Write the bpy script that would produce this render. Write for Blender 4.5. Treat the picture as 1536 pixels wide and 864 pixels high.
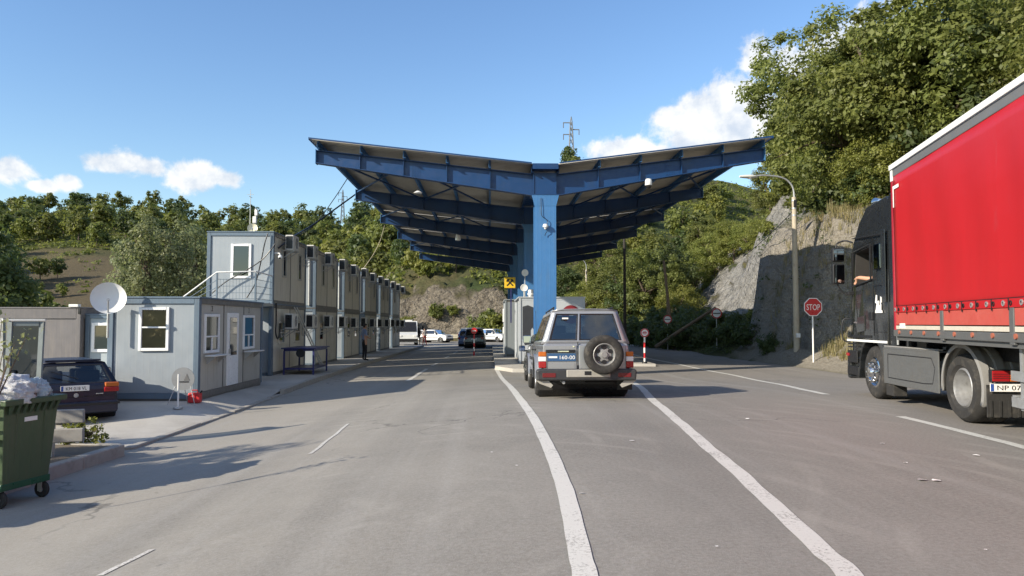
import bpy, bmesh, math, random
import numpy as np
from mathutils import Vector, Matrix, noise as mnoise
for o in list(bpy.data.objects): bpy.data.objects.remove(o)
R = math.radians
SC = bpy.context.scene
COL = SC.collection
# ------------------------------------------------------------------ camera
F, VX, VY, CZ = 1109.0, 735.0, 485.0, 1.5
cam = bpy.data.cameras.new('camera'); cam.lens = 26.0; cam.sensor_width = 36.0; cam.clip_end = 3000; cam.clip_start = .05
co = bpy.data.objects.new('camera', cam); COL.objects.link(co)
co.location = (0, 0, CZ); co.rotation_euler = (R(90 + 2.736), 0, R(-1.70)); SC.camera = co
# ------------------------------------------------------------------ light
SUN_EL, SUN_AZ = R(25.2), R(30)      # light travels towards (cos az, sin az)
SKY = .100
sun = bpy.data.lights.new('sun', 'SUN'); sun.energy = 4.0; sun.angle = R(.5); sun.color = (1.0, .90, .74)
so = bpy.data.objects.new('sun', sun); COL.objects.link(so)
ldir = Vector((math.cos(SUN_EL) * math.cos(SUN_AZ), math.cos(SUN_EL) * math.sin(SUN_AZ), -math.sin(SUN_EL)))
so.rotation_euler = ldir.to_track_quat('-Z', 'Y').to_euler(); so.location = (-30, -20, 40)
SC.view_settings.view_transform = 'Standard'; SC.view_settings.look = 'None'
SC.view_settings.exposure = 0.95; SC.view_settings.gamma = 1.0
SC.cycles.max_bounces = 6; SC.cycles.transparent_max_bounces = 12
SC.cycles.use_adaptive_sampling = True
W = bpy.data.worlds.new('World'); SC.world = W; W.use_nodes = True
nt = W.node_tree; N = nt.nodes; LK = nt.links
for n in list(N): N.remove(n)
def nd(nt, t, **k):
    n = nt.nodes.new(t)
    for a, b in k.items():
        if a == 'inp':
            for i, v in b.items(): n.inputs[i].default_value = v
        else: setattr(n, a, b)
    return n
def mth(nt, op, a, b=None, c=None, clamp=False):
    n = nt.nodes.new('ShaderNodeMath'); n.operation = op; n.use_clamp = clamp
    for i, v in enumerate((a, b, c)):
        if v is None: continue
        if isinstance(v, (int, float)): n.inputs[i].default_value = v
        else: nt.links.new(v, n.inputs[i])
    return n.outputs[0]
def maprange(nt, v, a, b, c=0., d=1., smooth=True):
    n = nt.nodes.new('ShaderNodeMapRange'); n.clamp = True
    if smooth: n.interpolation_type = 'SMOOTHSTEP'
    nt.links.new(v, n.inputs[0])
    for i, x in enumerate((a, b, c, d)): n.inputs[i + 1].default_value = x
    return n.outputs[0]
sky = nd(nt, 'ShaderNodeTexSky', sky_type='NISHITA', sun_disc=False, sun_elevation=SUN_EL,
         sun_rotation=math.atan2(-ldir.x, -ldir.y), altitude=300, air_density=1.3, dust_density=.12, ozone_density=3.2)
tc = nd(nt, 'ShaderNodeTexCoord'); sx = nd(nt, 'ShaderNodeSeparateXYZ'); LK.new(tc.outputs['Generated'], sx.inputs[0])
AZ = mth(nt, 'ARCTAN2', sx.outputs[0], sx.outputs[1]); EL = mth(nt, 'ARCSINE', sx.outputs[2])
# cumulus clouds: (image column, row, half width, half height) turned into compass direction and height angle
CL = [(1195,92,62,50),(1150,70,34,32),(1240,60,50,50),(1120,150,62,40),(1060,172,66,40),(1010,168,34,18),(1090,200,90,40),(1200,160,90,60),(1300,120,110,80),
      (935,225,50,20),(985,232,60,18),(178,246,58,18),(225,252,30,14),(298,264,48,26),(340,270,26,16),(20,258,46,20),(-40,262,50,26),(108,276,20,13),(70,282,30,9),
      (-420,240,160,50),(-900,180,200,70),(2100,160,260,90)]
dens = None
for (px, py, rw, rh) in CL:
    a = math.atan((px - VX) / F); e = math.atan((VY - py) / F * math.cos(a)); k = math.cos(a) ** 2
    da = mth(nt, 'DIVIDE', mth(nt, 'SUBTRACT', AZ, a), rw / F * k * 1.26)
    de = mth(nt, 'DIVIDE', mth(nt, 'SUBTRACT', EL, e), rh / F * 1.26)
    d = mth(nt, 'SUBTRACT', 1.0, mth(nt, 'SQRT', mth(nt, 'ADD', mth(nt, 'MULTIPLY', da, da), mth(nt, 'MULTIPLY', de, de))))
    dens = d if dens is None else mth(nt, 'SMOOTH_MAX', dens, d, .12)
# further fair-weather clouds in the rest of the sky, away from the view
nz0 = nd(nt, 'ShaderNodeTexNoise', inp={'Scale': 2.3, 'Detail': 2.0}); LK.new(tc.outputs['Generated'], nz0.inputs[0])
back = mth(nt, 'MULTIPLY', maprange(nt, sx.outputs[1], .25, -.2), maprange(nt, EL, .12, .3))
dens = mth(nt, 'MAXIMUM', dens, mth(nt, 'SUBTRACT', mth(nt, 'MULTIPLY', back, mth(nt, 'SUBTRACT', nz0.outputs[0], .30)), mth(nt, 'SUBTRACT', 1.3, mth(nt, 'MULTIPLY', back, 1.3))))
nz = nd(nt, 'ShaderNodeTexNoise', inp={'Scale': 13.0, 'Detail': 10.0, 'Roughness': .62, 'Distortion': .25}); LK.new(tc.outputs['Generated'], nz.inputs[0])
nz2 = nd(nt, 'ShaderNodeTexNoise', inp={'Scale': 24.0, 'Detail': 7.0, 'Roughness': .6}); LK.new(tc.outputs['Generated'], nz2.inputs[0])
dd = mth(nt, 'ADD', dens, mth(nt, 'MULTIPLY', mth(nt, 'SUBTRACT', nz.outputs[0], .5), 2.6))
cm = maprange(nt, dd, .08, .50)
cm = mth(nt, 'MULTIPLY', cm, .93)
shade = maprange(nt, mth(nt, 'ADD', nz2.outputs[0], mth(nt, 'MULTIPLY', mth(nt, 'SUBTRACT', nz.outputs[0], .5), -.8)), .36, .72)
ccol = nd(nt, 'ShaderNodeMix', data_type='RGBA'); LK.new(shade, ccol.inputs['Factor'])
ccol.inputs[6].default_value = (5.7, 5.65, 5.5, 1); ccol.inputs[7].default_value = (3.6, 4.0, 4.6, 1)
mx = nd(nt, 'ShaderNodeMix', data_type='RGBA'); LK.new(cm, mx.inputs['Factor']); hs = nd(nt, 'ShaderNodeHueSaturation', inp={'Hue': .508, 'Saturation': 1.12, 'Value': 1.06}); LK.new(sky.outputs[0], hs.inputs['Color']); LK.new(hs.outputs[0], mx.inputs[6]); LK.new(ccol.outputs[2], mx.inputs[7])
bg = nd(nt, 'ShaderNodeBackground', inp={'Strength': SKY}); LK.new(mx.outputs[2], bg.inputs[0])
wo = nd(nt, 'ShaderNodeOutputWorld'); LK.new(bg.outputs[0], wo.inputs[0])

# ------------------------------------------------------------------ ground shape
def sm(a, b, x):
    if a == b: return 0. if x < a else 1.
    t = max(0., min(1., (x - a) / (b - a))); return t * t * (3 - 2 * t)
def lerp(a, b, t): return a + (b - a) * t
def ip(x, pts):
    if x <= pts[0][0]: return pts[0][1]
    for (a, b), (c, d) in zip(pts, pts[1:]):
        if x <= c: return b + (d - b) * (x - a) / (c - a)
    return pts[-1][1]
def g(X, Y):
    right = -.45 * sm(14, 28, Y)
    left = -.65 + .10 * sm(15, 30, Y)
    w = sm(-6, 1.5, X)
    return left * (1 - w) + right * w - .12 * sm(30, 70, Y)
def fb(x, y, z=0., o=4):
    return mnoise.fractal(Vector((x, y, z)), 1.0, 2.0, o)
XE = 13.7
def edge(Y): return XE + .35 * mnoise.noise(Vector((Y * .22, 3.1, 0))) + .8 * sm(27, 15, Y) + 1.6 * sm(44, 60, Y)
RIDGE = [(-1200,345),(-400,334),(0,326),(120,322),(200,328),(350,340),(450,343),(560,336),(640,305),(760,272),(860,250),(960,250),(1050,262),(1200,300),(1600,330)]
def T(X, Y):
    base = g(X, Y); z = base
    # hill on the right of the road
    u = X - edge(Y)
    if u > 0 and Y > -60:
        uc = 2.7 - 1.5 * sm(31, 34.5, Y) + 2.7 * sm(43.3, 45.0, Y) + .5 * fb(Y * .25, 7.7)
        cw = 2.4 - 1.0 * sm(31, 35, Y) + 4.2 * sm(43, 46, Y) + 5. * sm(62, 70, Y)
        Hc = ip(Y, [(0, 5.), (20, 6.5), (29, 6.0), (37, 6.3), (43.5, 6.2), (47, 10.0), (58, 11.5), (66, 10.), (80, 9.), (110, 7.)])
        q = min(u, uc)
        h = (.40 * q) + Hc * sm(0, 1, (u - uc) / cw) * 1.0
        a = max(0., u - uc - cw * .8)
        h += .55 * a / (1 + a / 60.)
        rough = sm(.2, 3, u)
        h += rough * (.55 * fb(X * .35, Y * .35, 1.) + .25 * fb(X * 1.1, Y * 1.1, 4.))
        if uc - 1 < u < uc + cw + 2: h += .5 * abs(fb(X * .8, Y * .5, 9.)) + .28 * fb(X * 2.4, Y * 2.4, 2.2)
        fade = sm(150, 110, Y) * sm(-60, -20, Y)
        z = max(z, base + h * fade)
    if Y > 55:
        t = VX + F * X / Y
        r0 = ip(t, [(-1500, 70), (-300, 80), (300, 88), (560, 90), (800, 90), (900, 92), (1100, 95), (1500, 90)])
        r1 = ip(t, [(-1500, 230), (400, 240), (560, 215), (700, 185), (860, 185), (1000, 185), (1500, 200)])
        ry = ip(t, RIDGE)
        zr = (VY - ry) / F * r1 + CZ
        s = (Y - r0) / (r1 - r0)
        if s > 0:
            rk = sm(540, 600, t) * sm(860, 790, t)
            step = 4.4 * rk * sm(0, .055, s)
            if s <= 1: h = step + (zr - base - 4.4 * rk) * (s ** ip(t, [(300, 1.15), (600, .85)]))
            else: h = (zr - base) - (s - 1) * 12
            n1 = fb(X * .03, Y * .03, 5.)
            h += 1.6 * n1 * sm(.05, .3, s) * sm(1.5, .9, s)
            if rk > 0 and s < .16:
                kk = rk * sm(0, .03, s) * sm(.16, .08, s)
                h += kk * (1.1 * fb(X * .22, Y * .22, 3.) + 1.3 * (abs(fb(X * .5, Y * .5, 6.)) - .2) + .7 * fb(X * 1.3, Y * 1.3, 8.))
            z = max(z, base + max(h, 0))
    return z
_e = co.rotation_euler.to_matrix()
def ray(px, py):
    v = _e @ Vector(((px - 768.) / F, (432. - py) / F, -1.)); return v / v.y
def P(px, py, off=0.):
    d = ray(px, py); z = 0.
    Y = 10.
    for _ in range(40):
        z = g(d.x * Y, Y) + off
        Y = .5 * Y + .5 * (CZ - z) / max(1e-4, -d.z)
    return Vector((d.x * Y, Y, z))
def at(px, py, Y):
    d = ray(px, py); return Vector((d.x * Y, Y, CZ + d.z * Y))

# ------------------------------------------------------------------ materials
MATS = {}
def newmat(name):
    m = bpy.data.materials.new(name); m.use_nodes = True
    t = m.node_tree
    for n in list(t.nodes): t.nodes.remove(n)
    out = t.nodes.new('ShaderNodeOutputMaterial'); b = t.nodes.new('ShaderNodeBsdfPrincipled')
    t.links.new(b.outputs[0], out.inputs[0]); MATS[name] = m
    return m, t, b, out
def mixc(t, fac, a, b, mode='MIX'):
    n = t.nodes.new('ShaderNodeMix'); n.data_type = 'RGBA'; n.blend_type = mode; n.clamp_factor = True
    for s, v in ((0, fac), (6, a), (7, b)):
        if isinstance(v, (int, float)): n.inputs[s].default_value = v
        elif isinstance(v, tuple): n.inputs[s].default_value = (*v[:3], 1)
        else: t.links.new(v, n.inputs[s])
    return n.outputs[2]
def noi(t, vec, scale, detail=4., rough=.55, dist=0.):
    n = t.nodes.new('ShaderNodeTexNoise'); n.inputs['Scale'].default_value = scale; n.inputs['Detail'].default_value = detail
    n.inputs['Roughness'].default_value = rough; n.inputs['Distortion'].default_value = dist
    t.links.new(vec, n.inputs['Vector']); return n.outputs[0]
def scalev(t, vec, s, rz=0.):
    n = t.nodes.new('ShaderNodeMapping'); n.inputs['Scale'].default_value = s; n.inputs['Rotation'].default_value = (0, 0, rz)
    t.links.new(vec, n.inputs[0]); return n.outputs[0]
def bump(t, b, h, st, dist=.02):
    n = t.nodes.new('ShaderNodeBump'); n.inputs['Strength'].default_value = st; n.inputs['Distance'].default_value = dist
    t.links.new(h, n.inputs['Height']); t.links.new(n.outputs[0], b.inputs['Normal'])
def M(name, col, rough=.55, metal=0., var=.12, scale=2.5, bmp=0., bs=30., dirt=0., dcol=(.16, .13, .10), coat=0., streak=False, spec=.5, bd=.01, rv=.1):
    if name in MATS: return MATS[name]
    m, t, b, out = newmat(name)
    c = t.nodes.new('ShaderNodeTexCoord').outputs['Object']
    n1 = noi(t, c, scale, 5.)
    base = mixc(t, n1, tuple(x * (1 - var) for x in col), tuple(min(1, x * (1 + var)) for x in col))
    if streak:          # sheets were painted in different batches
        oi = t.nodes.new('ShaderNodeObjectInfo'); hv = t.nodes.new('ShaderNodeHueSaturation'); t.links.new(base, hv.inputs['Color']); t.links.new(maprange(t, oi.outputs['Random'], 0, 1, .88, 1.08, False), hv.inputs['Value']); base = hv.outputs[0]
    if dirt > 0:
        v = scalev(t, c, (6, 6, .6)) if streak else c
        d = maprange(t, noi(t, v, scale * 1.3 if not streak else 1.5, 6., .65), .48, .75, 0., dirt)
        base = mixc(t, d, base, dcol)
    t.links.new(base, b.inputs['Base Color'])
    b.inputs['Metallic'].default_value = metal
    t.links.new(maprange(t, noi(t, c, scale * 4, 4.), .3, .7, max(.03, rough - rv), min(1, rough + rv)), b.inputs['Roughness'])
    b.inputs['Specular IOR Level'].default_value = spec
    b.inputs['Coat Weight'].default_value = coat; b.inputs['Coat Roughness'].default_value = .06
    if bmp:
        h = noi(t, c, bs, 4.)
        if streak:      # shallow vertical ribs of pressed sheet
            w = t.nodes.new('ShaderNodeTexWave'); w.bands_direction = 'DIAGONAL'; w.inputs['Scale'].default_value = 4.0; t.links.new(scalev(t, c, (1, 1, 0)), w.inputs[0]); h = mth(t, 'ADD', h, mth(t, 'MULTIPLY', maprange(t, w.outputs['Fac'], .86, .98), 6.0))
        bump(t, b, h, bmp * (2.5 if streak else 1), bd)
    return m
def glassmat(name, tint, gloss=.1):
    m = bpy.data.materials.new(name); m.use_nodes = True; t = m.node_tree
    for n in list(t.nodes): t.nodes.remove(n)
    out = t.nodes.new('ShaderNodeOutputMaterial'); tr = t.nodes.new('ShaderNodeBsdfTransparent'); gl = t.nodes.new('ShaderNodeBsdfGlossy')
    tr.inputs[0].default_value = (*tint, 1); gl.inputs['Roughness'].default_value = .03
    lw = t.nodes.new('ShaderNodeLayerWeight'); lw.inputs[0].default_value = .35
    mx = t.nodes.new('ShaderNodeMixShader'); t.links.new(maprange(t, lw.outputs['Fresnel'], 0., 1., gloss, 1., False), mx.inputs[0])
    t.links.new(tr.outputs[0], mx.inputs[1]); t.links.new(gl.outputs[0], mx.inputs[2]); t.links.new(mx.outputs[0], out.inputs[0])
    MATS[name] = m; return m
# ------------------------------------------------------------------ mesh helpers
class MB:
    def __init__(s): s.v = []; s.f = []; s.m = []
    def add(s, vs, fs, mi=0):
        o = len(s.v); s.v.extend([tuple(v) for v in vs]); s.f.extend([tuple(i + o for i in f) for f in fs]); s.m.extend([mi] * len(fs)); return s
    def box(s, c, d, mi=0, rot=None):
        hx, hy, hz = d[0] / 2, d[1] / 2, d[2] / 2
        vs = [Vector((x, y, z)) for z in (-hz, hz) for y in (-hy, hy) for x in (-hx, hx)]
        if rot is not None:
            mt = rot if isinstance(rot, Matrix) else Matrix.Rotation(rot, 3, 'Z'); vs = [mt @ v for v in vs]
        c = Vector(c); vs = [v + c for v in vs]
        return s.add(vs, [(0, 2, 3, 1), (4, 5, 7, 6), (0, 1, 5, 4), (2, 6, 7, 3), (0, 4, 6, 2), (1, 3, 7, 5)], mi)
    def bb(s, a, b, mi=0):
        return s.box([(a[i] + b[i]) / 2 for i in range(3)], [abs(b[i] - a[i]) for i in range(3)], mi)
    def poly(s, vs, mi=0): return s.add(vs, [tuple(range(len(vs)))], mi)
    def beam(s, p, q, w, h, mi=0, up=(0, 0, 1)):
        p = Vector(p); q = Vector(q); d = (q - p).normalized(); u = Vector(up)
        r = d.cross(u)
        if r.length < 1e-4: r = d.cross(Vector((0, 1, 0)))
        r.normalize(); u = r.cross(d)
        vs = [e + r * a * w / 2 + u * b * h / 2 for e in (p, q) for a, b in ((-1, -1), (1, -1), (1, 1), (-1, 1))]
        return s.add(vs, [(0, 1, 2, 3), (7, 6, 5, 4), (0, 4, 5, 1), (1, 5, 6, 2), (2, 6, 7, 3), (3, 7, 4, 0)], mi)
    def tube(s, pts, r, n=8, mi=0, caps=True):
        pts = [Vector(p) for p in pts]; rs = r if isinstance(r, (list, tuple)) else [r] * len(pts)
        rings = []; ref = None
        for i, p in enumerate(pts):
            d = (pts[min(i + 1, len(pts) - 1)] - pts[max(i - 1, 0)]).normalized()
            if ref is None:
                ref = Vector((0, 0, 1)) if abs(d.z) < .9 else Vector((1, 0, 0))
            a = d.cross(ref)
            if a.length < 1e-5: a = d.cross(Vector((0, 1, 0)))
            a.normalize(); b = a.cross(d); ref = b
            rings.append([p + (a * math.cos(2 * math.pi * k / n) + b * math.sin(2 * math.pi * k / n)) * rs[i] for k in range(n)])
        vs = [v for rg in rings for v in rg]; fs = []
        for i in range(len(pts) - 1):
            for k in range(n): fs.append((i * n + k, i * n + (k + 1) % n, (i + 1) * n + (k + 1) % n, (i + 1) * n + k))
        if caps: fs.append(tuple(range(n))[::-1]); fs.append(tuple((len(pts) - 1) * n + k for k in range(n)))
        return s.add(vs, fs, mi)
    def rev(s, prof, c=(0, 0, 0), ax='Z', n=24, mi=0, a0=0., a1=2 * math.pi):
        full = abs(a1 - a0 - 2 * math.pi) < 1e-6; k = n if full else n + 1
        c = Vector(c); vs = []
        for i in range(k):
            a = a0 + (a1 - a0) * i / n; ca, sa = math.cos(a), math.sin(a)
            for (r, h) in prof:
                p = {'Z': (r * ca, r * sa, h), 'X': (h, r * ca, r * sa), 'Y': (r * sa, h, r * ca)}[ax]
                vs.append(c + Vector(p))
        m = len(prof); fs = []
        for i in range(n):
            j = (i + 1) % k
            for q in range(m - 1): fs.append((i * m + q, j * m + q, j * m + q + 1, i * m + q + 1))
        return s.add(vs, fs, mi)
    def disc(s, c, r, ax='Y', th=.01, n=24, mi=0):
        return s.rev([(0, -th / 2), (r, -th / 2), (r, th / 2), (0, th / 2)], c, ax, n, mi)
    def prism(s, poly, ax, a0, a1, mi=0):
        # poly: (u,v); ax 'X': (y,z), 'Y': (x,z), 'Z': (x,y)
        f = {'X': lambda u, v, a: (a, u, v), 'Y': lambda u, v, a: (u, a, v), 'Z': lambda u, v, a: (u, v, a)}[ax]
        n = len(poly); vs = [f(u, v, a0) for u, v in poly] + [f(u, v, a1) for u, v in poly]
        fs = [tuple(range(n))[::-1], tuple(range(n, 2 * n))] + [(i, (i + 1) % n, n + (i + 1) % n, n + i) for i in range(n)]
        return s.add(vs, fs, mi)
    def sph(s, c, r, n=10, mi=0, sc=(1, 1, 1)):
        pr = [(r * math.sin(math.pi * i / n) * 1., -r * math.cos(math.pi * i / n)) for i in range(n + 1)]
        o = len(s.v); s.rev(pr, (0, 0, 0), 'Z', n * 2, mi)
        for i in range(o, len(s.v)):
            v = s.v[i]; s.v[i] = (v[0] * sc[0] + c[0], v[1] * sc[1] + c[1], v[2] * sc[2] + c[2])
        return s
    def xf(s, mt):
        s.v = [tuple(mt @ Vector(v)) for v in s.v]; return s
    def mesh(s, name, mats, smooth=None):
        me = bpy.data.meshes.new(name); me.from_pydata(s.v, [], s.f)
        for m in (mats if isinstance(mats, (list, tuple)) else [mats]): me.materials.append(m)
        if any(s.m): me.polygons.foreach_set('material_index', s.m)
        bm = bmesh.new(); bm.from_mesh(me)
        bmesh.ops.remove_doubles(bm, verts=bm.verts, dist=1e-5)
        bmesh.ops.recalc_face_normals(bm, faces=bm.faces); bm.to_mesh(me); bm.free()
        if smooth:
            me.shade_smooth(); me.set_sharp_from_angle(angle=R(smooth))
        me.update(); return me
    def ob(s, name, mats, parent=None, smooth=None, bevel=0., loc=None, seg=2):
        return link(name, s.mesh(name, mats, smooth), parent, bevel, loc, seg)
def link(name, me, parent=None, bevel=0., loc=None, seg=2):
    o = bpy.data.objects.new(name, me); COL.objects.link(o)
    if parent: o.parent = parent
    if loc is not None: o.location = loc
    if bevel:
        b = o.modifiers.new('bevel', 'BEVEL'); b.width = bevel; b.segments = seg; b.limit_method = 'ANGLE'; b.angle_limit = R(35); b.harden_normals = False
    return o
def tag(o, label=None, cat=None, group=None, kind=None):
    if label: o['label'] = label
    if cat: o['category'] = cat
    if group: o['group'] = group
    if kind: o['kind'] = kind
    return o
def thing(name, label, cat, loc=(0, 0, 0), rz=0., group=None):
    o = bpy.data.objects.new(name, None); COL.objects.link(o); o.empty_display_size = .2
    o.location = loc; o.rotation_euler = (0, 0, rz)
    return tag(o, label, cat, group)
def dup(o, parent=None, loc=None, rz=None, label=None, group=None, sc=None):
    c = o.copy(); COL.objects.link(c)
    if parent: c.parent = parent
    if loc is not None: c.location = loc
    if rz is not None: c.rotation_euler = (c.rotation_euler[0], c.rotation_euler[1], rz)
    if sc is not None: c.scale = (sc,) * 3 if isinstance(sc, (int, float)) else sc
    if label: c['label'] = label
    if group: c['group'] = group
    for ch in list(o.children): dup(ch, c)
    return c
def bake(o, name=None):
    dg = bpy.context.evaluated_depsgraph_get(); dg.update()
    me = bpy.data.meshes.new_from_object(o.evaluated_get(dg)); return me
def text_mesh(txt, h, ext=.002, mat=None, width=None):
    c = bpy.data.curves.new('txt', 'FONT'); c.body = txt; c.size = h / .73; c.align_x = 'CENTER'; c.extrude = ext; c.resolution_u = 3
    o = bpy.data.objects.new('txt', c); COL.objects.link(o); me = bake(o)
    bpy.data.objects.remove(o)
    co_ = np.empty(len(me.vertices) * 3, 'f'); me.vertices.foreach_get('co', co_); v = co_.reshape(-1, 3)
    v[:, 1] -= h / 2
    if width:
        w = v[:, 0].max() - v[:, 0].min(); v[:, 0] *= width / w
    v2 = np.stack([v[:, 0], -v[:, 2], v[:, 1]], 1)      # stands up, reads from -Y
    me.vertices.foreach_set('co', v2.ravel()); me.materials.clear()
    if mat: me.materials.append(mat)
    me.update(); return me
def bil(A, B, C, D, u, v):
    return (A * (1 - u) + B * u) * (1 - v) + (D * (1 - u) + C * u) * v
def patch(mp, mg, A, B, C, D, us, vs, win, trim=(), inset=.006, mi=0, ti=1, gi=0):
    A, B, C, D = map(Vector, (A, B, C, D)); nrm = (B - A).cross(D - A).normalized()
    for i in range(len(us) - 1):
        for j in range(len(vs) - 1):
            q = [bil(A, B, C, D, *p) for p in ((us[i], vs[j]), (us[i + 1], vs[j]), (us[i + 1], vs[j + 1]), (us[i], vs[j + 1]))]
            if (i, j) in win: mg.poly([p - nrm * inset for p in q], gi)
            else: mp.poly(q, ti if (i, j) in trim else mi)
def fastmesh(name, V, Fq, mats, mi=None, tone=None, smooth=False):
    me = bpy.data.meshes.new(name); V = np.asarray(V, 'f'); Fq = np.asarray(Fq, 'i'); k = Fq.shape[1]
    me.vertices.add(len(V)); me.vertices.foreach_set('co', V.ravel())
    me.loops.add(Fq.size); me.loops.foreach_set('vertex_index', Fq.ravel())
    me.polygons.add(len(Fq)); me.polygons.foreach_set('loop_start', np.arange(0, Fq.size, k, dtype='i'))
    for m in mats: me.materials.append(m)
    if mi is not None: me.polygons.foreach_set('material_index', np.asarray(mi, 'i'))
    me.update(calc_edges=True)
    if tone is not None:
        a = me.attributes.new('tone', 'FLOAT', 'POINT'); a.data.foreach_set('value', np.asarray(tone, 'f'))
    if smooth: me.shade_smooth()
    me.validate(); return me

# ------------------------------------------------------------------ shared materials
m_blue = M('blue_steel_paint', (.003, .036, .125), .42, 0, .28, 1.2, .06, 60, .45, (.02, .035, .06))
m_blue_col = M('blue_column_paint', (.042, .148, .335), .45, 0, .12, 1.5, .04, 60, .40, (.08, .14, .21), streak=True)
m_roof = M('roof_sheet_metal', (.50, .47, .40), .5, .15, .15, 1.5, 0, 30, .3, (.2, .18, .14))
m_galv = M('galvanised_metal', (.42, .43, .43), .45, .6, .15, 6, .03, 60, .2, (.2, .18, .15))
m_dark = M('black_plastic', (.012, .012, .013), .5, 0, .2, 5, .05, 120)
m_rub = M('tyre_rubber', (.022, .021, .020), .85, 0, .25, 6, .25, 90, .55, (.10, .088, .072))
m_rim = M('grey_rim_metal', (.33, .33, .33), .42, .55, .15, 9, .03, 80, .35, (.12, .10, .08))
m_chrome = M('bright_metal', (.75, .75, .75), .14, 1.0, .06, 9)
m_white = M('white_paint', (.72, .72, .70), .45, 0, .06, 4, .02, 50, .18, (.4, .37, .31))
m_pvc = M('white_window_frame', (.78, .79, .79), .35, 0, .05, 4, 0, 30, .12, (.45, .42, .36))
m_pan_end = M('blue_grey_wall_panel', (.285, .322, .355), .5, 0, .09, 1.2, .02, 50, .45, (.27, .29, .30), streak=True)
m_pan_long = M('beige_wall_panel', (.43, .415, .37), .5, 0, .09, 1.2, .03, 50, .45, (.27, .24, .19), streak=True)
m_frame = M('container_frame_blue', (.105, .150, .20), .5, 0, .14, 2, .03, 50, .3, (.13, .13, .12), streak=True)
m_frame_dk = M('container_frame_shade', (.14, .135, .125), .5, 0, .14, 2, .03, 50, .3, (.1, .09, .07))
m_purp = M('mauve_wall_panel', (.125, .117, .12), .5, 0, .06, 1.2, .02, 50, .3, (.25, .22, .19), streak=True)
m_ac = M('white_unit_casing', (.62, .61, .57), .45, 0, .07, 3, .02, 40, .35, (.3, .27, .22), streak=True)
m_concrete = M('pole_concrete', (.40, .35, .27), .85, 0, .16, 3, .25, 40, .4, (.22, .18, .13))
m_red = M('red_paint', (.50, .025, .03), .4, 0, .12, 3, .03, 50, .12)
m_redsign = M('sign_red', (.48, .02, .025), .35, 0, .08, 3)
m_wsign = M('sign_white', (.78, .77, .74), .4, 0, .05, 3, 0, 30, .15, (.5, .45, .38))
m_ysign = M('sign_yellow', (.78, .50, .03), .4, 0, .06, 3)
m_black = M('black_paint', (.012, .012, .014), .35, 0, .2, 3)
m_wood = M('weathered_wood', (.16, .115, .075), .8, 0, .25, 4, .3, 30)
m_bark = M('tree_bark', (.10, .075, .055), .9, 0, .3, 5, .5, 25)
m_glass = glassmat('clear_glass', (.78, .82, .80), .05)
m_tint = glassmat('tinted_glass', (.20, .24, .26), .10)
m_dtint = glassmat('dark_glass', (.06, .07, .08), .10)
m_room = M('dark_interior', (.035, .032, .03), .8)
m_blind = M('brown_blind', (.40, .30, .18), .7, 0, .15, 6)
m_skin = M('skin', (.50, .27, .17), .55, 0, .08, 20)
m_hair = M('dark_hair', (.018, .013, .010), .7)
m_lred = M('lamp_red', (.30, .010, .013), .18, 0, .15, 20, .1, 200)
m_lamb = M('lamp_amber', (.44, .11, .012), .18, 0, .15, 20, .1, 200)
m_lwht = M('lamp_clear', (.75, .74, .72), .15, 0, .1, 20, .1, 200)
def mirror_mat():
    m, t, b, o = newmat('mirror'); b.inputs['Base Color'].default_value = (.45, .46, .5, 1); b.inputs['Metallic'].default_value = 1; b.inputs['Roughness'].default_value = .02; return m
m_mirror = mirror_mat()
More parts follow.
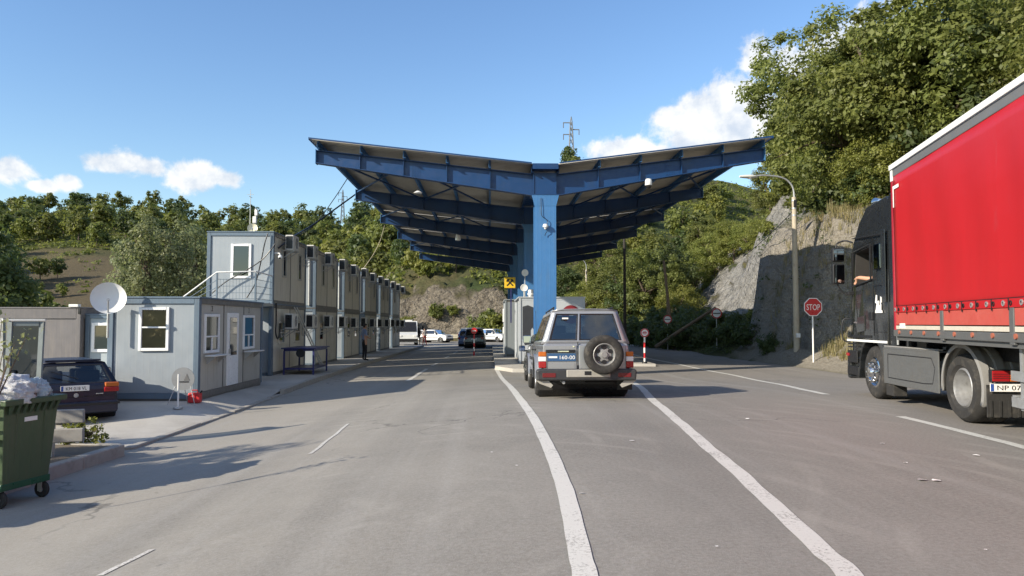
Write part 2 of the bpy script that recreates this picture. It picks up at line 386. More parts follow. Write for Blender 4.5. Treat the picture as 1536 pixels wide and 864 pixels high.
# ground materials (world position)
def geo(t): return t.nodes.new('ShaderNodeNewGeometry').outputs['Position']
def asphalt():
    m, t, b, o = newmat('asphalt'); p = geo(t)
    s = t.nodes.new('ShaderNodeSeparateXYZ'); t.links.new(p, s.inputs[0])
    big = noi(t, p, .22, 4., .6); mid = noi(t, p, 1.3, 6., .65); fine = noi(t, p, 26., 5., .75); spk = noi(t, p, 120., 2., .6)
    base = mixc(t, maprange(t, big, .3, .7), (.158, .149, .132), (.215, .203, .180))
    # dust builds up towards the left kerb
    dust = mth(t, 'MULTIPLY', maprange(t, mth(t, 'ADD', s.outputs[0], mth(t, 'MULTIPLY', mth(t, 'SUBTRACT', mid, .5), 5.)), 2.5, -6.5), .62)
    base = mixc(t, dust, base, (.36, .33, .28))
    # browner, redder surface of the truck lane
    rd = mth(t, 'MULTIPLY', maprange(t, mth(t, 'ADD', s.outputs[0], mth(t, 'MULTIPLY', mth(t, 'SUBTRACT', big, .5), 6.)), 2.2, 5.), .55)
    base = mixc(t, rd, base, (.185, .162, .148))
    # streaks along the driving direction and across (sweeping, wheels turning)
    st = noi(t, scalev(t, p, (2.6, .22, 1)), 1., 5., .6); st2 = noi(t, scalev(t, p, (.35, 2.2, 1)), 1., 5., .65)
    base = mixc(t, maprange(t, st, .54, .75, 0., .20), base, (.31, .29, .255))
    base = mixc(t, maprange(t, st2, .55, .78, 0., .22), base, (.115, .108, .10))
    # curved pale tyre marks
    for cx, cy, sc in ((-4.5, 9.5, 1.3), (-1.0, 6.0, 1.7), (-7., 2., 1.1)):
        w = t.nodes.new('ShaderNodeTexWave'); w.wave_type = 'RINGS'; w.rings_direction = 'Z'; w.inputs['Scale'].default_value = sc * .35; w.inputs['Distortion'].default_value = 1.4; w.inputs['Detail'].default_value = 3
        mp = t.nodes.new('ShaderNodeMapping'); mp.inputs['Location'].default_value = (-cx, -cy, 0); t.links.new(p, mp.inputs[0]); t.links.new(mp.outputs[0], w.inputs[0])
        lm = maprange(t, noi(t, p, .45 + .1 * sc, 3., .5), .47, .70, 0., .24)
        base = mixc(t, mth(t, 'MULTIPLY', maprange(t, w.outputs['Fac'], .80, 1.0), lm), base, (.36, .34, .30))
    # darker wheel paths and hairline cracks
    wp = noi(t, scalev(t, p, (.75, .018, 0)), 1., 3., .5); base = mixc(t, maprange(t, wp, .50, .70, 0., .30), base, (.110, .106, .100))
    wl = noi(t, scalev(t, p, (1.1, .03, 0)), 1.7, 3., .5); base = mixc(t, maprange(t, wl, .52, .72, 0., .25), base, (.33, .32, .30))
    dv = t.nodes.new('ShaderNodeVectorMath'); dv.operation = 'ADD'; nv = t.nodes.new('ShaderNodeTexNoise'); nv.inputs['Scale'].default_value = .8; nv.inputs['Detail'].default_value = 6; t.links.new(p, nv.inputs['Vector']); sc_ = t.nodes.new('ShaderNodeVectorMath'); sc_.operation = 'SCALE'; sc_.inputs['Scale'].default_value = 2.2
    t.links.new(nv.outputs['Color'], sc_.inputs[0]); t.links.new(p, dv.inputs[0]); t.links.new(sc_.outputs[0], dv.inputs[1])
    vo = t.nodes.new('ShaderNodeTexVoronoi'); vo.feature = 'DISTANCE_TO_EDGE'; vo.inputs['Scale'].default_value = .22; t.links.new(dv.outputs[0], vo.inputs['Vector'])
    base = mixc(t, mth(t, 'MULTIPLY', maprange(t, vo.outputs['Distance'], .010, .001), maprange(t, noi(t, p, .3, 3.), .48, .60, 0., .65)), base, (.05, .048, .045))
    # oil spots and worn black pits
    base = mixc(t, maprange(t, noi(t, scalev(t, p, (1.3, 1., 1)), 2.6, 7., .7), .64, .73, 0., .55), base, (.060, .055, .052))
    base = mixc(t, maprange(t, noi(t, p, 9., 6., .75), .69, .75, 0., .6), base, (.045, .043, .04))
    base = mixc(t, maprange(t, fine, .3, .7, 0., .55), base, mixc(t, .5, base, (.42, .41, .385)))
    base = mixc(t, maprange(t, spk, .60, .70, 0., .5), base, (.42, .41, .39))
    base = mixc(t, maprange(t, spk, .40, .30, 0., .38), base, (.085, .08, .075))
    t.links.new(base, b.inputs['Base Color']); b.inputs['Roughness'].default_value = .93; b.inputs['Specular IOR Level'].default_value = .18
    bump(t, b, mth(t, 'ADD', mth(t, 'MULTIPLY', spk, .6), fine), .35, .012)
    return m
def concrete_ground():
    m, t, b, o = newmat('pavement_concrete'); p = geo(t)
    n1 = noi(t, p, .7, 6., .65); n2 = noi(t, p, 30., 4., .7); n3 = noi(t, p, 4., 6., .7)
    base = mixc(t, maprange(t, n1, .3, .7), (.33, .31, .275), (.44, .42, .38))
    base = mixc(t, maprange(t, n3, .58, .75, 0., .45), base, (.22, .2, .17))
    base = mixc(t, maprange(t, n2, .35, .7, 0., .3), base, (.5, .48, .44))
    t.links.new(base, b.inputs['Base Color']); b.inputs['Roughness'].default_value = .92; bump(t, b, n2, .3, .01); return m
def paint_line():
    m, t, b, o = newmat('road_paint'); p = geo(t)
    n = noi(t, p, 38., 6., .8); n2 = noi(t, p, 2.2, 4., .6)
    wear = maprange(t, mth(t, 'ADD', n, mth(t, 'MULTIPLY', mth(t, 'SUBTRACT', n2, .5), .4)), .53, .63, 0., .85)
    base = mixc(t, n2, (.50, .49, .455), (.60, .59, .55))
    base = mixc(t, wear, base, (.22, .21, .19))
    t.links.new(base, b.inputs['Base Color']); b.inputs['Roughness'].default_value = .8; bump(t, b, n, .2, .006); return m
def terrain_mat():
    m, t, b, o = newmat('hill_ground'); p = geo(t)
    gm = t.nodes.new('ShaderNodeNewGeometry'); s = t.nodes.new('ShaderNodeSeparateXYZ'); t.links.new(gm.outputs['Normal'], s.inputs[0])
    n1 = noi(t, p, .12, 6., .65); n2 = noi(t, p, 1.6, 7., .7); n3 = noi(t, p, 11., 6., .75); n4 = noi(t, p, .035, 4., .55)
    grass = mixc(t, maprange(t, n2, .3, .7), (.075, .085, .030), (.15, .13, .060))
    dry = mixc(t, n2, (.095, .078, .046), (.150, .120, .072))
    at_ = t.nodes.new('ShaderNodeAttribute'); at_.attribute_name = 'meadow'
    veg = mixc(t, at_.outputs['Fac'], mixc(t, maprange(t, n1, .42, .62), grass, (.055, .075, .028)), dry)
    at2 = t.nodes.new('ShaderNodeAttribute'); at2.attribute_name = 'pink'
    rockg = mixc(t, maprange(t, n2, .3, .72), (.21, .203, .188), (.38, .37, .345))
    rockp = mixc(t, maprange(t, n2, .3, .72), (.135, .115, .088), (.31, .272, .215))
    rock = mixc(t, at2.outputs['Fac'], rockg, rockp)
    crack = noi(t, scalev(t, p, (1., 1., 2.6)), 1.4, 8., .75)
    rock = mixc(t, maprange(t, crack, .55, .68, 0., .7), rock, (.10, .09, .075))
    rock = mixc(t, maprange(t, n3, .6, .75, 0., .4), rock, (.42, .40, .37))
    at3 = t.nodes.new('ShaderNodeAttribute'); at3.attribute_name = 'bare'
    steep = mth(t, 'ADD', maprange(t, mth(t, 'ADD', s.outputs[2], mth(t, 'MULTIPLY', mth(t, 'SUBTRACT', n2, .5), .35)), .80, .66), at3.outputs['Fac'], clamp=True)
    base = mixc(t, steep, veg, rock)
    at4 = t.nodes.new('ShaderNodeAttribute'); at4.attribute_name = 'soil'
    soil = mixc(t, maprange(t, n3, .3, .7), (.27, .24, .195), (.43, .395, .335))
    base = mixc(t, at4.outputs['Fac'], base, soil)
    t.links.new(base, b.inputs['Base Color']); b.inputs['Roughness'].default_value = .95; b.inputs['Specular IOR Level'].default_value = .15
    vo = t.nodes.new('ShaderNodeTexVoronoi'); vo.inputs['Scale'].default_value = 1.1; vo.inputs['Detail'].default_value = 3.; vo.inputs['Roughness'].default_value = .6
    nv = t.nodes.new('ShaderNodeTexNoise'); nv.inputs['Scale'].default_value = .9; nv.inputs['Detail'].default_value = 4; t.links.new(p, nv.inputs['Vector']); dv = t.nodes.new('ShaderNodeVectorMath'); dv.operation = 'ADD'; t.links.new(scalev(t, p, (1, 1, 1.9)), dv.inputs[0]); t.links.new(nv.outputs['Color'], dv.inputs[1]); t.links.new(dv.outputs[0], vo.inputs['Vector'])
    hgt = mth(t, 'ADD', mth(t, 'ADD', n3, mth(t, 'MULTIPLY', crack, 1.5)), mth(t, 'MULTIPLY', mth(t, 'MULTIPLY', vo.outputs['Distance'], -2.6), steep))
    bump(t, b, hgt, .9, .22); return m
def worn_line():
    m, t, b, o = newmat('worn_road_paint'); p = geo(t); n = noi(t, p, 30., 6., .8); base = mixc(t, maprange(t, n, .47, .58), (.52, .51, .48), (.27, .255, .23)); t.links.new(base, b.inputs['Base Color']); b.inputs['Roughness'].default_value = .9; return m
m_worn = worn_line()
m_asph = asphalt(); m_conc = concrete_ground(); m_line = paint_line(); m_terr = terrain_mat()
def leafmat(name, dark, light, tl=.42):
    dark = tuple(x * 1.25 for x in dark); light = tuple(x * 1.25 for x in light)
    m = bpy.data.materials.new(name); m.use_nodes = True; t = m.node_tree
    for n in list(t.nodes): t.nodes.remove(n)
    out = t.nodes.new('ShaderNodeOutputMaterial')
    a = t.nodes.new('ShaderNodeAttribute'); a.attribute_name = 'tone'
    oi = t.nodes.new('ShaderNodeObjectInfo')
    f = mth(t, 'ADD', mth(t, 'MULTIPLY', a.outputs['Fac'], .75), mth(t, 'MULTIPLY', oi.outputs['Random'], .25))
    c = mixc(t, f, dark, light)
    hs = t.nodes.new('ShaderNodeHueSaturation'); t.links.new(c, hs.inputs['Color'])
    t.links.new(maprange(t, oi.outputs['Random'], 0, 1, .485, .515, False), hs.inputs['Hue']); hs.inputs['Saturation'].default_value = .95
    b = t.nodes.new('ShaderNodeBsdfPrincipled'); t.links.new(hs.outputs[0], b.inputs['Base Color']); b.inputs['Roughness'].default_value = .5; b.inputs['Specular IOR Level'].default_value = .35
    tr = t.nodes.new('ShaderNodeBsdfTranslucent'); t.links.new(mixc(t, .5, hs.outputs[0], (.16, .19, .02), 'ADD'), tr.inputs[0])
    mx = t.nodes.new('ShaderNodeMixShader'); mx.inputs[0].default_value = tl
    t.links.new(b.outputs[0], mx.inputs[1]); t.links.new(tr.outputs[0], mx.inputs[2]); t.links.new(mx.outputs[0], out.inputs[0])
    MATS[name] = m; return m
m_leaf = leafmat('oak_leaves', (.048, .064, .016), (.18, .195, .046))
m_leaf_y = leafmat('yellow_green_leaves', (.080, .100, .018), (.20, .205, .040))
m_leaf_d = leafmat('dark_leaves', (.026, .045, .018), (.085, .11, .034))
m_leaf_s = leafmat('poplar_leaves', (.055, .080, .030), (.25, .26, .14))
m_grass = leafmat('dry_grass_blades', (.10, .10, .035), (.30, .25, .12), .25)
# ================================================================== SETTING
def frange(a, b, s):
    r = []; x = a
    while x < b - 1e-6: r.append(x); x += s
    return r
def grow(a, b, s, k):
    r = []; x = a
    while x < b: r.append(x); x += s; s *= k
    return r + [b]
def build_terrain():
    xs = [-v for v in grow(21, 420, 1.8, 1.07)][::-1] + frange(-20, -17, 1.5) + frange(-17, 6, .6) + frange(6, 12.8, 1.6) + frange(13, 34, .42) + grow(34, 420, .6, 1.09)
    ys = frange(-80, 4, 6) + frange(4, 26, .9) + frange(26, 64, .5) + frange(64, 88, .9) + frange(88, 104, .7) + frange(104, 260, 2.2) + grow(260, 900, 4, 1.2)
    nx, ny = len(xs), len(ys); V = []; A = {k: [] for k in ('meadow', 'pink', 'bare', 'soil')}
    for Y in ys:
        e = edge(Y)
        for X in xs:
            z = T(X, Y); t = VX + F * X / Y if Y > 2 else 9e9; py = VY - (z - CZ) / Y * F if Y > 2 else 0
            u = X - e
            if u < .05: z -= .06
            V.append((X, Y, z))
            n = fb(X * .06, Y * .06, 11.)
            md = 0.
            if Y > 60 and t < 700:
                md = sm(10, 60, t + 40 * n) * sm(235, 180, t + 25 * n) * sm(368, 384, py + 14 * n) * 1.0
                md = max(md, .55 * sm(540, 600, t) * sm(418, 440, py))
            if Y > 60 and t >= 560: md = max(md, .35 * sm(0, .4, n))
            A['meadow'].append(md)
            A['pink'].append(sm(540, 580, t) * sm(1000, 900, t) * sm(75, 84, Y) if Y > 40 else 0.)
            bare = 0.
            if 26 < Y < 66 and 2 < u < 16: bare = .75 * sm(2, 4, u) * sm(15, 10, u + 2 * n) * sm(26, 32, Y) * sm(64, 58, Y) * sm(.75, .2, fb(X * .3, Y * .3, 2.))
            A['bare'].append(bare)
            A['soil'].append((sm(-.3, .2, u) * sm(4.2, 2.4, u + n) * sm(46, 38, Y) if u > -1 else 0.) if Y < 60 else 0.)
    Fq = [(j * nx + i, j * nx + i + 1, (j + 1) * nx + i + 1, (j + 1) * nx + i) for j in range(ny - 1) for i in range(nx - 1)]
    me = fastmesh('ground', V, Fq, [m_terr], smooth=True)
    for k, v in A.items():
        a = me.attributes.new(k, 'FLOAT', 'POINT'); a.data.foreach_set('value', np.asarray(v, 'f'))
    return tag(link('ground', me), kind='structure')
build_terrain()
def sheet(name, rows, zfun, mat, kind='structure'):
    # rows: list of (Y, [X...]) with the same number of X
    V = []; n = len(rows[0][1])
    for Y, xs in rows:
        for X in xs: V.append((X, Y, zfun(X, Y)))
    Fq = [(j * n + i, j * n + i + 1, (j + 1) * n + i + 1, (j + 1) * n + i) for j in range(len(rows) - 1) for i in range(n - 1)]
    return tag(link(name, fastmesh(name, V, Fq, [mat], smooth=True)), kind=kind)
KX = -6.1
def xl(Y): return KX - .5 - 34 * sm(68.5, 76, Y)
rows = []
for Y in frange(-16, 4, 1.) + frange(4, 40, .5) + frange(40, 93, 1.):
    a, b = xl(Y), edge(Y) + .35; rows.append((Y, [a + (b - a) * i / 44 for i in range(45)]))
road = sheet('road', rows, g, m_asph)
def pav_off(Y, X=-7.2): return .02 + .12 * sm(21, 23.5, Y) + .20 * sm(15.0, 18, Y) * (1 - sm(20.5, 24, Y)) * sm(-6.3, -7.1, X)
rows = [(Y, [-26 + (KX - .15 + 26) * i / 26 for i in range(27)]) for Y in frange(-16, 69, .75)]
pave = sheet('pavement', rows, lambda X, Y: g(X, Y) + pav_off(Y, X), m_conc)
tag(pave, kind='structure')
# kerb stones
m_kerb = M('kerb_concrete', (.33, .31, .275), .9, 0, .18, 3, .3, 40, .45, (.16, .145, .12))
random.seed(5)
kst = {}
def kerb(p, q, hgt, w=.15):
    p = Vector(p); q = Vector(q); L = (q - p).length; n = max(1, round(L / 1.0)); key = (round(L / n, 2), hgt, w)
    if key not in kst: kst[key] = MB().box((0, 0, hgt / 2 - .06), (w, L / n - .014, hgt + .12)).mesh('kerb_stone', m_kerb)
    for i in range(n):
        c = p.lerp(q, (i + .5) / n); o = link('kerb_stone', kst[key], pave, .015); o.modifiers[0].segments = 1
        d = q - p; o.rotation_euler = (random.uniform(-.012, .012), random.uniform(-.02, .02), -math.atan2(d.x, d.y) + random.uniform(-.008, .008))
        o.location = (c.x + random.uniform(-.008, .008), c.y, g(c.x, c.y) + random.uniform(-.012, .008))
kerb((KX - .06, 22.2, 0), (KX - .06, 68.5, 0), .16)
kerb((KX - .06, 12.9, 0), (KX - .06, 22, 0), .045)
# planting bed by the bin
bed = MB(); bp = [(-9.5, 9.2), (KX - .1, 9.0), (KX + .1, 12.3), (-9.5, 12.7)]
m_soil = M('bed_soil', (.15, .12, .085), .95, 0, .3, 6, .5, 20)
bed.prism(bp, 'Z', -.7, -.47); pb = bed.ob('planting_bed', m_soil); tag(pb, kind='structure')
for a, b in ((bp[0], bp[1]), (bp[1], bp[2]), (bp[2], bp[3])):
    kerb((a[0], a[1], 0), (b[0], b[1], 0), .19, .17)
# traffic islands
def island(poly, h):
    m = MB(); n = len(poly)
    ps = []
    for i in range(n):
        a = Vector(poly[i]); b = Vector(poly[(i + 1) % n]); k = max(1, int((b - a).length / 1.2))
        ps += [a.lerp(b, j / k) for j in range(k)]
    top = [(p.x, p.y, g(p.x, p.y) + h) for p in ps]; bot = [(p.x, p.y, g(p.x, p.y) - .1) for p in ps]
    m.add(top, [tuple(range(len(ps)))]); k = len(ps)
    m.add(bot + top, [(i, (i + 1) % k, k + (i + 1) % k, k + i) for i in range(k)])
    return tag(m.ob('traffic_island', m_conc), kind='structure')
isl = island([(.22, 31.5), (.9, 29.6), (3.4, 29.2), (4.6, 30.5), (4.7, 66), (.2, 67)], .15)
isl2 = island([(6.3, 33.6), (7.5, 33.4), (7.7, 40), (6.9, 41)], .12)
# lane markings: children of the road
def catm(pts, n=8):
    pts = [pts[0]] + pts + [pts[-1]]; r = []
    for i in range(1, len(pts) - 2):
        a, b, c, d = pts[i - 1:i + 3]
        for k in range(n):
            t = k / n; r.append(.5 * ((2 * b) + (c - a) * t + (2 * a - 5 * b + 4 * c - d) * t * t + (3 * b - a - 3 * c + d) * t ** 3))
    return r + [pts[-2]]
def marking(pix, w, wob=.02, n=10, extra=None, mat=None):
    pts = [P(*q) for q in pix]
    if extra: pts = pts + [Vector(e) for e in extra]
    c = catm([Vector((p.x, p.y, 0)) for p in pts], n); V = []; Fq = []
    for i, p in enumerate(c):
        d = (c[min(i + 1, len(c) - 1)] - c[max(0, i - 1)]).normalized(); s = Vector((d.y, -d.x, 0))
        o = wob * mnoise.noise(Vector((p.x * 1.7, p.y * 1.7, 3.)))
        ww = w / 2 * (1 + .06 * mnoise.noise(Vector((p.y * 2.3, p.x, 8.))))
        for k in (-1, -.33, .33, 1):
            q = p + s * (k * ww + o); V.append((q.x, q.y, g(q.x, q.y) + .006))
    for i in range(len(c) - 1):
        for k in range(3): Fq.append((i * 4 + k, i * 4 + k + 1, i * 4 + 5 + k, i * 4 + 4 + k))
    o = link('lane_marking', fastmesh('lane_marking', V, Fq, [mat or m_line])); o.parent = road; return o
marking([(742,550),(757,572),(775,592),(797,622),(815,655),(832,692),(847,735),(860,785),(870,835),(878,870)], .155, .01, 10, [(.42, 3.2, 0), (.40, 0, 0), (.38, -5, 0)])
marking([(930,553),(955,577),(975,596),(1000,617),(1030,643),(1060,669),(1095,698),(1130,730),(1165,762),(1205,800),(1240,832),(1275,864)], .165, .016, 10, [(1.75, 3.2, 0), (1.3, 0, 0), (.6, -5, 0)])
marking([(940,529),(965,536),(1010,545),(1060,555.5),(1110,565),(1160,575),(1200,583.5),(1240,592)], .17, .02, 10)
marking([(1350,625),(1400,637),(1450,649.5),(1500,662),(1545,674)], .16, .02, 8)
for seg, w in ((([(611,571.5),(625,563),(640,553.5)]), .16), ([(648,549),(656,544.5)], .16), ([(668,537),(674,533.8)], .16), ([(680,530.5),(686,527)], .16), ([(690,524.8),(694,522)], .16),
               ([(466,681),(482,668),(504,651),(522,636)], .06), ([(150,864),(185,846),(228,825)], .06), ([(620,540),(660,520)], .0)):
    if w: marking(seg, w, .02, 6, None, m_worn if w < .1 else None)
# pale arc worn into the tarmac where lorries turn
# ------------------------------------------------------------------ vegetation
def rsph(rng, n):
    v = rng.normal(size=(n, 3)); return v / np.linalg.norm(v, axis=1, keepdims=True)
def leaf_quads(rng, pos, outward, size, asp=.55, jitter=.9):
    n = len(pos); nr = outward * .55 + np.array([0, 0, .45]) + rng.normal(size=(n, 3)) * jitter * .5
    nr /= np.linalg.norm(nr, axis=1, keepdims=True)
    a = np.cross(nr, rng.normal(size=(n, 3))); a /= np.linalg.norm(a, axis=1, keepdims=True); b = np.cross(nr, a)
    l = size * rng.uniform(.4, 1.55, (n, 1)); w = l * asp
    V = np.stack([pos - a * l, pos + b * w - nr * l * .12, pos + a * l, pos - b * w - nr * l * .12], 1).reshape(-1, 3)
    return V, np.arange(4 * n).reshape(-1, 4)
def crown_pts(rng, nclump, nleaf, rad, cz, clr, shell=.42, lobes=5, cone=0.):
    d = rsph(rng, nclump); r = rng.uniform(.12, 1, nclump) ** shell
    lob = rsph(rng, lobes); amp = rng.uniform(-.28, .22, lobes)
    sc = 1 + (np.clip(d @ lob.T, 0, 1) ** 2 * amp).sum(1)
    c = d * (r * sc)[:, None] * np.array(rad)
    if cone: c[:, :2] *= np.clip(1 - cone * (c[:, 2:3] / rad[2]), .1, 2)
    c += np.array([0, 0, cz])
    cr = clr * rng.uniform(.55, 1.25, nclump)
    k = np.repeat(np.arange(nclump), nleaf)
    off = rsph(rng, len(k)) * (rng.uniform(0, 1, len(k)) ** .45)[:, None] * cr[k][:, None] * np.array([1, 1, .72])
    pos = c[k] + off
    out = off / (np.linalg.norm(off, axis=1, keepdims=True) + 1e-6) + .6 * (pos - np.array([0, 0, cz])) / np.array(rad)
    tone = np.clip(rng.uniform(0, 1, nclump)[k] * .65 + rng.uniform(0, .35, len(k)), 0, 1)
    return c, pos, out, tone
def trunk_mb(rng, cl, th, tr, h0, nlimb=7):
    m = MB(); lean = rng.uniform(-.25, .25, 2)
    top = Vector((lean[0], lean[1], th)); mid = top * .5 + Vector((rng.uniform(-.1, .1), rng.uniform(-.1, .1), 0))
    m.tube([(0, 0, -.8), (0, 0, .05), mid, top], [tr * 1.25, tr * 1.05, tr * .8, tr * .55], 7)
    idx = rng.permutation(len(cl))[:nlimb]
    for i in idx:
        q = Vector(cl[i]); f = rng.uniform(.55, 1.); s = mid.lerp(top, f)
        md = s.lerp(q, .5) + Vector((rng.uniform(-.2, .2), rng.uniform(-.2, .2), .15 * (q - s).length))
        m.tube([s, md, q], [tr * .42, tr * .25, tr * .08], 5)
    return m
TV = {}
def make_tree(kind, i, nclump, nleaf, rad, cz, clr, leaf, th, tr, mat, shell=.42, cone=0., nlimb=7, merged=False, jitter=.9):
    rng = np.random.default_rng(hash_(kind) + i)
    cl, pos, out, tone = crown_pts(rng, nclump, nleaf, rad, cz, clr, shell, 6, cone)
    V, Q = leaf_quads(rng, pos, out, leaf, .58, jitter); tn = np.repeat(tone, 4)
    tm = trunk_mb(rng, cl, th, tr, 0, nlimb)
    if merged:
        tv = np.array(tm.v, 'f'); tf = np.array([f for f in tm.f if len(f) == 4], 'i') + len(V)
        me = fastmesh(kind, np.vstack([V, tv]), np.vstack([Q, tf]), [mat, m_bark], [0] * len(Q) + [1] * len(tf), np.concatenate([tn, np.zeros(len(tv))]))
        TV.setdefault(kind, []).append(me)
    else:
        TV.setdefault(kind, []).append((tm.mesh('trunk', m_bark, 60), fastmesh('crown', V, Q, [mat], None, tn)))
def hash_(s): return sum((i + 1) * ord(c) for i, c in enumerate(s))
for i in range(3): make_tree('oak', i, 125, 175, (2.7, 2.7, 3.1), 4.7, .62, .075, 4.2, .20, m_leaf, .45, 0, 14)
for i in range(2): make_tree('acacia', i, 115, 140, (2.4, 2.4, 2.6), 3.6, .60, .068, 3.2, .15, m_leaf_y, .5, 0, 12)
for i in range(2): make_tree('dark', i, 110, 120, (2.5, 2.5, 3.0), 4.0, .62, .092, 3.6, .18, m_leaf_d, .5, 0, 10)
for i in range(2): make_tree('poplar', i, 130, 42, (1.15, 1.15, 3.4), 4.6, .5, .085, 5.5, .12, m_leaf_s, .5, .25, 12)
for i in range(4): make_tree('hilltree', i, 46, 34, (2.6, 2.6, 2.5), 3.9, 1.05, .30, 3.2, .17, m_leaf, .45, 0, 5, True)
for i in range(3): make_tree('hillyellow', i, 40, 34, (2.3, 2.3, 2.2), 3.0, 1.0, .27, 2.4, .14, m_leaf_y, .45, 0, 5, True)
for i in range(2): make_tree('hilldark', i, 44, 34, (2.5, 2.5, 2.9), 3.9, 1.0, .29, 3.2, .17, m_leaf_d, .45, 0, 5, True)
for i in range(2): make_tree('ridgetree', i, 26, 34, (2.1, 2.1, 2.2), 5.2, .85, .27, 4.6, .15, m_leaf, .5, 0, 6, True)
for i in range(2): make_tree('bush', i, 60, 55, (1.5, 1.5, 1.0), .9, .5, .10, .7, .06, m_leaf_d, .5, 0, 8)
for i in range(2): make_tree('paleb', i, 50, 50, (1.3, 1.3, .9), .8, .5, .09, .6, .05, m_leaf_y, .5, 0, 8)
make_tree('conifer', 0, 40, 40, (.8, .8, 1.9), 1.9, .4, .14, 2., .1, m_leaf_d, .5, .7, 4, True)
rr = random.Random(11)
def tree(kind, name, loc, sc, label, cat='tree', group=None, rz=None, sz=1.):
    v = rr.choice(TV[kind]); rz = rr.uniform(0, 6.28) if rz is None else rz
    if isinstance(v, tuple):
        o = thing(name, label, cat, loc, rz, group)
        link('trunk', v[0], o); link('crown', v[1], o)
    else:
        o = tag(link(name, v, None), label, cat, group); o.location = loc; o.rotation_euler = (0, 0, rz)
    o.scale = (sc, sc, sc * sz); return o
def gp(px, Y, off=0.):
    X = (px - VX) / F * Y; return Vector((X, Y, T(X, Y) - off))
# left hill woodland
GL = 'trees on the far left hillside'
LB = {'hilltree': 'mid green leafy tree in the woodland on the far left hill', 'hillyellow': 'yellow green leafy tree in the woodland on the far left hill', 'hilldark': 'dark green dense tree in the woodland on the far left hill'}
KN = {'hilltree': 'mid green tree', 'hillyellow': 'yellow green tree', 'hilldark': 'dark tree'}
def band(px, L):
    for a, b in L:
        if px < a: return b
    return L[-1][1]
def lab_left(k, px, py):
    return KN[k] + (' high on' if py < 345 else ' half way up' if py < 372 else ' low on') + ' left hill ' + band(px, [(60, 'at the picture edge'), (140, 'above the mauve cabin'), (205, 'above the satellite dish'), (310, 'above the blue grey cabin'), (412, 'above the two storey cabin'), (500, 'above the near cabins'), (9999, 'left of the canopy edge')])
def lab_mid(k, px, py):
    return KN[k] + (' high on' if py < 340 else ' half way up' if py < 400 else ' low on') + ' slope ' + band(px, [(600, 'behind the cabin row'), (680, 'left of the rock face'), (760, 'above the rock face'), (840, 'behind the blue columns'), (960, 'behind the distant lamp'), (9999, 'below the right canopy wing')])
def skypy(X, Y, z): return VY - (z - CZ) / Y * F
cnt = 0; placed = []
for px in list(range(-30, 575, 19)):           # the line of slim trees along the ridge
    if 455 < px < 500 and rr.random() < .5: continue
    y = 236 + rr.uniform(-6, 4); p = gp(px + rr.uniform(-6, 6), y, .2)
    k = 'ridgetree' if 150 < px < 440 else rr.choice(['hilltree', 'hilldark', 'hilltree'])
    tree(k, 'hill_tree', p, rr.uniform(.65, 1.2) * (1.12 if k == 'ridgetree' else .95), 'slim tree standing in the row along the left hilltop' if k == 'ridgetree' else 'round tree standing along the left hilltop against the sky', 'tree', 'trees along the left hilltop')
tries = 0
while cnt < 128 and tries < 5000:
    tries += 1
    px = rr.uniform(-40, 590); Y = rr.uniform(112, 228); X = (px - VX) / F * Y; z = T(X, Y); py = skypy(X, Y, z)
    n = fb(X * .06, Y * .06, 11.)
    if 20 < px < 215 and py > 372: continue
    if 560 < px and py > 420: continue
    if any((X - a) ** 2 + (Y - b) ** 2 < 4.6 ** 2 for a, b in placed): continue
    placed.append((X, Y)); cnt += 1
    k = rr.choices(['hilltree', 'hillyellow', 'hilldark'], (5, 3 + (4 if px > 420 else 0), 3))[0]
    tree(k, 'hill_tree', (X, Y, z - .3), rr.uniform(.8, 1.35), lab_left(k, px, py), 'tree', GL)
for px, Y, s, k, lb in ((72, 135, .9, 'hillyellow', 'lone yellow green tree at the left edge of the brown meadow'), (96, 138, .55, 'hilldark', 'small dark tree beside a larger one on the brown meadow'),
                        (165, 178, .8, 'conifer', 'small dark pointed conifer standing alone on the brown meadow'), (66, 118, .45, 'hilltree', 'low bush in the lower brown meadow'),
                        (105, 120, .42, 'hillyellow', 'low pale bush in the lower brown meadow'), (150, 190, .9, 'hillyellow', 'bright tree at the upper edge of the brown meadow')):
    tree(k, 'meadow_tree', gp(px, Y, .1), s, lb)
for i, (px, Y, s, k) in enumerate(((20, 70, .95, 'hilldark'), (52, 72, .85, 'hilltree'), (82, 78, .8, 'hilltree'), (104, 82, .75, 'hillyellow'), (124, 86, .7, 'hilltree'), (140, 92, .5, 'hillyellow'), (-12, 64, 1.0, 'hilldark'))):
    tree(k, 'valley_tree', gp(px, Y, .1), s, ['dark round tree above the roof of the mauve cabin', 'tree above the mauve cabin roof, second from its left end', 'mid green tree above the middle of the mauve cabin roof', 'yellow green tree above the mauve cabin roof', 'smaller green tree above the right part of the mauve cabin roof', 'low bright bush just left of the satellite dish', 'dark tree at the left picture edge behind the mauve cabin'][i])
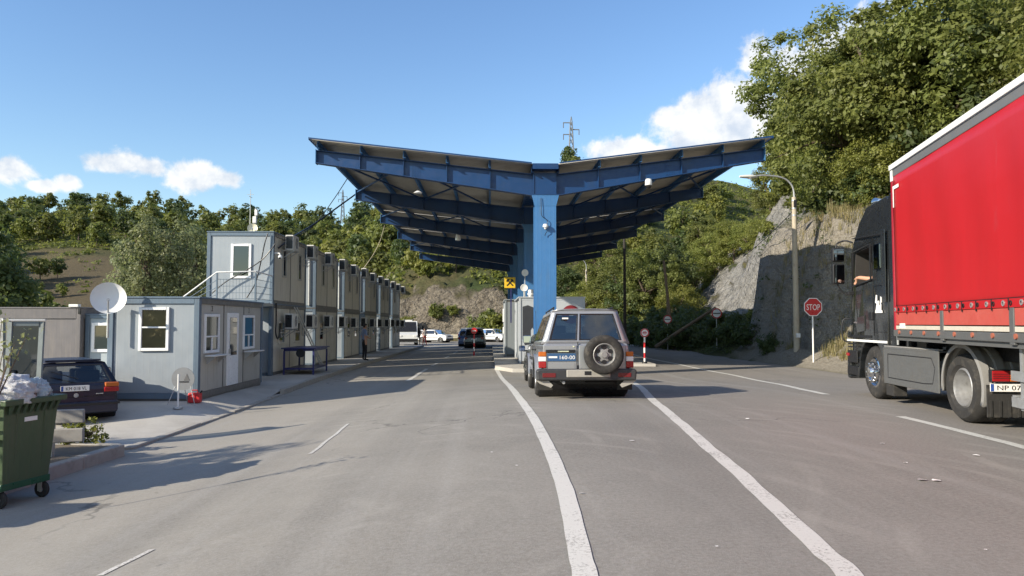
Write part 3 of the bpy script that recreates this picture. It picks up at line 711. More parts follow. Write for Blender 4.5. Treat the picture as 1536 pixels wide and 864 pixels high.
# woodland floor
def cover(name, n, fn, leaf, mat, seed, hgt, lbl=None):
    rng = np.random.default_rng(seed); P_ = []; r2 = random.Random(seed); t = 0
    while len(P_) < n and t < n * 12:
        t += 1; q = fn(r2)
        if q is not None: P_.append(q)
    c = np.array(P_); k = np.repeat(np.arange(len(c)), 16)
    s = np.array([r2.uniform(.5, 1.3) for _ in P_])
    off = rsph(rng, len(k)) * (rng.uniform(0, 1, len(k)) ** .5)[:, None] * (s[k] * hgt)[:, None] * np.array([1.2, 1.2, .8])
    off[:, 2] = np.abs(off[:, 2])
    V, Q = leaf_quads(rng, c[k] + off, off / hgt, leaf, .6)
    tone = np.repeat(np.clip(rng.uniform(0, 1, len(c))[k] * .7 + rng.uniform(0, .3, len(k)), 0, 1), 4)
    return tag(link(name, fastmesh(name, V, Q, [mat], None, tone)), kind='stuff')
def f1(r):
    px = r.uniform(-60, 600); Y = r.uniform(98, 245); X = (px - VX) / F * Y; z = T(X, Y); py = skypy(X, Y, z)
    n = fb(X * .06, Y * .06, 11.)
    if px < 225 and px + 30 * n > 15 and py + 14 * n > 374 and r.random() < .97: return None
    return (X, Y, z - .1)
cover('undergrowth', 4200, f1, .30, m_leaf, 3, 1.3)
def f2(r):
    px = r.uniform(560, 1180); Y = r.uniform(92, 186); X = (px - VX) / F * Y; z = T(X, Y); py = skypy(X, Y, z)
    if px < 790 and py > 432 and r.random() < .90: return None
    if fb(X * .08, Y * .08, 4.) < -.15: return None
    return (X, Y, z - .1)
cover('undergrowth', 3600, f2, .24, m_leaf_y, 4, 1.0)
# central slope beyond the canopy
LC = {'hillyellow': 'yellow green bushy tree on the slope beyond the blue canopy', 'hilltree': 'mid green bushy tree on the slope beyond the blue canopy', 'hilldark': 'dark bushy tree on the slope beyond the blue canopy'}
placed = []; cnt = tries = 0
while cnt < 104 and tries < 4000:
    tries += 1
    px = rr.uniform(500, 1090); Y = rr.uniform(98, 180); X = (px - VX) / F * Y; z = T(X, Y); py = skypy(X, Y, z)
    if px < 800 and py > 431: continue
    if px > 810 and Y < 100: continue
    if any((X - a) ** 2 + (Y - b) ** 2 < 3.6 ** 2 for a, b in placed): continue
    if fb(X * .05, Y * .05, 21.) < -.28: continue
    placed.append((X, Y)); cnt += 1
    k = rr.choices(['hillyellow', 'hilltree', 'hilldark'], (6, 3, 1))[0]
    tree(k, 'slope_tree', (X, Y, z - .3), rr.uniform(.6, 1.05), lab_mid(k, px, py), 'tree', 'trees on the slope beyond the canopy')
for px, Y, s, k, lb in ((735, 86, .62, 'hilltree', 'green bush beside the guard rail left of the grey cabin'), (752, 85, .7, 'hillyellow', 'bright bush behind the grey cabin at the road bend'), (718, 88, .5, 'hilltree', 'low bush behind the row of cars at the bend'),
                        (680, 92, .35, 'hillyellow', 'small scrub at the foot of the pinkish rock face'), (655, 92, .35, 'hilltree', 'scrub behind the white car at the foot of the rock face'),
                        (612, 91, .5, 'hillyellow', 'bush at the far end of the cabin row'), (640, 99, .4, 'hillyellow', 'pale shrub half way up the pinkish rock face')):
    tree(k, 'roadside_bush', gp(px, Y, .05), s, lb, 'bush')
# trees on the far right verge, seen under the canopy
for i, (px, Y, s, k) in enumerate(((850, 96, 1.0, 'dark'), (872, 86, 1.05, 'acacia'), (893, 84, 1.15, 'acacia'), (912, 88, 1.0, 'acacia'), (858, 80, .6, 'oak'), (930, 82, 1.25, 'oak'), (950, 80, 1.3, 'dark'), (974, 78, 1.2, 'oak'), (900, 100, 1.3, 'oak'), (1000, 80, 1.35, 'dark'))):
    tree(k, 'verge_tree', gp(px, Y, .2), s, ['dark tree just right of the front blue column', 'pale green tree behind the distant street lamp', 'bright yellow green tree in sun right of the distant street lamp', 'yellow green tree left of the black utility pole', 'low tree behind the roof of the booth with the red disc', 'tall mid green tree behind the black utility pole', 'dark tree right of the black utility pole', 'tree behind the leaning wooden pole', 'tall tree rearmost behind the distant street lamp', 'dark tree at the head of the shaded bank'][i])
# wood above the cliff on the right
LR = {'oak': 'leafy oak in the wood above the grey cliff', 'acacia': 'yellow green feathery tree in the wood above the grey cliff', 'dark': 'dark leafed tree in the wood above the grey cliff'}
placed = []
def rt(px, py, Y, s, k, lb, grp=None, name='tree'):
    X = (px - VX) / F * Y; o = tree(k, name, (X, Y, T(X, Y) - 1.5 * s), s, lb, 'tree', grp); placed.append((X, Y)); return o
rt(1165, 0, 64, .75, 'oak', 'leafy tree at the left tip of the wood, reaching out over the canopy end')
rt(1205, 0, 57, 1.1, 'oak', 'tall oak whose top stands out against the white cloud')
rt(1240, 0, 53, 1.75, 'oak', 'tallest oak near the upper right, its crown leaving the picture top')
rt(1205, 0, 60, 1.0, 'acacia', 'yellow green feathery tree hanging over the pale rock above the street lamp')
rt(1232, 0, 47.5, 1.15, 'acacia', 'yellow green feathery tree on the cliff top behind the street lamp')
rt(1272, 0, 42, 1.15, 'acacia', 'yellow green feathery tree between the street lamp and the lorry cab')
rt(1262, 0, 46, 1.7, 'oak', 'great oak rising behind the feathery trees above the street lamp')
rt(1290, 0, 36, 1.30, 'oak', 'broad oak above the lorry cab')
rt(1345, 0, 35, 1.45, 'oak', 'broad oak above the front corner of the red trailer')
rt(1400, 0, 34, 1.5, 'oak', 'oak behind the top edge of the red trailer')
rt(1460, 0, 33, 1.5, 'dark', 'dark oak behind the top edge of the red trailer')
rt(1520, 0, 31, 1.5, 'oak', 'large oak at the upper right picture corner')
rt(1330, 0, 33.5, .7, 'acacia', 'small yellow green tree at the cliff edge right behind the lorry cab')
rt(1285, 0, 38.5, .75, 'dark', 'small dark tree at the cliff edge left of the lorry cab')
rt(1020, 0, 74, 1.0, 'acacia', 'yellow green tree at the left end of the pale rock')
for i, (px, Y, sc) in enumerate(((1005, 86, 1.1), (1040, 84, 1.1), (1075, 84, 1.15), (1105, 80, .95), (1060, 92, 1.2), (1128, 76, .8), (1025, 95, 1.1), (980, 92, 1.0), (1092, 90, 1.0), (960, 98, 1.0), (1150, 72, .75))):
    rt(px, 0, Y, sc, 'acacia' if i != 4 else 'oak', 'yellow green tree on the hillside behind the pale rock' if i != 4 else 'mid green oak on the hillside behind the pale rock')
cnt = tries = 0
while cnt < 70 and tries < 4000:
    tries += 1
    Y = rr.uniform(20, 82); X = edge(Y) + rr.uniform(6.5, 42)
    if Y > 43 and X < edge(Y) + 12: continue
    if any((X - a) ** 2 + (Y - b) ** 2 < 2.9 ** 2 for a, b in placed): continue
    px = VX + F * X / Y
    if px > 1750 or px < 960 or (Y > 43 and px < 1225): continue
    placed.append((X, Y)); cnt += 1
    k = rr.choices(['oak', 'acacia', 'dark'], (6, 2.5 if px > 1250 else 5, 2))[0]
    s = rr.uniform(.9, 1.4) * (1 if px > 1200 else .62)
    tree(k, 'tree', (X, Y, T(X, Y) - 1.5 * s), s, LR[k], 'tree', 'trees in the wood above the cliff')
def f5(r):
    Y = r.uniform(18, 70); X = edge(Y) + r.uniform(4.2 if Y < 43 else 11.5, 26)
    if fb(X * .2, Y * .2, 31.) < -.25: return None
    return (X, Y, T(X, Y) - .1)
cover('undergrowth', 900, f5, .09, m_leaf, 6, 1.5)
cover('undergrowth', 600, f5, .09, m_leaf_y, 7, 1.3)
# shrubs hanging on the cliff and on the shaded bank
for i, (px, Y, s, k) in enumerate(((1075, 52, .9, 'bush'), (1040, 55, 1.1, 'bush'), (1010, 58, 1.2, 'bush'), (985, 62, 1.2, 'bush'), (965, 66, 1.2, 'bush'), (1105, 46, .95, 'bush'), (1130, 42.0, .7, 'bush'), (1160, 38.5, .55, 'bush'), (1090, 50, 1.1, 'bush'), (1060, 60, 1.2, 'bush'), (1030, 66, 1.3, 'bush'),
                                   (1000, 72, 1.6, 'bush'), (1108, 56, .6, 'paleb'), (1185, 53, .8, 'paleb'), (1165, 56, .7, 'paleb'), (1252, 37.5, .8, 'bush'), (1285, 36, .95, 'bush'), (1318, 34, .95, 'bush'), (1270, 39, .9, 'bush'), (1140, 53, .6, 'paleb'), (1090, 58, .7, 'paleb'), (1060, 58, .8, 'paleb'), (1158, 60, .8, 'paleb'), (1178, 47, .6, 'paleb'), (1205, 50, .7, 'paleb'), (1100, 51, .6, 'bush'), (1125, 50, .5, 'paleb'), (945, 74, 1.5, 'bush'))):
    tree(k, 'bush', gp(px, Y, .1), s, 'dark green bush on the shaded bank' if k == 'bush' and px < 1180 else ('pale scrub clinging to the sunlit rock' if k == 'paleb' else 'dark bush overhanging the cliff near the lorry cab'), 'bush', 'bushes on the bank and cliff')
def f3(r):
    Y = r.uniform(28, 78); X = edge(Y) + r.uniform(.3, 5) * (1 if Y > 43 else .8)
    if Y < 43 and (X - edge(Y) < 1.4 or r.random() < .80): return None
    return (X, Y, T(X, Y) - .05)
cover('ground_cover', 900, f3, .075, m_leaf_d, 8, .5)
def f4(r):
    Y = r.uniform(27, 40); X = edge(Y) + r.uniform(1.0, 4.2)
    if fb(X * .5, Y * .5, 2.) < -.05: return None
    return (X, Y, T(X, Y) - .02)
def grass(name, n, fn, h, seed):
    rng = np.random.default_rng(seed); r2 = random.Random(seed); V = []; Q = []; tn = []
    k = 0
    while k < n:
        q = fn(r2)
        if q is None: continue
        k += 1; q = Vector(q); t = r2.random()
        for _ in range(7):
            a = r2.uniform(0, 6.28); d = Vector((math.cos(a), math.sin(a), 0)); b = q + Vector((r2.uniform(-.12, .12), r2.uniform(-.12, .12), 0)); hh = h * r2.uniform(.5, 1.3)
            s = Vector((-d.y, d.x, 0)) * .012; o = len(V)
            V += [b - s, b + s, b + d * hh * .3 + Vector((0, 0, hh)) + s * .2, b + d * hh * .3 + Vector((0, 0, hh)) - s * .2]; Q.append((o, o + 1, o + 2, o + 3)); tn += [t] * 4
    return tag(link(name, fastmesh(name, V, Q, [m_grass], None, tn)), kind='stuff')
grass('dry_grass', 900, f4, .42, 5)
# poplars behind the cabins
for i, (px, Y, s) in enumerate(((196, 43, .92), (222, 41, 1.0), (250, 44, 1.02), (274, 42, .97), (300, 45, 1.06), (322, 48, .95), (235, 47, .85))):
    tree('poplar', 'poplar_tree', gp(px, Y, .2), s * .88, sz=1.2, label= ['poplar with silvery leaves leftmost of the row behind the blue grey cabin', 'poplar with silvery leaves second from the left behind the blue grey cabin', 'tall silvery poplar above the middle of the blue grey cabin roof', 'poplar between the tall middle one and the two storey cabins', 'tallest silvery poplar touching the two storey cabin block', 'poplar half hidden by the two storey cabin block', 'shorter poplar standing behind the others'][i])
# trees left of the yard: one leans into the picture, the rest only throw their shade
tree('dark', 'yard_tree', gp(-18, 27, .1), .95, 'dark tree at the left picture edge behind the cabin roof')
tree('poplar', 'yard_tree', gp(8, 30, .1), .72, 'silvery leaved young tree at the left picture edge')
SHD = [(-10.9, 8.4, .46, 'oak'), (-10.4, 6.7, .52, 'poplar'), (-12.4, 10.4, .50, 'acacia'), (-13.6, 6.0, .75, 'poplar')]
for i, (X, Y, s, k) in enumerate(SHD):
    tree(k, 'roadside_tree', (X, Y, g(X, Y)), s, ['young oak beside the pavement near the bins', 'slim poplar beside the pavement near the bins', 'feathery tree at the back of the planting bed', 'taller poplar left of the bins'][i])
# twig with a few leaves poking in at the left edge
def sapling():
    rng = np.random.default_rng(77); o = thing('sapling', 'thin twig with pale leaves at the left edge above the bin', 'plant', at(-14, 640, 8.0)); b = Vector(o.location)
    m = MB(); ends = [at(6, 520, 8), at(22, 516, 8.0), at(40, 505, 8.05), at(12, 545, 7.95), at(30, 525, 8.1), at(3, 480, 8.1), at(15, 530, 8.0)]
    V = []; 
    for e in ends: m.tube([(0, 0, -.6), (.02, 0, .2), (b.lerp(e, .6) - b) + Vector((0, 0, .06)), e - b], [.012, .010, .006, .003], 5)
    pos = []
    for e in ends:
        for _ in range(9): pos.append(list(e - b + Vector((rng.normal() * .05, rng.normal() * .06, rng.normal() * .06))))
    pos = np.array(pos); Vq, Q = leaf_quads(rng, pos, rsph(rng, len(pos)), .030, .62, 1.5)
    m.ob('stem', m_bark, o, 60); link('leaves', fastmesh('leaves', Vq, Q, [m_leaf_s], None, np.repeat(rng.uniform(.4, 1, len(pos)), 4)), o)
sapling()
def bed_shrub():
    rng = np.random.default_rng(5); o = thing('shrub', 'small leafy shrub in the planting bed beside the green bin', 'shrub', P(128, 672, .1))
    cl, pos, out, tone = crown_pts(rng, 34, 26, (.42, .34, .26), .27, .11, .5)
    V, Q = leaf_quads(rng, pos, out, .032, .6, 1.2)
    trunk_mb(rng, cl, .2, .015, 0, 14).ob('stem', m_bark, o, 60); link('foliage', fastmesh('foliage', V, Q, [m_leaf_y], None, np.repeat(tone, 4)), o)
bed_shrub()
# ================================================================== CANOPY
CY = [27 + 8.0 * k for k in range(6)]
def beam_bot(X): return 6.17 + (.146 * (1.62 - X) if X < 2 else .1755 * (X - 2.38))
def beam_top(X): return 6.97 + (.1058 * (1.62 - X) if X < 2 else .132 * (X - 2.38))
def canopy():
    base = Vector((2.0, 27.0, -.42)); C = thing('canopy', 'large blue steel butterfly canopy spanning the road on a row of columns', 'canopy', base)
    # columns
    cm = MB(); h0, h1 = -.2, 6.17 + .42
    for s in (-1, 1): cm.bb((-.39, s * .38 - .018, h0), (.39, s * .38 + .018, h1))
    cm.bb((-.014, -.36, h0), (.014, .36, h1 - .002))
    cap = MB()
    for s in (-1,): cap.prism([(-.39, h1 - .42), (.39, h1 - .42), (.50, h1 - .01), (-.50, h1 - .01)], 'Y', s * .402 - .003, s * .402 + .003)
    cme = cm.mesh('column', m_blue_col); capm = cap.mesh('haunch', m_blue_col)
    hub = MB(); hub.bb((-.41, -.17, h1 + .01), (.41, .17, h1 + .81))
    for s in (-1, 1): hub.bb((s * .41 - .012, -.2, h1 + .0), (s * .41 + .012, .2, h1 + .84))
    hub.bb((-.52, -.42, h1 - .012), (.52, .42, h1 + .018)); hub.bb((-.43, -.2, h1 + .80), (.43, .2, h1 + .83))
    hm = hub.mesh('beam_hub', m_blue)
    bpl = MB().bb((-.55, -.55, -.2), (.55, .55, -.02 + .12)).mesh('base_plate', m_galv)
    sides = {}
    for s, x0, x1 in ((-1, 1.575, -6.34), (1, 2.425, 10.17)):
        n = 1
        web = MB(); fl = MB()
        q = [(x0, beam_bot(x0)), (x1, beam_bot(x1)), (x1, beam_top(x1)), (x0, beam_top(x0))]
        q = [(a - base.x, b - base.z) for a, b in q]
        web.prism(q, 'Y', -.012, .012)
        for f, o in ((0, .0), (1, .0)):
            a = q[0] if f == 0 else q[3]; b = q[1] if f == 0 else q[2]; d = .022 if f == 0 else -.022
            web.prism([a, b, (b[0], b[1] + d), (a[0], a[1] + d)], 'Y', -.15, .15)
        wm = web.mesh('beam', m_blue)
        ep = MB().bb((x1 - base.x - .012 + .012 * s, -.16, beam_bot(x1) - base.z - .02), (x1 - base.x + .012 + .012 * s, .16, beam_top(x1) - base.z + .02)).mesh('end_plate', m_blue_col)
        st = []
        px_ = [x0 + (x1 - x0) * k / 5 for k in range(1, 5)]
        for X in px_:
            st.append(MB().bb((X - base.x - .012, -.135, beam_bot(X) - base.z + .03), (X - base.x + .012, .135, beam_top(X) - base.z - .028)).mesh('stiffener', m_blue))
        jx = x0 + (x1 - x0) * .545
        spl = MB().bb((jx - base.x - .16, -.02, beam_bot(jx) - base.z + .05), (jx - base.x + .16, .02, beam_top(jx) - base.z - .05))
        for i in range(3):
            for j in range(6): spl.bb((jx - base.x - .11 + .09 * i - .015, -.034, beam_bot(jx) - base.z + .09 + j * .085), (jx - base.x - .11 + .09 * i + .015, .034, beam_bot(jx) - base.z + .12 + j * .085))
        sides[s] = (wm, ep, st, spl.mesh('splice_plate', m_blue))
    for k, Y in enumerate(CY):
        y = Y - base.y
        c = link('column', cme, C, loc=(0, y, 0)); link('haunch', capm, c); link('base_plate', bpl, c, .01)
        link('beam_hub', hm, C, loc=(0, y, 0))
        for s in (-1, 1):
            wm, ep, st, sp = sides[s]
            b = link('beam', wm, C, loc=(0, y, 0)); link('end_plate', ep, b); link('splice_plate', sp, b)
            for q in st: link('stiffener', q, b)
    # purlins, roof sheets, bracing
    for s, x0, x1 in ((-1, 1.5, -6.25), (1, 2.5, 10.08)):
        for k in range(6):
            X = x0 + (x1 - x0) * k / 5; z = beam_top(X) + .003
            p = MB(); p.bb((-.006, -.35, 0), (.006, 40.5, .26)); p.bb((0, -.35, .245), (.08 * -s, 40.5, .257)); p.bb((0, -.35, .003), (.08 * -s, 40.5, .015))
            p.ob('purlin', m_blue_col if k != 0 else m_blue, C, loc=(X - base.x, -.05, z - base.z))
        n = 33
        def sheetm(y0, L, ov0, ov1):
            V = []; Fq = []; xa, xb = x0 + .35 * s * -1, x1 + .22 * s; prof = []
            y = y0 - ov0; i = 0
            while y < y0 + L + ov1:
                for dy, dz in ((0, 0), (.10, 0), (.135, .045), (.215, .045)): prof.append((y + dy, dz))
                y += .25
            for yy, dz in prof:
                for X in (xa, (xa + xb) / 2, xb): V.append((X - base.x, yy, beam_top(X) + .272 + dz - base.z))
            for a in range(len(prof) - 1):
                for b in range(2): Fq.append((a * 3 + b, a * 3 + b + 1, a * 3 + b + 4, a * 3 + b + 3))
            me = fastmesh('roof_sheet', V, Fq, [m_roof]); o = link('roof_sheet', me, C); sd = o.modifiers.new('thick', 'SOLIDIFY'); sd.thickness = .006
        for k in range(5): sheetm(8. * k, 8., .55 if k == 0 else 0, .5 if k == 4 else 0)
        tr = MB(); tr.beam((x0 - base.x, -.60, beam_top(x0) + .30 - base.z), (x1 + .22 * s - base.x, -.60, beam_top(x1 + .22 * s) + .30 - base.z), .02, .05)
        tr.ob('roof_edge_trim', m_blue, C)
        sd = MB(); sd.bb((x1 + .25 * s - base.x - .012, -.6, beam_top(x1) + .27 - base.z), (x1 + .25 * s - base.x + .012, 41, beam_top(x1) + .36 - base.z)); sd.ob('roof_edge_trim', m_blue, C)
        for k in range(5):
            for a, b in ((.2, 1.) if k % 2 == 0 else (.2, .6), (.6, .2) if True else 0):
                pass
        for k in (0, 1, 3):
            for a, b in ((1., .6), (.6, 1.), (.6, .2), (.2, .6)):
                Xa = x0 + (x1 - x0) * a; Xb = x0 + (x1 - x0) * b
                MB().beam((Xa - base.x, 8 * k + .2, beam_top(Xa) - .12 - base.z), (Xb - base.x, 8 * k + 7.8, beam_top(Xb) - .12 - base.z), .06, .06).ob('brace', m_blue, C)
    # valley gutter
    gt = MB(); gt.bb((-.46, -.58, h1 + .92), (.46, 41, h1 + .94)); gt.bb((-.47, -.58, h1 + .92), (-.455, 41, h1 + 1.09)); gt.bb((.455, -.58, h1 + .92), (.47, 41, h1 + 1.09)); gt.bb((-.46, -.6, h1 + .90), (.46, -.575, h1 + 1.10))
    gt.ob('valley_gutter', m_blue, C)
    return C
canopy()
def cable(name, label, pts, r, mat, n=16, cat='cable', sag=0.):
    c = catm([Vector(p) for p in pts], 8) if len(pts) > 2 else [Vector(pts[0]).lerp(Vector(pts[1]), i / n) - Vector((0, 0, sag * 4 * (i / n) * (1 - i / n))) for i in range(n + 1)]
    m = MB(); m.tube(c, r, 6); return tag(m.ob(name, mat, None, 60), label, cat)
# things fixed to the canopy
def dome_camera(loc, label, mt=m_white):
    t = thing('dome_camera', label, 'camera', loc)
    MB().bb((-.05, -.02, .10), (.05, .16, .34)).ob('bracket', mt, t, None, .01)
    MB().rev([(.0, .34), (.10, .33), (.125, .26), (.13, .12), (.12, .10), (0, .10)], (0, -.10, 0), 'Z', 20).ob('housing', mt, t, 40)
    MB().rev([(.105, .10), (.10, .05), (.07, .0), (0, -.03)], (0, -.10, 0), 'Z', 20).ob('dome', m_black, t, 60)
    return t
dome_camera(at(972, 283, 26.6), 'white dome security camera hanging under the right canopy beam')
def flood():
    t = thing('floodlight', 'small lamp with white cover hung under the left front canopy beam', 'lamp', at(627, 288, 27.0))
    MB().bb((-.02, -.02, 0), (.02, .02, .16)).ob('stem', m_black, t)
    MB().rev([(0, .05), (.05, .04), (.16, -.03), (.15, -.045), (0, -.03)], (0, 0, 0), 'Z', 18).ob('shade', m_white, t, 40)
flood()
def bulb():
    t = thing('hanging_lamp', 'clear bell shaped lamp hanging below the left canopy wing', 'lamp', at(687, 356, 43.4))
    MB().tube([(0, 0, .3), (0, 0, .72)], .012, 6).ob('cord', m_black, t)
    MB().rev([(.03, .34), (.09, .30), (.13, .12), (.17, -.10), (.16, -.17), (.08, -.2), (0, -.2)], (0, 0, 0), 'Z', 18).ob('shade', m_lwht, t, 50)
    MB().rev([(.0, .36), (.045, .35), (.05, .28), (0, .28)], (0, 0, 0), 'Z', 12).ob('cap', m_galv, t, 50)
bulb()
def sensor():
    t = thing('column_lamp', 'small white lamp with a loose black wire on the front column', 'lamp', at(818, 340, 26.58))
    MB().rev([(0, .09), (.07, .08), (.10, .02), (.095, -.03), (0, -.03)], (0, -.08, 0), 'Z', 18).ob('cover', m_white, t, 45)
    MB().rev([(.06, -.03), (.045, -.10), (0, -.12)], (0, -.08, 0), 'Z', 14).ob('bulb', m_lwht, t, 60)
    MB().bb((-.03, -.06, -.03), (.03, .02, .05)).ob('mount', m_galv, t)
    MB().tube(catm([Vector(p) for p in ((-.16, -.02, 1.05), (-.15, -.03, .7), (-.13, -.03, .4), (.06, -.05, .22), (.05, -.06, .08))], 6), .012, 6).ob('wire', m_black, t, 60)
    MB().tube(catm([Vector(p) for p in ((.02, -.08, -.10), (.06, -.07, -.18), (.0, -.05, -.26), (-.02, -.04, -.34))], 6), .012, 6).ob('wire', m_black, t, 60)
sensor()
cable('cable', 'thick black cable sagging from the second canopy beam end to the cabin roof corner', [at(534, 291, 35), at(505, 312, 34), at(470, 337, 32), at(438, 356, 29.5), at(418, 372, 28)], .035, m_black)
cable('cable', 'thin dark cable from the canopy edge down to the cabin roof', [at(521, 268, 29.5), at(500, 300, 31), at(474, 335, 32.5), at(450, 352, 31)], .018, m_black)
cable('cable', 'pale cable hanging from the third canopy beam down to the cabin row', [at(577, 338, 43), at(570, 362, 44), at(558, 385, 45), at(541, 408, 46.0)], .022, M('pale_cable', (.42, .38, .28), .6))
cable('cable', 'black cable hanging diagonally across the end wall of the two storey cabin', [at(413, 366, 27.40), at(395, 388, 27.35), at(372, 404, 27.35), at(340, 422, 27.35), at(318, 440, 27.35)], .022, m_black)
cable('cable', 'black cable running down from the roof of the two storey cabin behind the railing', [at(402, 350, 27.42), at(397, 366, 27.38), at(391, 395, 27.36), at(383, 425, 27.36), at(370, 447, 27.36)], .022, m_black)

# ================================================================== CABINS
def window_part(parent, face, a0, a1, z0, z1, off, fr=.06, frm=m_pvc, glass=m_dtint, back=m_room, bars=(), depth=.05, name='window'):
    """face 'E': wall facing +X at x=off, a runs along y; 'S': wall facing -Y at y=off, a runs along x"""
    def bx(m, a, b, zz0, zz1, d0, d1):
        if face == 'E': m.bb((off + d0, a, zz0), (off + d1, b, zz1))
        else: m.bb((a, off - d1, zz0), (b, off - d0, zz1))
    m = MB(); bx(m, a0, a0 + fr, z0, z1, .0, depth); bx(m, a1 - fr, a1, z0, z1, .0, depth); bx(m, a0 + fr, a1 - fr, z0, z0 + fr, .0, depth); bx(m, a0 + fr, a1 - fr, z1 - fr, z1, .0, depth)
    for b in bars:
        if b[0] == 'h': bx(m, a0 + fr, a1 - fr, b[1] - .02, b[1] + .02, .004, depth - .006)
        else: bx(m, b[1] - .02, b[1] + .02, b[2] if len(b) > 2 else z0 + fr, b[3] if len(b) > 3 else z1 - fr, .004, depth - .008)
    w = m.ob(name, frm, parent, None, .006, seg=1)
    p = MB(); dd = off + (.017 if face == 'E' else -.017); p.poly([(dd, q, r) if face == 'E' else (q, dd, r) for q, r in ((a0 + fr, z0 + fr), (a1 - fr, z0 + fr), (a1 - fr, z1 - fr), (a0 + fr, z1 - fr))]); pn = p.ob('pane', glass, w)
    if (pn.data.polygons[0].normal.x < 0 if face == 'E' else pn.data.polygons[0].normal.y > 0): pn.data.flip_normals()
    p = MB(); bx(p, a0 + fr - .004, a1 - fr + .004, z0 + fr - .004, z1 - fr + .004, .002, .006); p.ob('blind' if back is m_blind else 'backing', back, w)
    return w
def cabin(name, label, X1, Y0, z0, D, L, H, bays, mats, roofm=m_frame, top=.12, bot=.12, frm=(m_frame, m_frame_dk), end_split=1, group=None):
    t = thing(name, label, 'cabin', (X1, Y0, z0), 0, group)
    mend, mlong = mats; pw = .14
    f = MB()
    for x in (-D + pw / 2, -pw / 2):
        for y in (pw / 2, L - pw / 2): MB().box((x, y, H / 2), (pw, pw, H)).ob('corner_post', frm[0], t, None, .012, seg=1)
    for y in (.07, L - .07):
        MB().bb((-D + pw + .002, y - .065, .0), (-pw - .002, y + .065, bot)).ob('floor_rail', frm[0], t); MB().bb((-D + pw + .002, y - .068, H - top), (-pw - .002, y + .068, H - .001)).ob('roof_rail', frm[0], t)
    for x in (-.07, -D + .07):
        MB().bb((x - .065, pw + .002, 0), (x + .065, L - pw - .002, bot)).ob('floor_rail', frm[1], t); MB().bb((x - .068, pw + .002, H - top), (x + .068, L - pw - .002, H - .001)).ob('roof_rail', frm[1], t)
    MB().bb((-D - .02, -.02, H), (.02, L + .02, H + .045)).ob('roof', roofm, t, None, .01, seg=1)
    n = len(bays); span = (L - 2 * pw) / n
    for i in range(n):
        a = pw + span * i; MB().bb((-.075, a + .022, bot + .002), (-.032, a + span - .022, H - top - .002)).ob('wall_panel', mlong, t, None, .004, seg=1)
        MB().bb((-D + .032, a + .022, bot + .002), (-D + .075, a + span - .022, H - top - .002)).ob('wall_panel', mlong, t)
        if i: MB().bb((-.09, a - .022, bot + .002), (-.02, a + .022, H - top - .002)).ob('wall_joint', frm[1], t)
        if i: MB().bb((-D + .02, a - .022, bot + .002), (-D + .09, a + .022, H - top - .002)).ob('wall_joint', frm[1], t)
    es = (D - 2 * pw) / end_split
    for i in range(end_split):
        a = -D + pw + es * i
        MB().bb((a + .002, .04, bot + .002), (a + es - .002, .085, H - top - .002)).ob('wall_panel', mend, t, None, .003, seg=1); MB().bb((a + .002, L - .085, bot + .002), (a + es - .002, L - .04, H - top - .002)).ob('wall_panel', mend, t)
    return t
rng = random.Random(3)
BY = [27.5 + 6.7 * k for k in range(6)]; BL = 4.9; BX = -8.0; BH = 2.62; BZ = -.43
ordn = ['nearest', 'second', 'third', 'fourth', 'fifth', 'farthest']
m_facade = M('facade_panel', (.60, .565, .475), .5, 0, .08, 1.0, .03, 50, .42, (.24, .215, .17), streak=True)
for k, Y in enumerate(BY):
    D = 2.44 if k == 0 else 2.1
    for fl in (0, 1):
        t = cabin('cabin', f'{"upper" if fl else "ground floor"} beige cabin of the {ordn[k]} block in the two storey row', BX, Y, BZ - .02 * k + fl * (BH + .05), D, BL, BH, [0, 1], (m_pan_end, m_facade), m_frame if k == 0 else m_frame_dk, group='stacked site cabins in a row')
        wn = []
        for b in (0, 1):
            c = .14 + 2.31 * b
            if fl:
                if rng.random() < .85 or k == 0: wn.append((c + 1.1, c + 1.62, 1.05, 2.15))
            else:
                if b == 0 or rng.random() < .6: wn.append((c + .65, c + 1.55, 1.15, 2.0))
                else:
                    MB().bb((-.032, c + .75, .13), (.012, c + 1.55, 2.1)).ob('door', m_pvc if k == 3 else m_facade, t, None, .006, seg=1)
        for w in wn: window_part(t, 'E', w[0], w[1], w[2], w[3], -.032, .06, m_facade if not fl else m_pan_long, m_dtint, m_room, (('h', (w[2] + w[3]) / 2),) if not fl else ())
        if k == 0 and fl: window_part(t, 'S', -2.44 + .88, -2.44 + 1.62, .92, 2.20, .04, .09, m_pvc, m_tint, m_room, ())
        # pipe and bundle strip on the end wall seen in the gap
        if k and fl: MB().tube([(-.30, -.03, .1), (-.30, -.03, BH - .2)], .045, 8).ob('down_pipe', m_galv, t, 60)
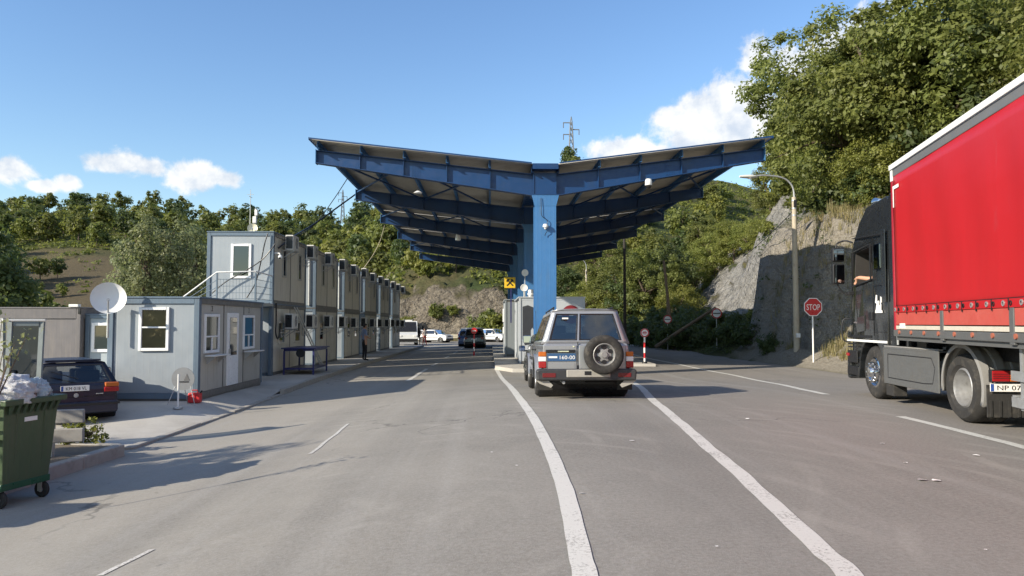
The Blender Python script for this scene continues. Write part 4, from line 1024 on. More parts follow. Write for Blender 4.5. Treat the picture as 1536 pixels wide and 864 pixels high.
# outside units
acp = thing('outdoor_unit', 'x', 'air conditioner')
MB().bb((.14, 0, 0), (.44, .84, .58)).ob('casing', m_ac, acp, None, .018)
MB().bb((.165, -.006, .05), (.415, .004, .53)).ob('coil', m_black, acp)
MB().rev([(.235, 0), (.235, .012), (.215, .014), (.21, 0)], (.44, .50, .29), 'X', 24).ob('fan_ring', m_ac, acp, 40)
fg = MB(); fg.rev([(0, .001), (.21, .002)], (.44, .50, .29), 'X', 20)
fan = fg.ob('fan', m_dark, acp)
gr = MB()
for q in range(6): gr.beam((.447, .50 - .2 * math.cos(q * math.pi / 6), .29 - .2 * math.sin(q * math.pi / 6)), (.447, .50 + .2 * math.cos(q * math.pi / 6), .29 + .2 * math.sin(q * math.pi / 6)), .006, .006)
gr.ob('grille', m_ac, acp)
for y in (.12, .72):
    bk = MB(); bk.bb((-.03, y - .02, -.04), (.46, y + .02, -.003)); bk.bb((-.03, y - .02, -.34), (.0, y + .02, -.041)); bk.beam((-.01, y, -.32), (.40, y, -.04), .025, .025, 0, (0, 1, 0)); bk.ob('bracket', m_galv, acp)
used = False
for k, Y in enumerate(BY):
    for fl in (0, 1):
        for j, off in ((0, .95), (1, 4.35)):
            zz = BZ + (1.72 if fl == 0 else BH + .05 + 2.05) + rng.uniform(-.04, .04) - (.02 * k)
            o = acp if not used else dup(acp)
            used = True
            o.location = (BX + .02, Y + off + rng.uniform(-.1, .1), zz)
            o['label'] = f'{"upper" if fl else "lower"} air conditioner at the {"near" if j == 0 else "far"} end of the {ordn[k]} cabin block'
            o['group'] = 'outdoor units along the cabin row'
# ------------------------------------------------------------------ blue grey cabin in front
BXf, BYf, BZf, BD, BLf, BHf = -7.2, 18.57, -.36, 2.24, 5.15, 2.48
tB = cabin('cabin', 'single storey blue grey cabin with a brown blind window in front of the cabin row', BXf, BYf, BZf, BD, BLf, BHf, [0, 1, 2], (m_pan_end, m_pan_long), m_frame, .13, .14)
window_part(tB, 'S', -2.24 + .76, -2.24 + 1.50, 1.18, 2.26, .04, .07, m_pvc, m_glass, m_blind, (('h', 1.76),), .06)
for y0 in (.36, 3.30):
    w = window_part(tB, 'E', y0, y0 + 1.0, 1.10, 2.10, -.032, .07, m_pvc, m_tint, m_room, (('h', 1.52), ('v', y0 + .5, 1.17, 1.50)), .05)
    MB().bb((.03, y0 - .05, 1.02), (.30, y0 + 1.05, 1.05)).ob('counter', m_white, tB, None, .006)
    for q in (.1, .9): MB().prism([(.022, 1.018), (.26, 1.018), (.022, .82)], 'Y', y0 + q - .015, y0 + q + .015).ob('bracket', m_galv, tB)
    o = link('notice', text_mesh('2', .15, .002, m_black), tB, loc=(-.026, y0 + .55, 2.25)); o.rotation_euler = (0, 0, R(90))
dr = MB().bb((-.030, 1.98, .15), (.012, 2.86, 2.15)).ob('door', m_pvc, tB, None, .008)
MB().bb((.006, 2.14, .98), (.018, 2.70, 2.02)).ob('pane', m_tint, dr); MB().bb((.002, 2.2, .3), (.020, 2.64, .86)).ob('door_panel', m_pvc, dr, None, .006); MB().bb((.01, 2.05, 1.02), (.06, 2.09, 1.16)).ob('handle', m_galv, dr)
MB().bb((.002, 2.135, .975), (.0125, 2.705, 2.025)).ob('curtain', M('blue_curtain', (.10, .17, .30), .7), dr)
MB().bb((-2.20, .04, -.30), (-.04, 5.1, -.002)).ob('plinth', m_frame_dk, tB)
# cabin with the small white window, mauve long cabin
tD = cabin('cabin', 'pale blue cabin with a white window between the mauve cabin and the front one', -9.35, 23.15, -.5, 3.1, 4, 2.25, [0, 1], (M('pale_blue_panel', (.36, .42, .46), .5, 0, .05, 1.2, .02, 50, .2, (.33, .35, .36), streak=True), m_pan_long), m_frame, .1, .12)
window_part(tD, 'S', -2.90, -1.95, 1.12, 2.02, .04, .09, m_pvc, m_glass, M('grey_blind', (.36, .37, .35), .7), (), .05)
tC = cabin('cabin', 'long mauve grey cabin with a deep roof edge at the left picture edge', -12.45, 22.9, -.52, 7.2, 2.6, 2.47, [0], (m_purp, m_purp), m_purp, .30, .10, (m_purp, m_purp), 3)
MB().bb((-.34, -.06, 2.52), (-.06, .12, 2.60)).ob('roof_fitting', m_white, tC, None, .01); MB().bb((-.06, -.06, 2.30), (.02, .0, 2.5)).ob('lamp', m_black, tC, None, .01)
# landing, stair and railing of the upper floor
def landing():
    t = thing('steel_stair', 'steel landing with mesh railing and white handrail before the upper cabin', 'staircase', (-8.0, 25.4, 2.22)); 
    MB().bb((-1.35, 0, -.10), (.05, 2.0, 0)).ob('platform', m_galv, t, None, .01)
    for x, y in ((-1.30, .05), (0., .05), (.0, 1.9)): MB().bb((x - .025, y - .025, 0), (x + .025, y + .025, 1.0)).ob('post', m_frame, t)
    rl = MB(); rl.tube([(-2.85, .05, -.15), (-1.32, .05, 1.02), (0, .05, 1.05), (0, 1.95, 1.02)], .026, 8); rl.ob('handrail', m_white, t, 60)
    ms = MB()
    for z in (.12, .32, .55, .78):
        ms.tube([(-1.3, .05, z), (0, .05, z), (0, 1.9, z)], .008, 5)
    for q in range(1, 12): ms.tube([(-1.3 + q * .108, .05, .1), (-1.3 + q * .108, .05, .8)], .005, 4)
    for q in range(1, 14): ms.tube([(0, .05 + q * .135, .1), (0, .05 + q * .135, .8)], .005, 4)
    ms.ob('mesh_infill', m_frame, t)
    lo = MB()
    for d in (.25, .5, .75): lo.tube([(-2.75, .05, -.15 - d * .2), (-1.32, .05, 1.0 - d)], .012, 5)
    lo.ob('lower_rail', m_frame, t)
    for q in range(9):
        MB().bb((-1.45 - q * .24, .08, -.22 - q * .19), (-1.21 - q * .24, .95, -.18 - q * .19)).ob('stair_tread', m_galv, t)
    for y in (.06, .98): MB().beam((-1.35, y, -.12), (-3.5, y, -1.85), .04, .18).ob('stringer', m_frame, t)
    for x, y in ((-.02, .06), (-.02, 1.92)): MB().bb((x - .06, y - .06, -2.62), (x + .06, y + .06, -.10)).ob('support', m_frame, t, None, .008)
landing()
# ================================================================== SMALLER FIXED THINGS
def dish(name, label, loc, r, aim, mast, mat=m_white):
    t = thing(name, label, 'satellite dish', loc); z = Vector(aim).normalized()
    q = z.to_track_quat('Z', 'Y').to_matrix().to_4x4()
    d = MB(); pr = [(r * i / 10, .34 * r * (i / 10) ** 2) for i in range(11)]; pr += [(r * 1.015, .35 * r), (r * 1.01, .33 * r)] + [(r * i / 10, .34 * r * (i / 10) ** 2 - .012) for i in range(10, -1, -1)]
    d.rev(pr, (0, 0, 0), 'Z', 36).xf(q); d.ob('reflector', mat, t, 50)
    tip = q @ Vector((0, -r * .28, r * .95)); a = q @ Vector((0, -r * .95, .28 * r))
    MB().tube([a, tip], .018, 6).ob('feed_arm', m_galv, t, 60); MB().tube([tip, tip - z * .11], [.04, .03], 8).ob('feed_horn', m_galv, t, 60)
    m = MB(); m.tube([-z * .02, -z * .16, Vector((0, 0, 0)) - z * .16 - Vector((0, 0, .1))], .035, 8); m.tube([-z * .16 - Vector((0, 0, .0)), -z * .16 - Vector((0, 0, mast))], .03, 8); m.ob('mast', m_galv, t, 50)
    return t
dish('satellite_dish', 'large white satellite dish on the left corner of the blue grey cabin', at(163, 449, 18.2), .385, (.42, -.86, .22), .9)
dish('satellite_dish', 'small cream dish on the roof of the nearest two storey cabin', at(379, 343, 29), .19, (.2, -.9, .2), .2, M('cream_paint', (.70, .66, .50), .45))
def roofmast():
    t = thing('antenna_mast', 'thin antenna mast with cross bars on the two storey cabin roof', 'antenna', at(375, 349, 30)); MB().tube([(0, 0, -.2), (0, 0, 1.75)], [.022, .010], 6).ob('mast', m_galv, t, 60)
    MB().beam((-.13, 0, 1.55), (.13, 0, 1.55), .015, .015).ob('cross_bar', m_galv, t); MB().beam((0, -.2, 1.45), (0, .2, 1.45), .015, .015).ob('cross_bar', m_galv, t)
    t = thing('radio_unit', 'white radio antenna box on a short pole beside the thin mast', 'antenna', at(383, 348, 30)); MB().tube([(0, 0, -.2), (0, 0, .95)], .03, 8).ob('pole', m_galv, t, 60)
    MB().bb((-.09, -.10, .35), (.06, .05, .62)).ob('box', m_white, t, None, .02); MB().bb((-.02, -.08, .66), (.10, .06, .90)).ob('box', m_white, t, None, .02)
roofmast()
def bullet():
    t = thing('security_camera', 'white security camera on the corner of the upper cabin', 'camera', (BX - .0, 27.62, 4.05)); MB().tube([(-.03, 0, .05), (.18, -.02, .05), (.22, -.03, -.02)], .028, 8).ob('arm', m_white, t, 60)
    MB().sph((.22, -.04, -.09), .085, 8).ob('housing', m_white, t, 60); MB().sph((.22, -.075, -.12), .05, 8).ob('lens', m_black, t, 60)
bullet()
def ladder():
    a, b = P(484, 550, .14), at(456, 464, 30.2); t = thing('ladder', 'grey ladder leaning on the ground floor cabin behind the blue table', 'ladder', a); d = Vector((BX + .12, 30.2, 2.15)) - a; a0 = Vector((0, 0, 0))
    s = Vector((.0, 1, 0)) * .19
    for k in (-1, 1): MB().beam(s * k, d + s * k, .03, .06).ob('rail', m_galv, t)
    for i in range(1, 9):
        q = d * (i / 9.2); MB().tube([q - s, q + s], .014, 6).ob('rung', m_galv, t)
ladder()
m_navy = M('navy_steel', (.025, .028, .12), .4, 0, .15, 3, .03, 50, .15)
def table():
    x0, x1, y0, y1 = -7.72, -6.55, 27.9, 30.2; z = g(-7, 28) + pav_off(28); t = thing('inspection_table', 'navy blue steel inspection table on the pavement before the cabins', 'table', (x0, y0, z)); w, d = x1 - x0, y1 - y0
    MB().bb((-.06, -.06, .96), (w + .06, d + .06, 1.0)).ob('tabletop', m_navy, t, None, .006); MB().bb((.02, .02, .88), (w - .02, d - .02, .958)).ob('apron', m_navy, t)
    for x in (.04, w - .04):
        for y in (.04, d - .04): MB().bb((x - .03, y - .03, 0), (x + .03, y + .03, .878)).ob('leg', m_navy, t)
    f = MB()
    for y in (.04, d - .04): f.bb((.072, y - .02, .19), (w - .072, y + .02, .25))
    f.bb((.03, .072, .20), (w - .03, d - .072, .235)); f.ob('shelf', m_navy, t)
    MB().rev([(0, 0), (.16, .0), (.16, .12), (0, .12)], (w * .55, .0, .80), 'Y', 20).ob('hose_reel', m_dark, t, 40)
table()
cable('hose', 'black hose looped down the corner of the ground floor cabin', [(BX + .05, 27.75, 2.25), (BX + .06, 27.75, 1.6), (BX + .06, 27.72, 1.15), (BX + .07, 27.95, .92), (BX + .06, 28.2, 1.1), (BX + .06, 28.22, 1.5)], .03, m_black, cat='hose')
# booths on the island
m_booth = M('booth_panel', (.40, .43, .46), .45, 0, .05, 1.2, .02, 50, .2, (.38, .36, .33), streak=True)
m_boothg = M('booth_grey', (.22, .25, .27), .5, 0, .07, 1.2, .02, 50, .2, (.2, .2, .18), streak=True)
def booth():
    z = g(2.5, 33) + .15; t = thing('booth', 'pale grey control booth with a dark swoosh and red disc behind the blue column', 'booth', (1.30, 33.2, z)); w, d, h = 2.98, 5.6, 2.95
    for x in (.05, w - .05):
        for y in (.05, d - .05): MB().bb((x - .05, y - .05, 0), (x + .05, y + .05, h)).ob('corner_post', m_booth, t, None, .01, seg=1)
    for i in range(2): MB().bb((.1 + i * (w - .2) / 2 + .003, .03, .12), (.1 + (i + 1) * (w - .2) / 2 - .003, .09, h - .1)).ob('wall_panel', m_booth, t)
    for i in range(3):
        for x in (.03, w - .09): MB().bb((x, .1 + i * (d - .2) / 3 + .01, .12), (x + .06, .1 + (i + 1) * (d - .2) / 3 - .01, h - .1)).ob('wall_panel', m_boothg if i == 1 and x < 1 else m_booth, t)
    MB().bb((.1, d - .09, .12), (w - .1, d - .03, h - .1)).ob('wall_panel', m_booth, t)
    MB().bb((-.03, -.03, h), (w + .03, d + .03, h + .05)).ob('roof', m_booth, t, None, .01); MB().bb((.1, .02, 0), (w - .1, d - .02, .118)).ob('base', m_frame_dk, t)
    MB().bb((.1, .02, h - .098), (w - .1, .10, h - .002)).ob('roof_rail', m_booth, t)
    sw = [(.16, 2.55), (.16, 1.1), (.26, .82), (.45, .86), (.52, 1.0), (.52, 1.5), (.60, 1.62), (.72, 1.4), (.80, .8), (1.0, .55), (1.42, .5), (1.42, 1.9), (1.1, 2.2), (.7, 2.5), (.4, 2.62)]
    MB().prism(sw, 'Y', .020, .028).ob('swoosh_print', M('swoosh_dark', (.035, .038, .045), .4), t)
    c = MB(); c.rev([(0, 0), (.42, 0), (.42, .012), (0, .012)], (2.34, .016, 2.20), 'Y', 28); ds = c.ob('red_disc', M('dull_red', (.20, .014, .02), .45), t, 40)
    MB().prism([(2.2, 2.1), (2.5, 2.1), (2.36, 2.27)], 'Y', .010, .0155).ob('disc_mark', m_wsign, ds)
    window_part(t, 'E', 2.1, 3.4, 1.1, 2.2, w - .03, .05, m_pvc, m_tint, m_room)
    # roof fittings
    a = thing('loudspeaker', 'cream loudspeaker horn on the booth roof', 'speaker', (1.55, 33.7, z + h + .05)); MB().tube([(0, 0, 0), (0, 0, .3)], .03, 8).ob('pole', m_galv, a); MB().rev([(.05, .25), (.1, .1), (.17, -.1), (.16, -.12), (0, -.05)], (0, 0, .42), 'Y', 16).ob('horn', m_white, a, 50)
    a = thing('siren', 'grey drum shaped siren on the booth roof', 'siren', (1.86, 33.5, z + h + .05)); MB().rev([(0, 0), (.15, 0), (.15, .28), (.12, .33), (0, .34)], (0, 0, 0), 'Z', 18).ob('drum', m_galv, a, 40); MB().rev([(.155, .1), (.165, .1), (.165, .16), (.155, .16)], (0, 0, 0), 'Z', 18).ob('band', m_white, a, 40)
    a = thing('mast_sign', 'round white plate on a thin pole above the booth', 'sign', (1.62, 34.3, z + h + .05)); MB().tube([(0, 0, 0), (0, 0, 1.1)], .02, 8).ob('pole', m_galv, a); MB().disc((0, -.03, 1.15), .16, 'Y', .03, 24).ob('plate', m_white, a, 40)
    z2 = g(1, 41) + .15; t2 = thing('booth', 'narrow grey cabin behind the control booth', 'booth', (.82, 41, z2)); w, d, h = 2.3, 5, 3.1
    for x in (.05, w - .05):
        for y in (.05, d - .05): MB().bb((x - .05, y - .05, 0), (x + .05, y + .05, h)).ob('corner_post', m_boothg, t2, None, .01, seg=1)
    for i in range(2): MB().bb((.1 + i * (w - .2) / 2 + .003, .03, .12), (.1 + (i + 1) * (w - .2) / 2 - .003, .09, h - .1)).ob('wall_panel', m_boothg, t2)
    for i in range(2):
        for x in (.03, w - .09): MB().bb((x, .1 + i * (d - .2) / 2 + .01, .12), (x + .06, .1 + (i + 1) * (d - .2) / 2 - .01, h - .1)).ob('wall_panel', m_booth, t2)
    MB().bb((-.03, -.03, h), (w + .03, d + .03, h + .06)).ob('roof', m_boothg, t2, None, .01); MB().bb((.1, .03, 0), (w - .1, d - .03, .118)).ob('base', m_frame_dk, t2); MB().bb((.1, .03, h - .098), (w - .1, d - .03, h - .002)).ob('roof_rail', m_frame_dk, t2)
    MB().bb((-.05, 3.2, 1.9), (.025, 4.2, 2.7)).ob('unit', m_white, t2, None, .02); MB().bb((-.05, 3.3, 1.2), (.025, 3.9, 1.6)).ob('unit', m_white, t2, None, .02)
booth()
def xsign():
    p = at(765, 424, 40.5); t = thing('yellow_sign', 'square yellow sign with black crossed hammers above the grey cabin', 'sign', p)
    MB().bb((-.30, -.02, -.30), (.30, .02, .30)).ob('plate', m_ysign, t, None, .02)
    m = MB()
    for a in (45, -45):
        q = Matrix.Rotation(R(a), 4, 'Y'); b = MB(); b.prism([(-.035, -.24), (.035, -.24), (.035, .13), (-.035, .13)], 'Y', -.027 - .003 * (a > 0), -.019); b.prism([(-.10, .131), (.10, .131), (.085, .21), (0, .24), (-.085, .21)], 'Y', -.027 - .003 * (a > 0), -.019); b.xf(q); m.add(b.v, b.f)
    m.ob('crossed_hammers', m_black, t); MB().bb((.02, .02, -2.2), (.09, .08, .2)).ob('post', m_navy, t)
xsign()
# bollard signs
def bollard(loc, label):
    t = thing('bollard_sign', label, 'sign', loc)
    for i in range(5): MB().rev([(0, i * .24), (.045, i * .24), (.045, i * .24 + .239), (0, i * .24 + .239)], (0, 0, 0), 'Z', 14).ob('band', m_wsign if i % 2 == 0 else m_redsign, t, 40)
    MB().rev([(0, -.02), (.13, -.02), (.12, .05), (.05, .08), (0, .08)], (0, 0, 0), 'Z', 18).ob('foot', m_dark, t, 40)
    MB().disc((0, -.05, 1.40), .20, 'Y', .016, 28).ob('disc', m_wsign, t, 40); r = MB(); r.rev([(.15, -.012), (.195, -.012), (.195, .0), (.15, .0)], (0, -.058, 1.40), 'Y', 28); r.ob('red_ring', m_redsign, t, 40)
    MB().bb((-.10, -.066, 1.375), (.10, -.059, 1.425)).ob('bar', m_redsign, t)
    for z in (1.46, 1.34): MB().bb((-.07, -.066, z - .010), (.07, -.059, z + .010)).ob('print', m_redsign, t)
    MB().tube([(0, 0, 1.2), (0, -.01, 1.55)], .028, 8).ob('neck', m_galv, t)
p = P(967, 545, .12); bollard((p.x, p.y, g(p.x, p.y) + .12), 'round pink red sign on a striped post right of the silver off-roader')
def redbollard():
    p = P(711, 533); t = thing('stop_bollard', 'red disc on a striped red and white post in the left lane under the canopy', 'sign', p)
    for i in range(5): MB().rev([(0, i * .26), (.05, i * .26), (.05, i * .26 + .259), (0, i * .26 + .259)], (0, 0, 0), 'Z', 14).ob('band', m_redsign if i % 2 == 0 else m_wsign, t, 40)
    MB().disc((0, -.06, 1.55), .20, 'Y', .02, 28).ob('disc', m_redsign, t, 40); MB().bb((-.12, -.08, 1.52), (.12, -.071, 1.58)).ob('bar', m_wsign, t)
redbollard()
def roadsign(px, py, Y, r, label):
    p = at(px, py, Y); gz = T(p.x, p.y); t = thing('round_sign', label, 'sign', (p.x, p.y, gz)); h = p.z - gz
    MB().tube([(0, 0, -.4), (0, 0, h + r * .8)], .03, 8).ob('post', m_galv, t, 60)
    MB().disc((0, -.05, h), r, 'Y', .02, 36).ob('plate', m_wsign, t, 40); m = MB(); m.rev([(r * .78, -.012), (r * .99, -.012), (r * .99, .0), (r * .78, .0)], (0, -.0605, h), 'Y', 36); m.ob('red_ring', m_redsign, t, 40)
    MB().bb((-r * .7, -.068, h - r * .09), (r * .7, -.061, h + r * .09)).ob('black_bar', m_black, t)
roadsign(1001, 479, 57, .33, 'round customs sign with red rim on the shaded bank beside the leaning poles')
roadsign(1074.5, 470, 48, .34, 'round customs sign with red rim on the bank nearer the cliff')
def stop():
    p = at(1218.5, 460.5, 32.5); gz = T(p.x, p.y); t = thing('stop_sign', 'red octagonal STOP sign on a pale post beside the lamp post', 'sign', (p.x, p.y, gz)); h = p.z - gz; a = .40
    MB().tube([(0, 0, -.5), (0, 0, h + .3)], .035, 10).ob('post', m_wsign, t, 60)
    oc = lambda k: [(a * k / math.cos(math.pi / 8) * math.cos(math.pi / 8 + i * math.pi / 4), h + a * k / math.cos(math.pi / 8) * math.sin(math.pi / 8 + i * math.pi / 4)) for i in range(8)]
    MB().prism(oc(1), 'Y', -.07, -.05).ob('plate', m_wsign, t); MB().prism(oc(.92), 'Y', -.076, -.0705).ob('red_face', m_redsign, t)
    link('lettering', text_mesh('STOP', .27, .002, m_wsign, .60), t, loc=(0, -.079, h))
stop()
def backsign():
    p = P(637, 518); t = thing('round_sign', 'dark back of a round sign on a thin stand near the far cars', 'sign', p); MB().tube([(0, 0, 0), (0, 0, 1.9)], .025, 8).ob('post', m_galv, t)
    MB().disc((0, -.04, 1.72), .30, 'Y', .02, 28).ob('plate', m_dark, t, 40); MB().bb((-.25, -.2, 0), (.25, .2, .04)).ob('foot', m_galv, t)
backsign()
# street lamps and poles
def street_lamp(px, py, Y, H, r0, r1, reach, label, gz=None):
    X = (px - VX) / F * Y; z = T(X, Y) if gz is None else gz; t = thing('street_lamp', label, 'street lamp', (X, Y, z))
    MB().tube([(0, 0, -.6), (0, 0, H * .5), (0, 0, H * .87)], [r0, (r0 + r1) / 2, r1], 16).ob('pole', m_concrete, t, 60)
    for q in (.76, .80, .845): MB().rev([(r1 * 1.06, H * q), (r1 * 1.18, H * q), (r1 * 1.18, H * q + .07), (r1 * 1.06, H * q + .07)], (0, 0, 0), 'Z', 16).ob('band', m_galv, t, 40)
    MB().bb((-.06, -r1 - .06, H * .81), (.06, -r1 + .02, H * .85)).ob('clamp', m_dark, t)
    c = catm([Vector((0, 0, H * .78)), Vector((0, 0, H * .90)), Vector((-.08 * reach, 0, H * .955)), Vector((-.25 * reach, 0, H * .985)), Vector((-.55 * reach, 0, H * .995)), Vector((-.75 * reach, 0, H * .99))], 6)
    MB().tube(c, r1 * .42, 10).ob('arm', m_galv, t, 60)
    hd = MB(); hl = reach * .36; hd.rev([(0, -hl / 2), (.09, -hl / 2 + .02), (.15, -hl * .2), (.17, hl * .1), (.12, hl * .42), (0, hl / 2)], (0, 0, 0), 'X', 16); hd.v = [(x, y, z * .55 + .02) for x, y, z in hd.v]
    h = hd.ob('lamp_head', M('lamp_housing', (.55, .54, .50), .45), t, 50, loc=(-reach * .86, 0, H * .985)); MB().rev([(0, -.02), (.12, -.03), (.10, -.085), (0, -.11)], (.06, 0, 0), 'Z', 16).ob('lens', m_lwht, h, 60)
    MB().bb((-.09, -r0 - .10, .55), (.09, -r0 + .03, .75)).ob('fuse_box', m_white, t, None, .01)
street_lamp(1199, 520, 35.0, 8.4, .15, .105, 2.55, 'tall concrete street lamp with curved arm beside the STOP sign')
street_lamp(880, 0, 86, 9.6, .16, .10, 1.7, 'distant street lamp before the yellow green trees beyond the off-roader')
def pole(px, Y, h, r, label, lean=(0, 0), mat=m_wood):
    X = (px - VX) / F * Y; t = tag(MB().tube([(0, 0, -.6), (lean[0], lean[1], h)], [r, r * .75], 10).ob('utility_pole', mat, None, 60), label, 'pole'); t.location = (X, Y, T(X, Y)); return t
pole(938, 62, 9.5, .14, 'dark upright utility pole right of the off-roader', (0, 0), M('tarred_wood', (.03, .025, .02), .8))
pole(1012, 58, 7.0, .13, 'wooden pole leaning left on the shaded bank', (-.75, 0)); pole(1002, 59.5, 6.0, .06, 'thin upright pole beside the leaning wooden pole')
def log():
    a = gp(985, 57); b = gp(1075, 50); o = tag(MB().tube([(0, 0, .25), tuple(Vector((b.x - a.x, b.y - a.y, b.z + 2.6 - a.z)))], [.15, .10], 10).ob('fallen_trunk', m_wood, None, 60), 'fallen tree trunk lying slanted up the shaded bank', 'log'); o.location = a
log()
cable('cable', 'wire stay running from the lamp post down to the rock', [at(1190, 316, 37), at(1115, 385, 44)], .02, m_dark, sag=.1)
cable('overhead_wire', 'overhead wire crossing to the lorry cab from the trees', [at(1190, 306, 37), at(1330, 300, 40)], .02, m_dark, cat='wire', sag=.3)
m_pyl = M('pylon_steel', (.13, .15, .175), .6)
def pylon(px, py0, py1, Y, label):
    b = at(px, py1, Y); h = (py1 - py0) / F * Y; t = thing('pylon', label, 'pylon', (b.x, b.y, b.z - 2)); h += 2; m = MB(); w0 = h * .055; 
    lv = [0, .15, .29, .42, .54, .65, .75, .84, .92]; wd = lambda q: w0 * (1 - .82 * q)
    for sx_ in (-1, 1):
        for sy in (-1, 1): m.beam((sx_ * w0, sy * w0, 0), (sx_ * wd(.92), sy * wd(.92), h * .92), h * .011, h * .011); m.beam((sx_ * wd(.92), sy * wd(.92), h * .92), (0, 0, h), h * .009, h * .009)
    for a, c in zip(lv, lv[1:]):
        for s in (-1, 1):
            m.beam((-wd(a), s * wd(a), h * a), (wd(c), s * wd(c), h * c), h * .007, h * .007); m.beam((wd(a), s * wd(a), h * a), (-wd(c), s * wd(c), h * c), h * .007, h * .007)
            m.beam((s * wd(a), -wd(a), h * a), (s * wd(c), wd(c), h * c), h * .007, h * .007)
    m.ob('lattice_mast', m_pyl, t)
    for q, s in ((.90, -1), (.79, 1), (.71, -1)):
        MB().beam((0, 0, h * q), (s * h * .13, 0, h * q), h * .014, h * .014).ob('cross_arm', m_pyl, t); MB().tube([(s * h * .125, 0, h * q), (s * h * .125, 0, h * (q - .085))], h * .007, 6).ob('insulator', m_dark, t)
pylon(857, 173, 256, 183, 'steel lattice pylon rising behind the centre of the canopy roof'); pylon(514, 284, 326, 240, 'far faint pylon on the ridge left of the canopy')
# guard rails
def guardrail():
    m_gr = M('pale_guard_rail', (.62, .56, .42), .5, .1, .08, 3)
    a = Vector((-7.8, 88, g(-7, 88))); b = Vector((-2.0, 88.6, g(-3, 88))); t = thing('guard_rail', 'pale guard rail along the far bend before the rock face', 'guard rail', a); d = b - a; u = d.normalized()
    for z in (.5, .74): MB().beam((0, 0, z), Vector(d) + Vector((0, 0, z)), .06, .20).ob('rail', m_gr, t)
    for i in range(5): q = d * (i / 4); MB().bb((q.x - .05, q.y + .04, 0), (q.x + .05, q.y + .14, .82)).ob('post', m_galv, t)
guardrail()
def barrier():
    m = M('grey_barrier_board', (.30, .29, .27), .7, .1, .12, 4, .1, 40, .3); p = P(140, 655, .0); t = thing('guard_rail', 'grey two beam barrier end standing behind the green bin', 'guard rail', (-6.02, 11.25, g(-6.2, 11.2)))
    for z in (.78, .50): MB().beam((0, 0, z), (-1.9, -.35, z - .03), .07, .20).ob('beam', m, t, None, .015)
    for q in (.25, .85): MB().bb((-1.9 * q - .04, -.35 * q + .04, -.1), (-1.9 * q + .04, -.35 * q + .12, .86)).ob('post', m_galv, t)
barrier()
# tripod sign, red canister, white post in front of the blue grey cabin
def tripod():
    fx = (283 - VX) / F * 17.9; zz = lambda y: g(fx, y) + pav_off(y, fx) + .004; t = thing('folding_sign', 'grey round folding sign with a triangle on thin legs before the cabin', 'sign', (fx, 17.9, zz(17.9))); gm = M('sign_grey', (.20, .21, .22), .5)
    MB().disc((0, 0, .60), .27, 'Y', .015, 32).ob('disc', gm, t, 40); MB().prism([(.02, .56), (.16, .56), (.09, .72)], 'Y', -.014, -.009).ob('triangle', M('sign_grey_dark', (.12, .12, .12), .5), t); MB().bb((-.12, -.014, .515), (.14, -.009, .54)).ob('bar', m_black, t)
    for a, b in ((-.18, -.30), (.18, .33)): MB().tube([(a, 0, .42), (b, -.12, 0)], .010, 6).ob('leg', m_galv, t)
    MB().tube([(0, .02, .5), (0, .3, 0)], .010, 6).ob('leg', m_galv, t)
    o = thing('fuel_can', 'red plastic canister on the ground under the folding sign', 'canister', (fx + .17, 18.2, zz(18.2))); MB().bb((-.15, -.08, 0), (.15, .08, .24)).ob('body', m_red, o, None, .03); MB().tube([(-.08, 0, .24), (-.08, 0, .30), (.06, 0, .30), (.06, 0, .24)], .014, 6).ob('handle', m_red, o); MB().tube([(.12, 0, .23), (.17, 0, .29)], .02, 8).ob('spout', m_dark, o)
    o = thing('marker_post', 'thin white post standing before the folding sign', 'post', (fx + .14, 17.3, zz(17.3))); MB().tube([(0, 0, 0), (0, 0, .78)], .022, 8).ob('rod', m_white, o, 60); MB().rev([(0, 0), (.11, 0), (.10, .03), (0, .04)], (0, 0, 0), 'Z', 14).ob('foot', m_galv, o, 40)
tripod()
# glazed screens leaning together
def kiosk():
    z = g(-7.6, 12.4) + .02; t = thing('glazed_screen', 'two leaning grey glazed door leaves standing behind the rubbish bin', 'screen', (-8.08, 12.6, z - .12)); gm = M('leaf_frame', (.20, .235, .24), .5, 0, .1, 3, .02, 40, .25)
    for x0, x1, ya, yb, lean, nm in ((-.42, .0, .25, .0, -.10, 'leaf'), (.07, .58, -.06, .12, .06, 'leaf')):
        H = 2.28; m = MB(); gl = MB(); fr = .075
        def pt(u, v, o=0.): return Vector((lerp(x0, x1, u) + lean * (1 - v) * (1 if x0 < 0 else -1) * .9, lerp(ya, yb, u) + o, v * H))
        def bar(u0, v0, u1, v1, w): m.beam(pt(u0, v0), pt(u1, v1), w, .05, 0, (0, 1, 0))
        for q in ((.08, 0, .08, 1), (.92, 0, .92, 1), (.16, .985, .84, .985), (.16, .03, .84, .03), (.16, .42, .84, .42)): bar(*q, fr)
        lf = m.ob('leaf', gm, t)
        MB().add([pt(.1, .44), pt(.9, .44), pt(.9, .97), pt(.1, .97)], [(0, 1, 2, 3)]).ob('pane', m_tint, lf); MB().add([pt(.1, .05, .01), pt(.9, .05, .01), pt(.9, .41, .01), pt(.1, .41, .01)], [(0, 1, 2, 3)]).ob('lower_panel', gm, lf)
        MB().beam(pt(0, 1.0) + Vector((0, 0, .03)), pt(1, 1.0) + Vector((0, 0, .03)), .09, .03).ob('top_rail', m_white, lf)
    MB().beam((.0, .02, 0), (-.06, .0, 2.34), .06, .05, 0, (0, 1, 0)).ob('post', m_galv, t); MB().beam((.10, .02, 0), (.04, .0, 2.34), .05, .05, 0, (0, 1, 0)).ob('post', m_frame_dk, t)
kiosk()
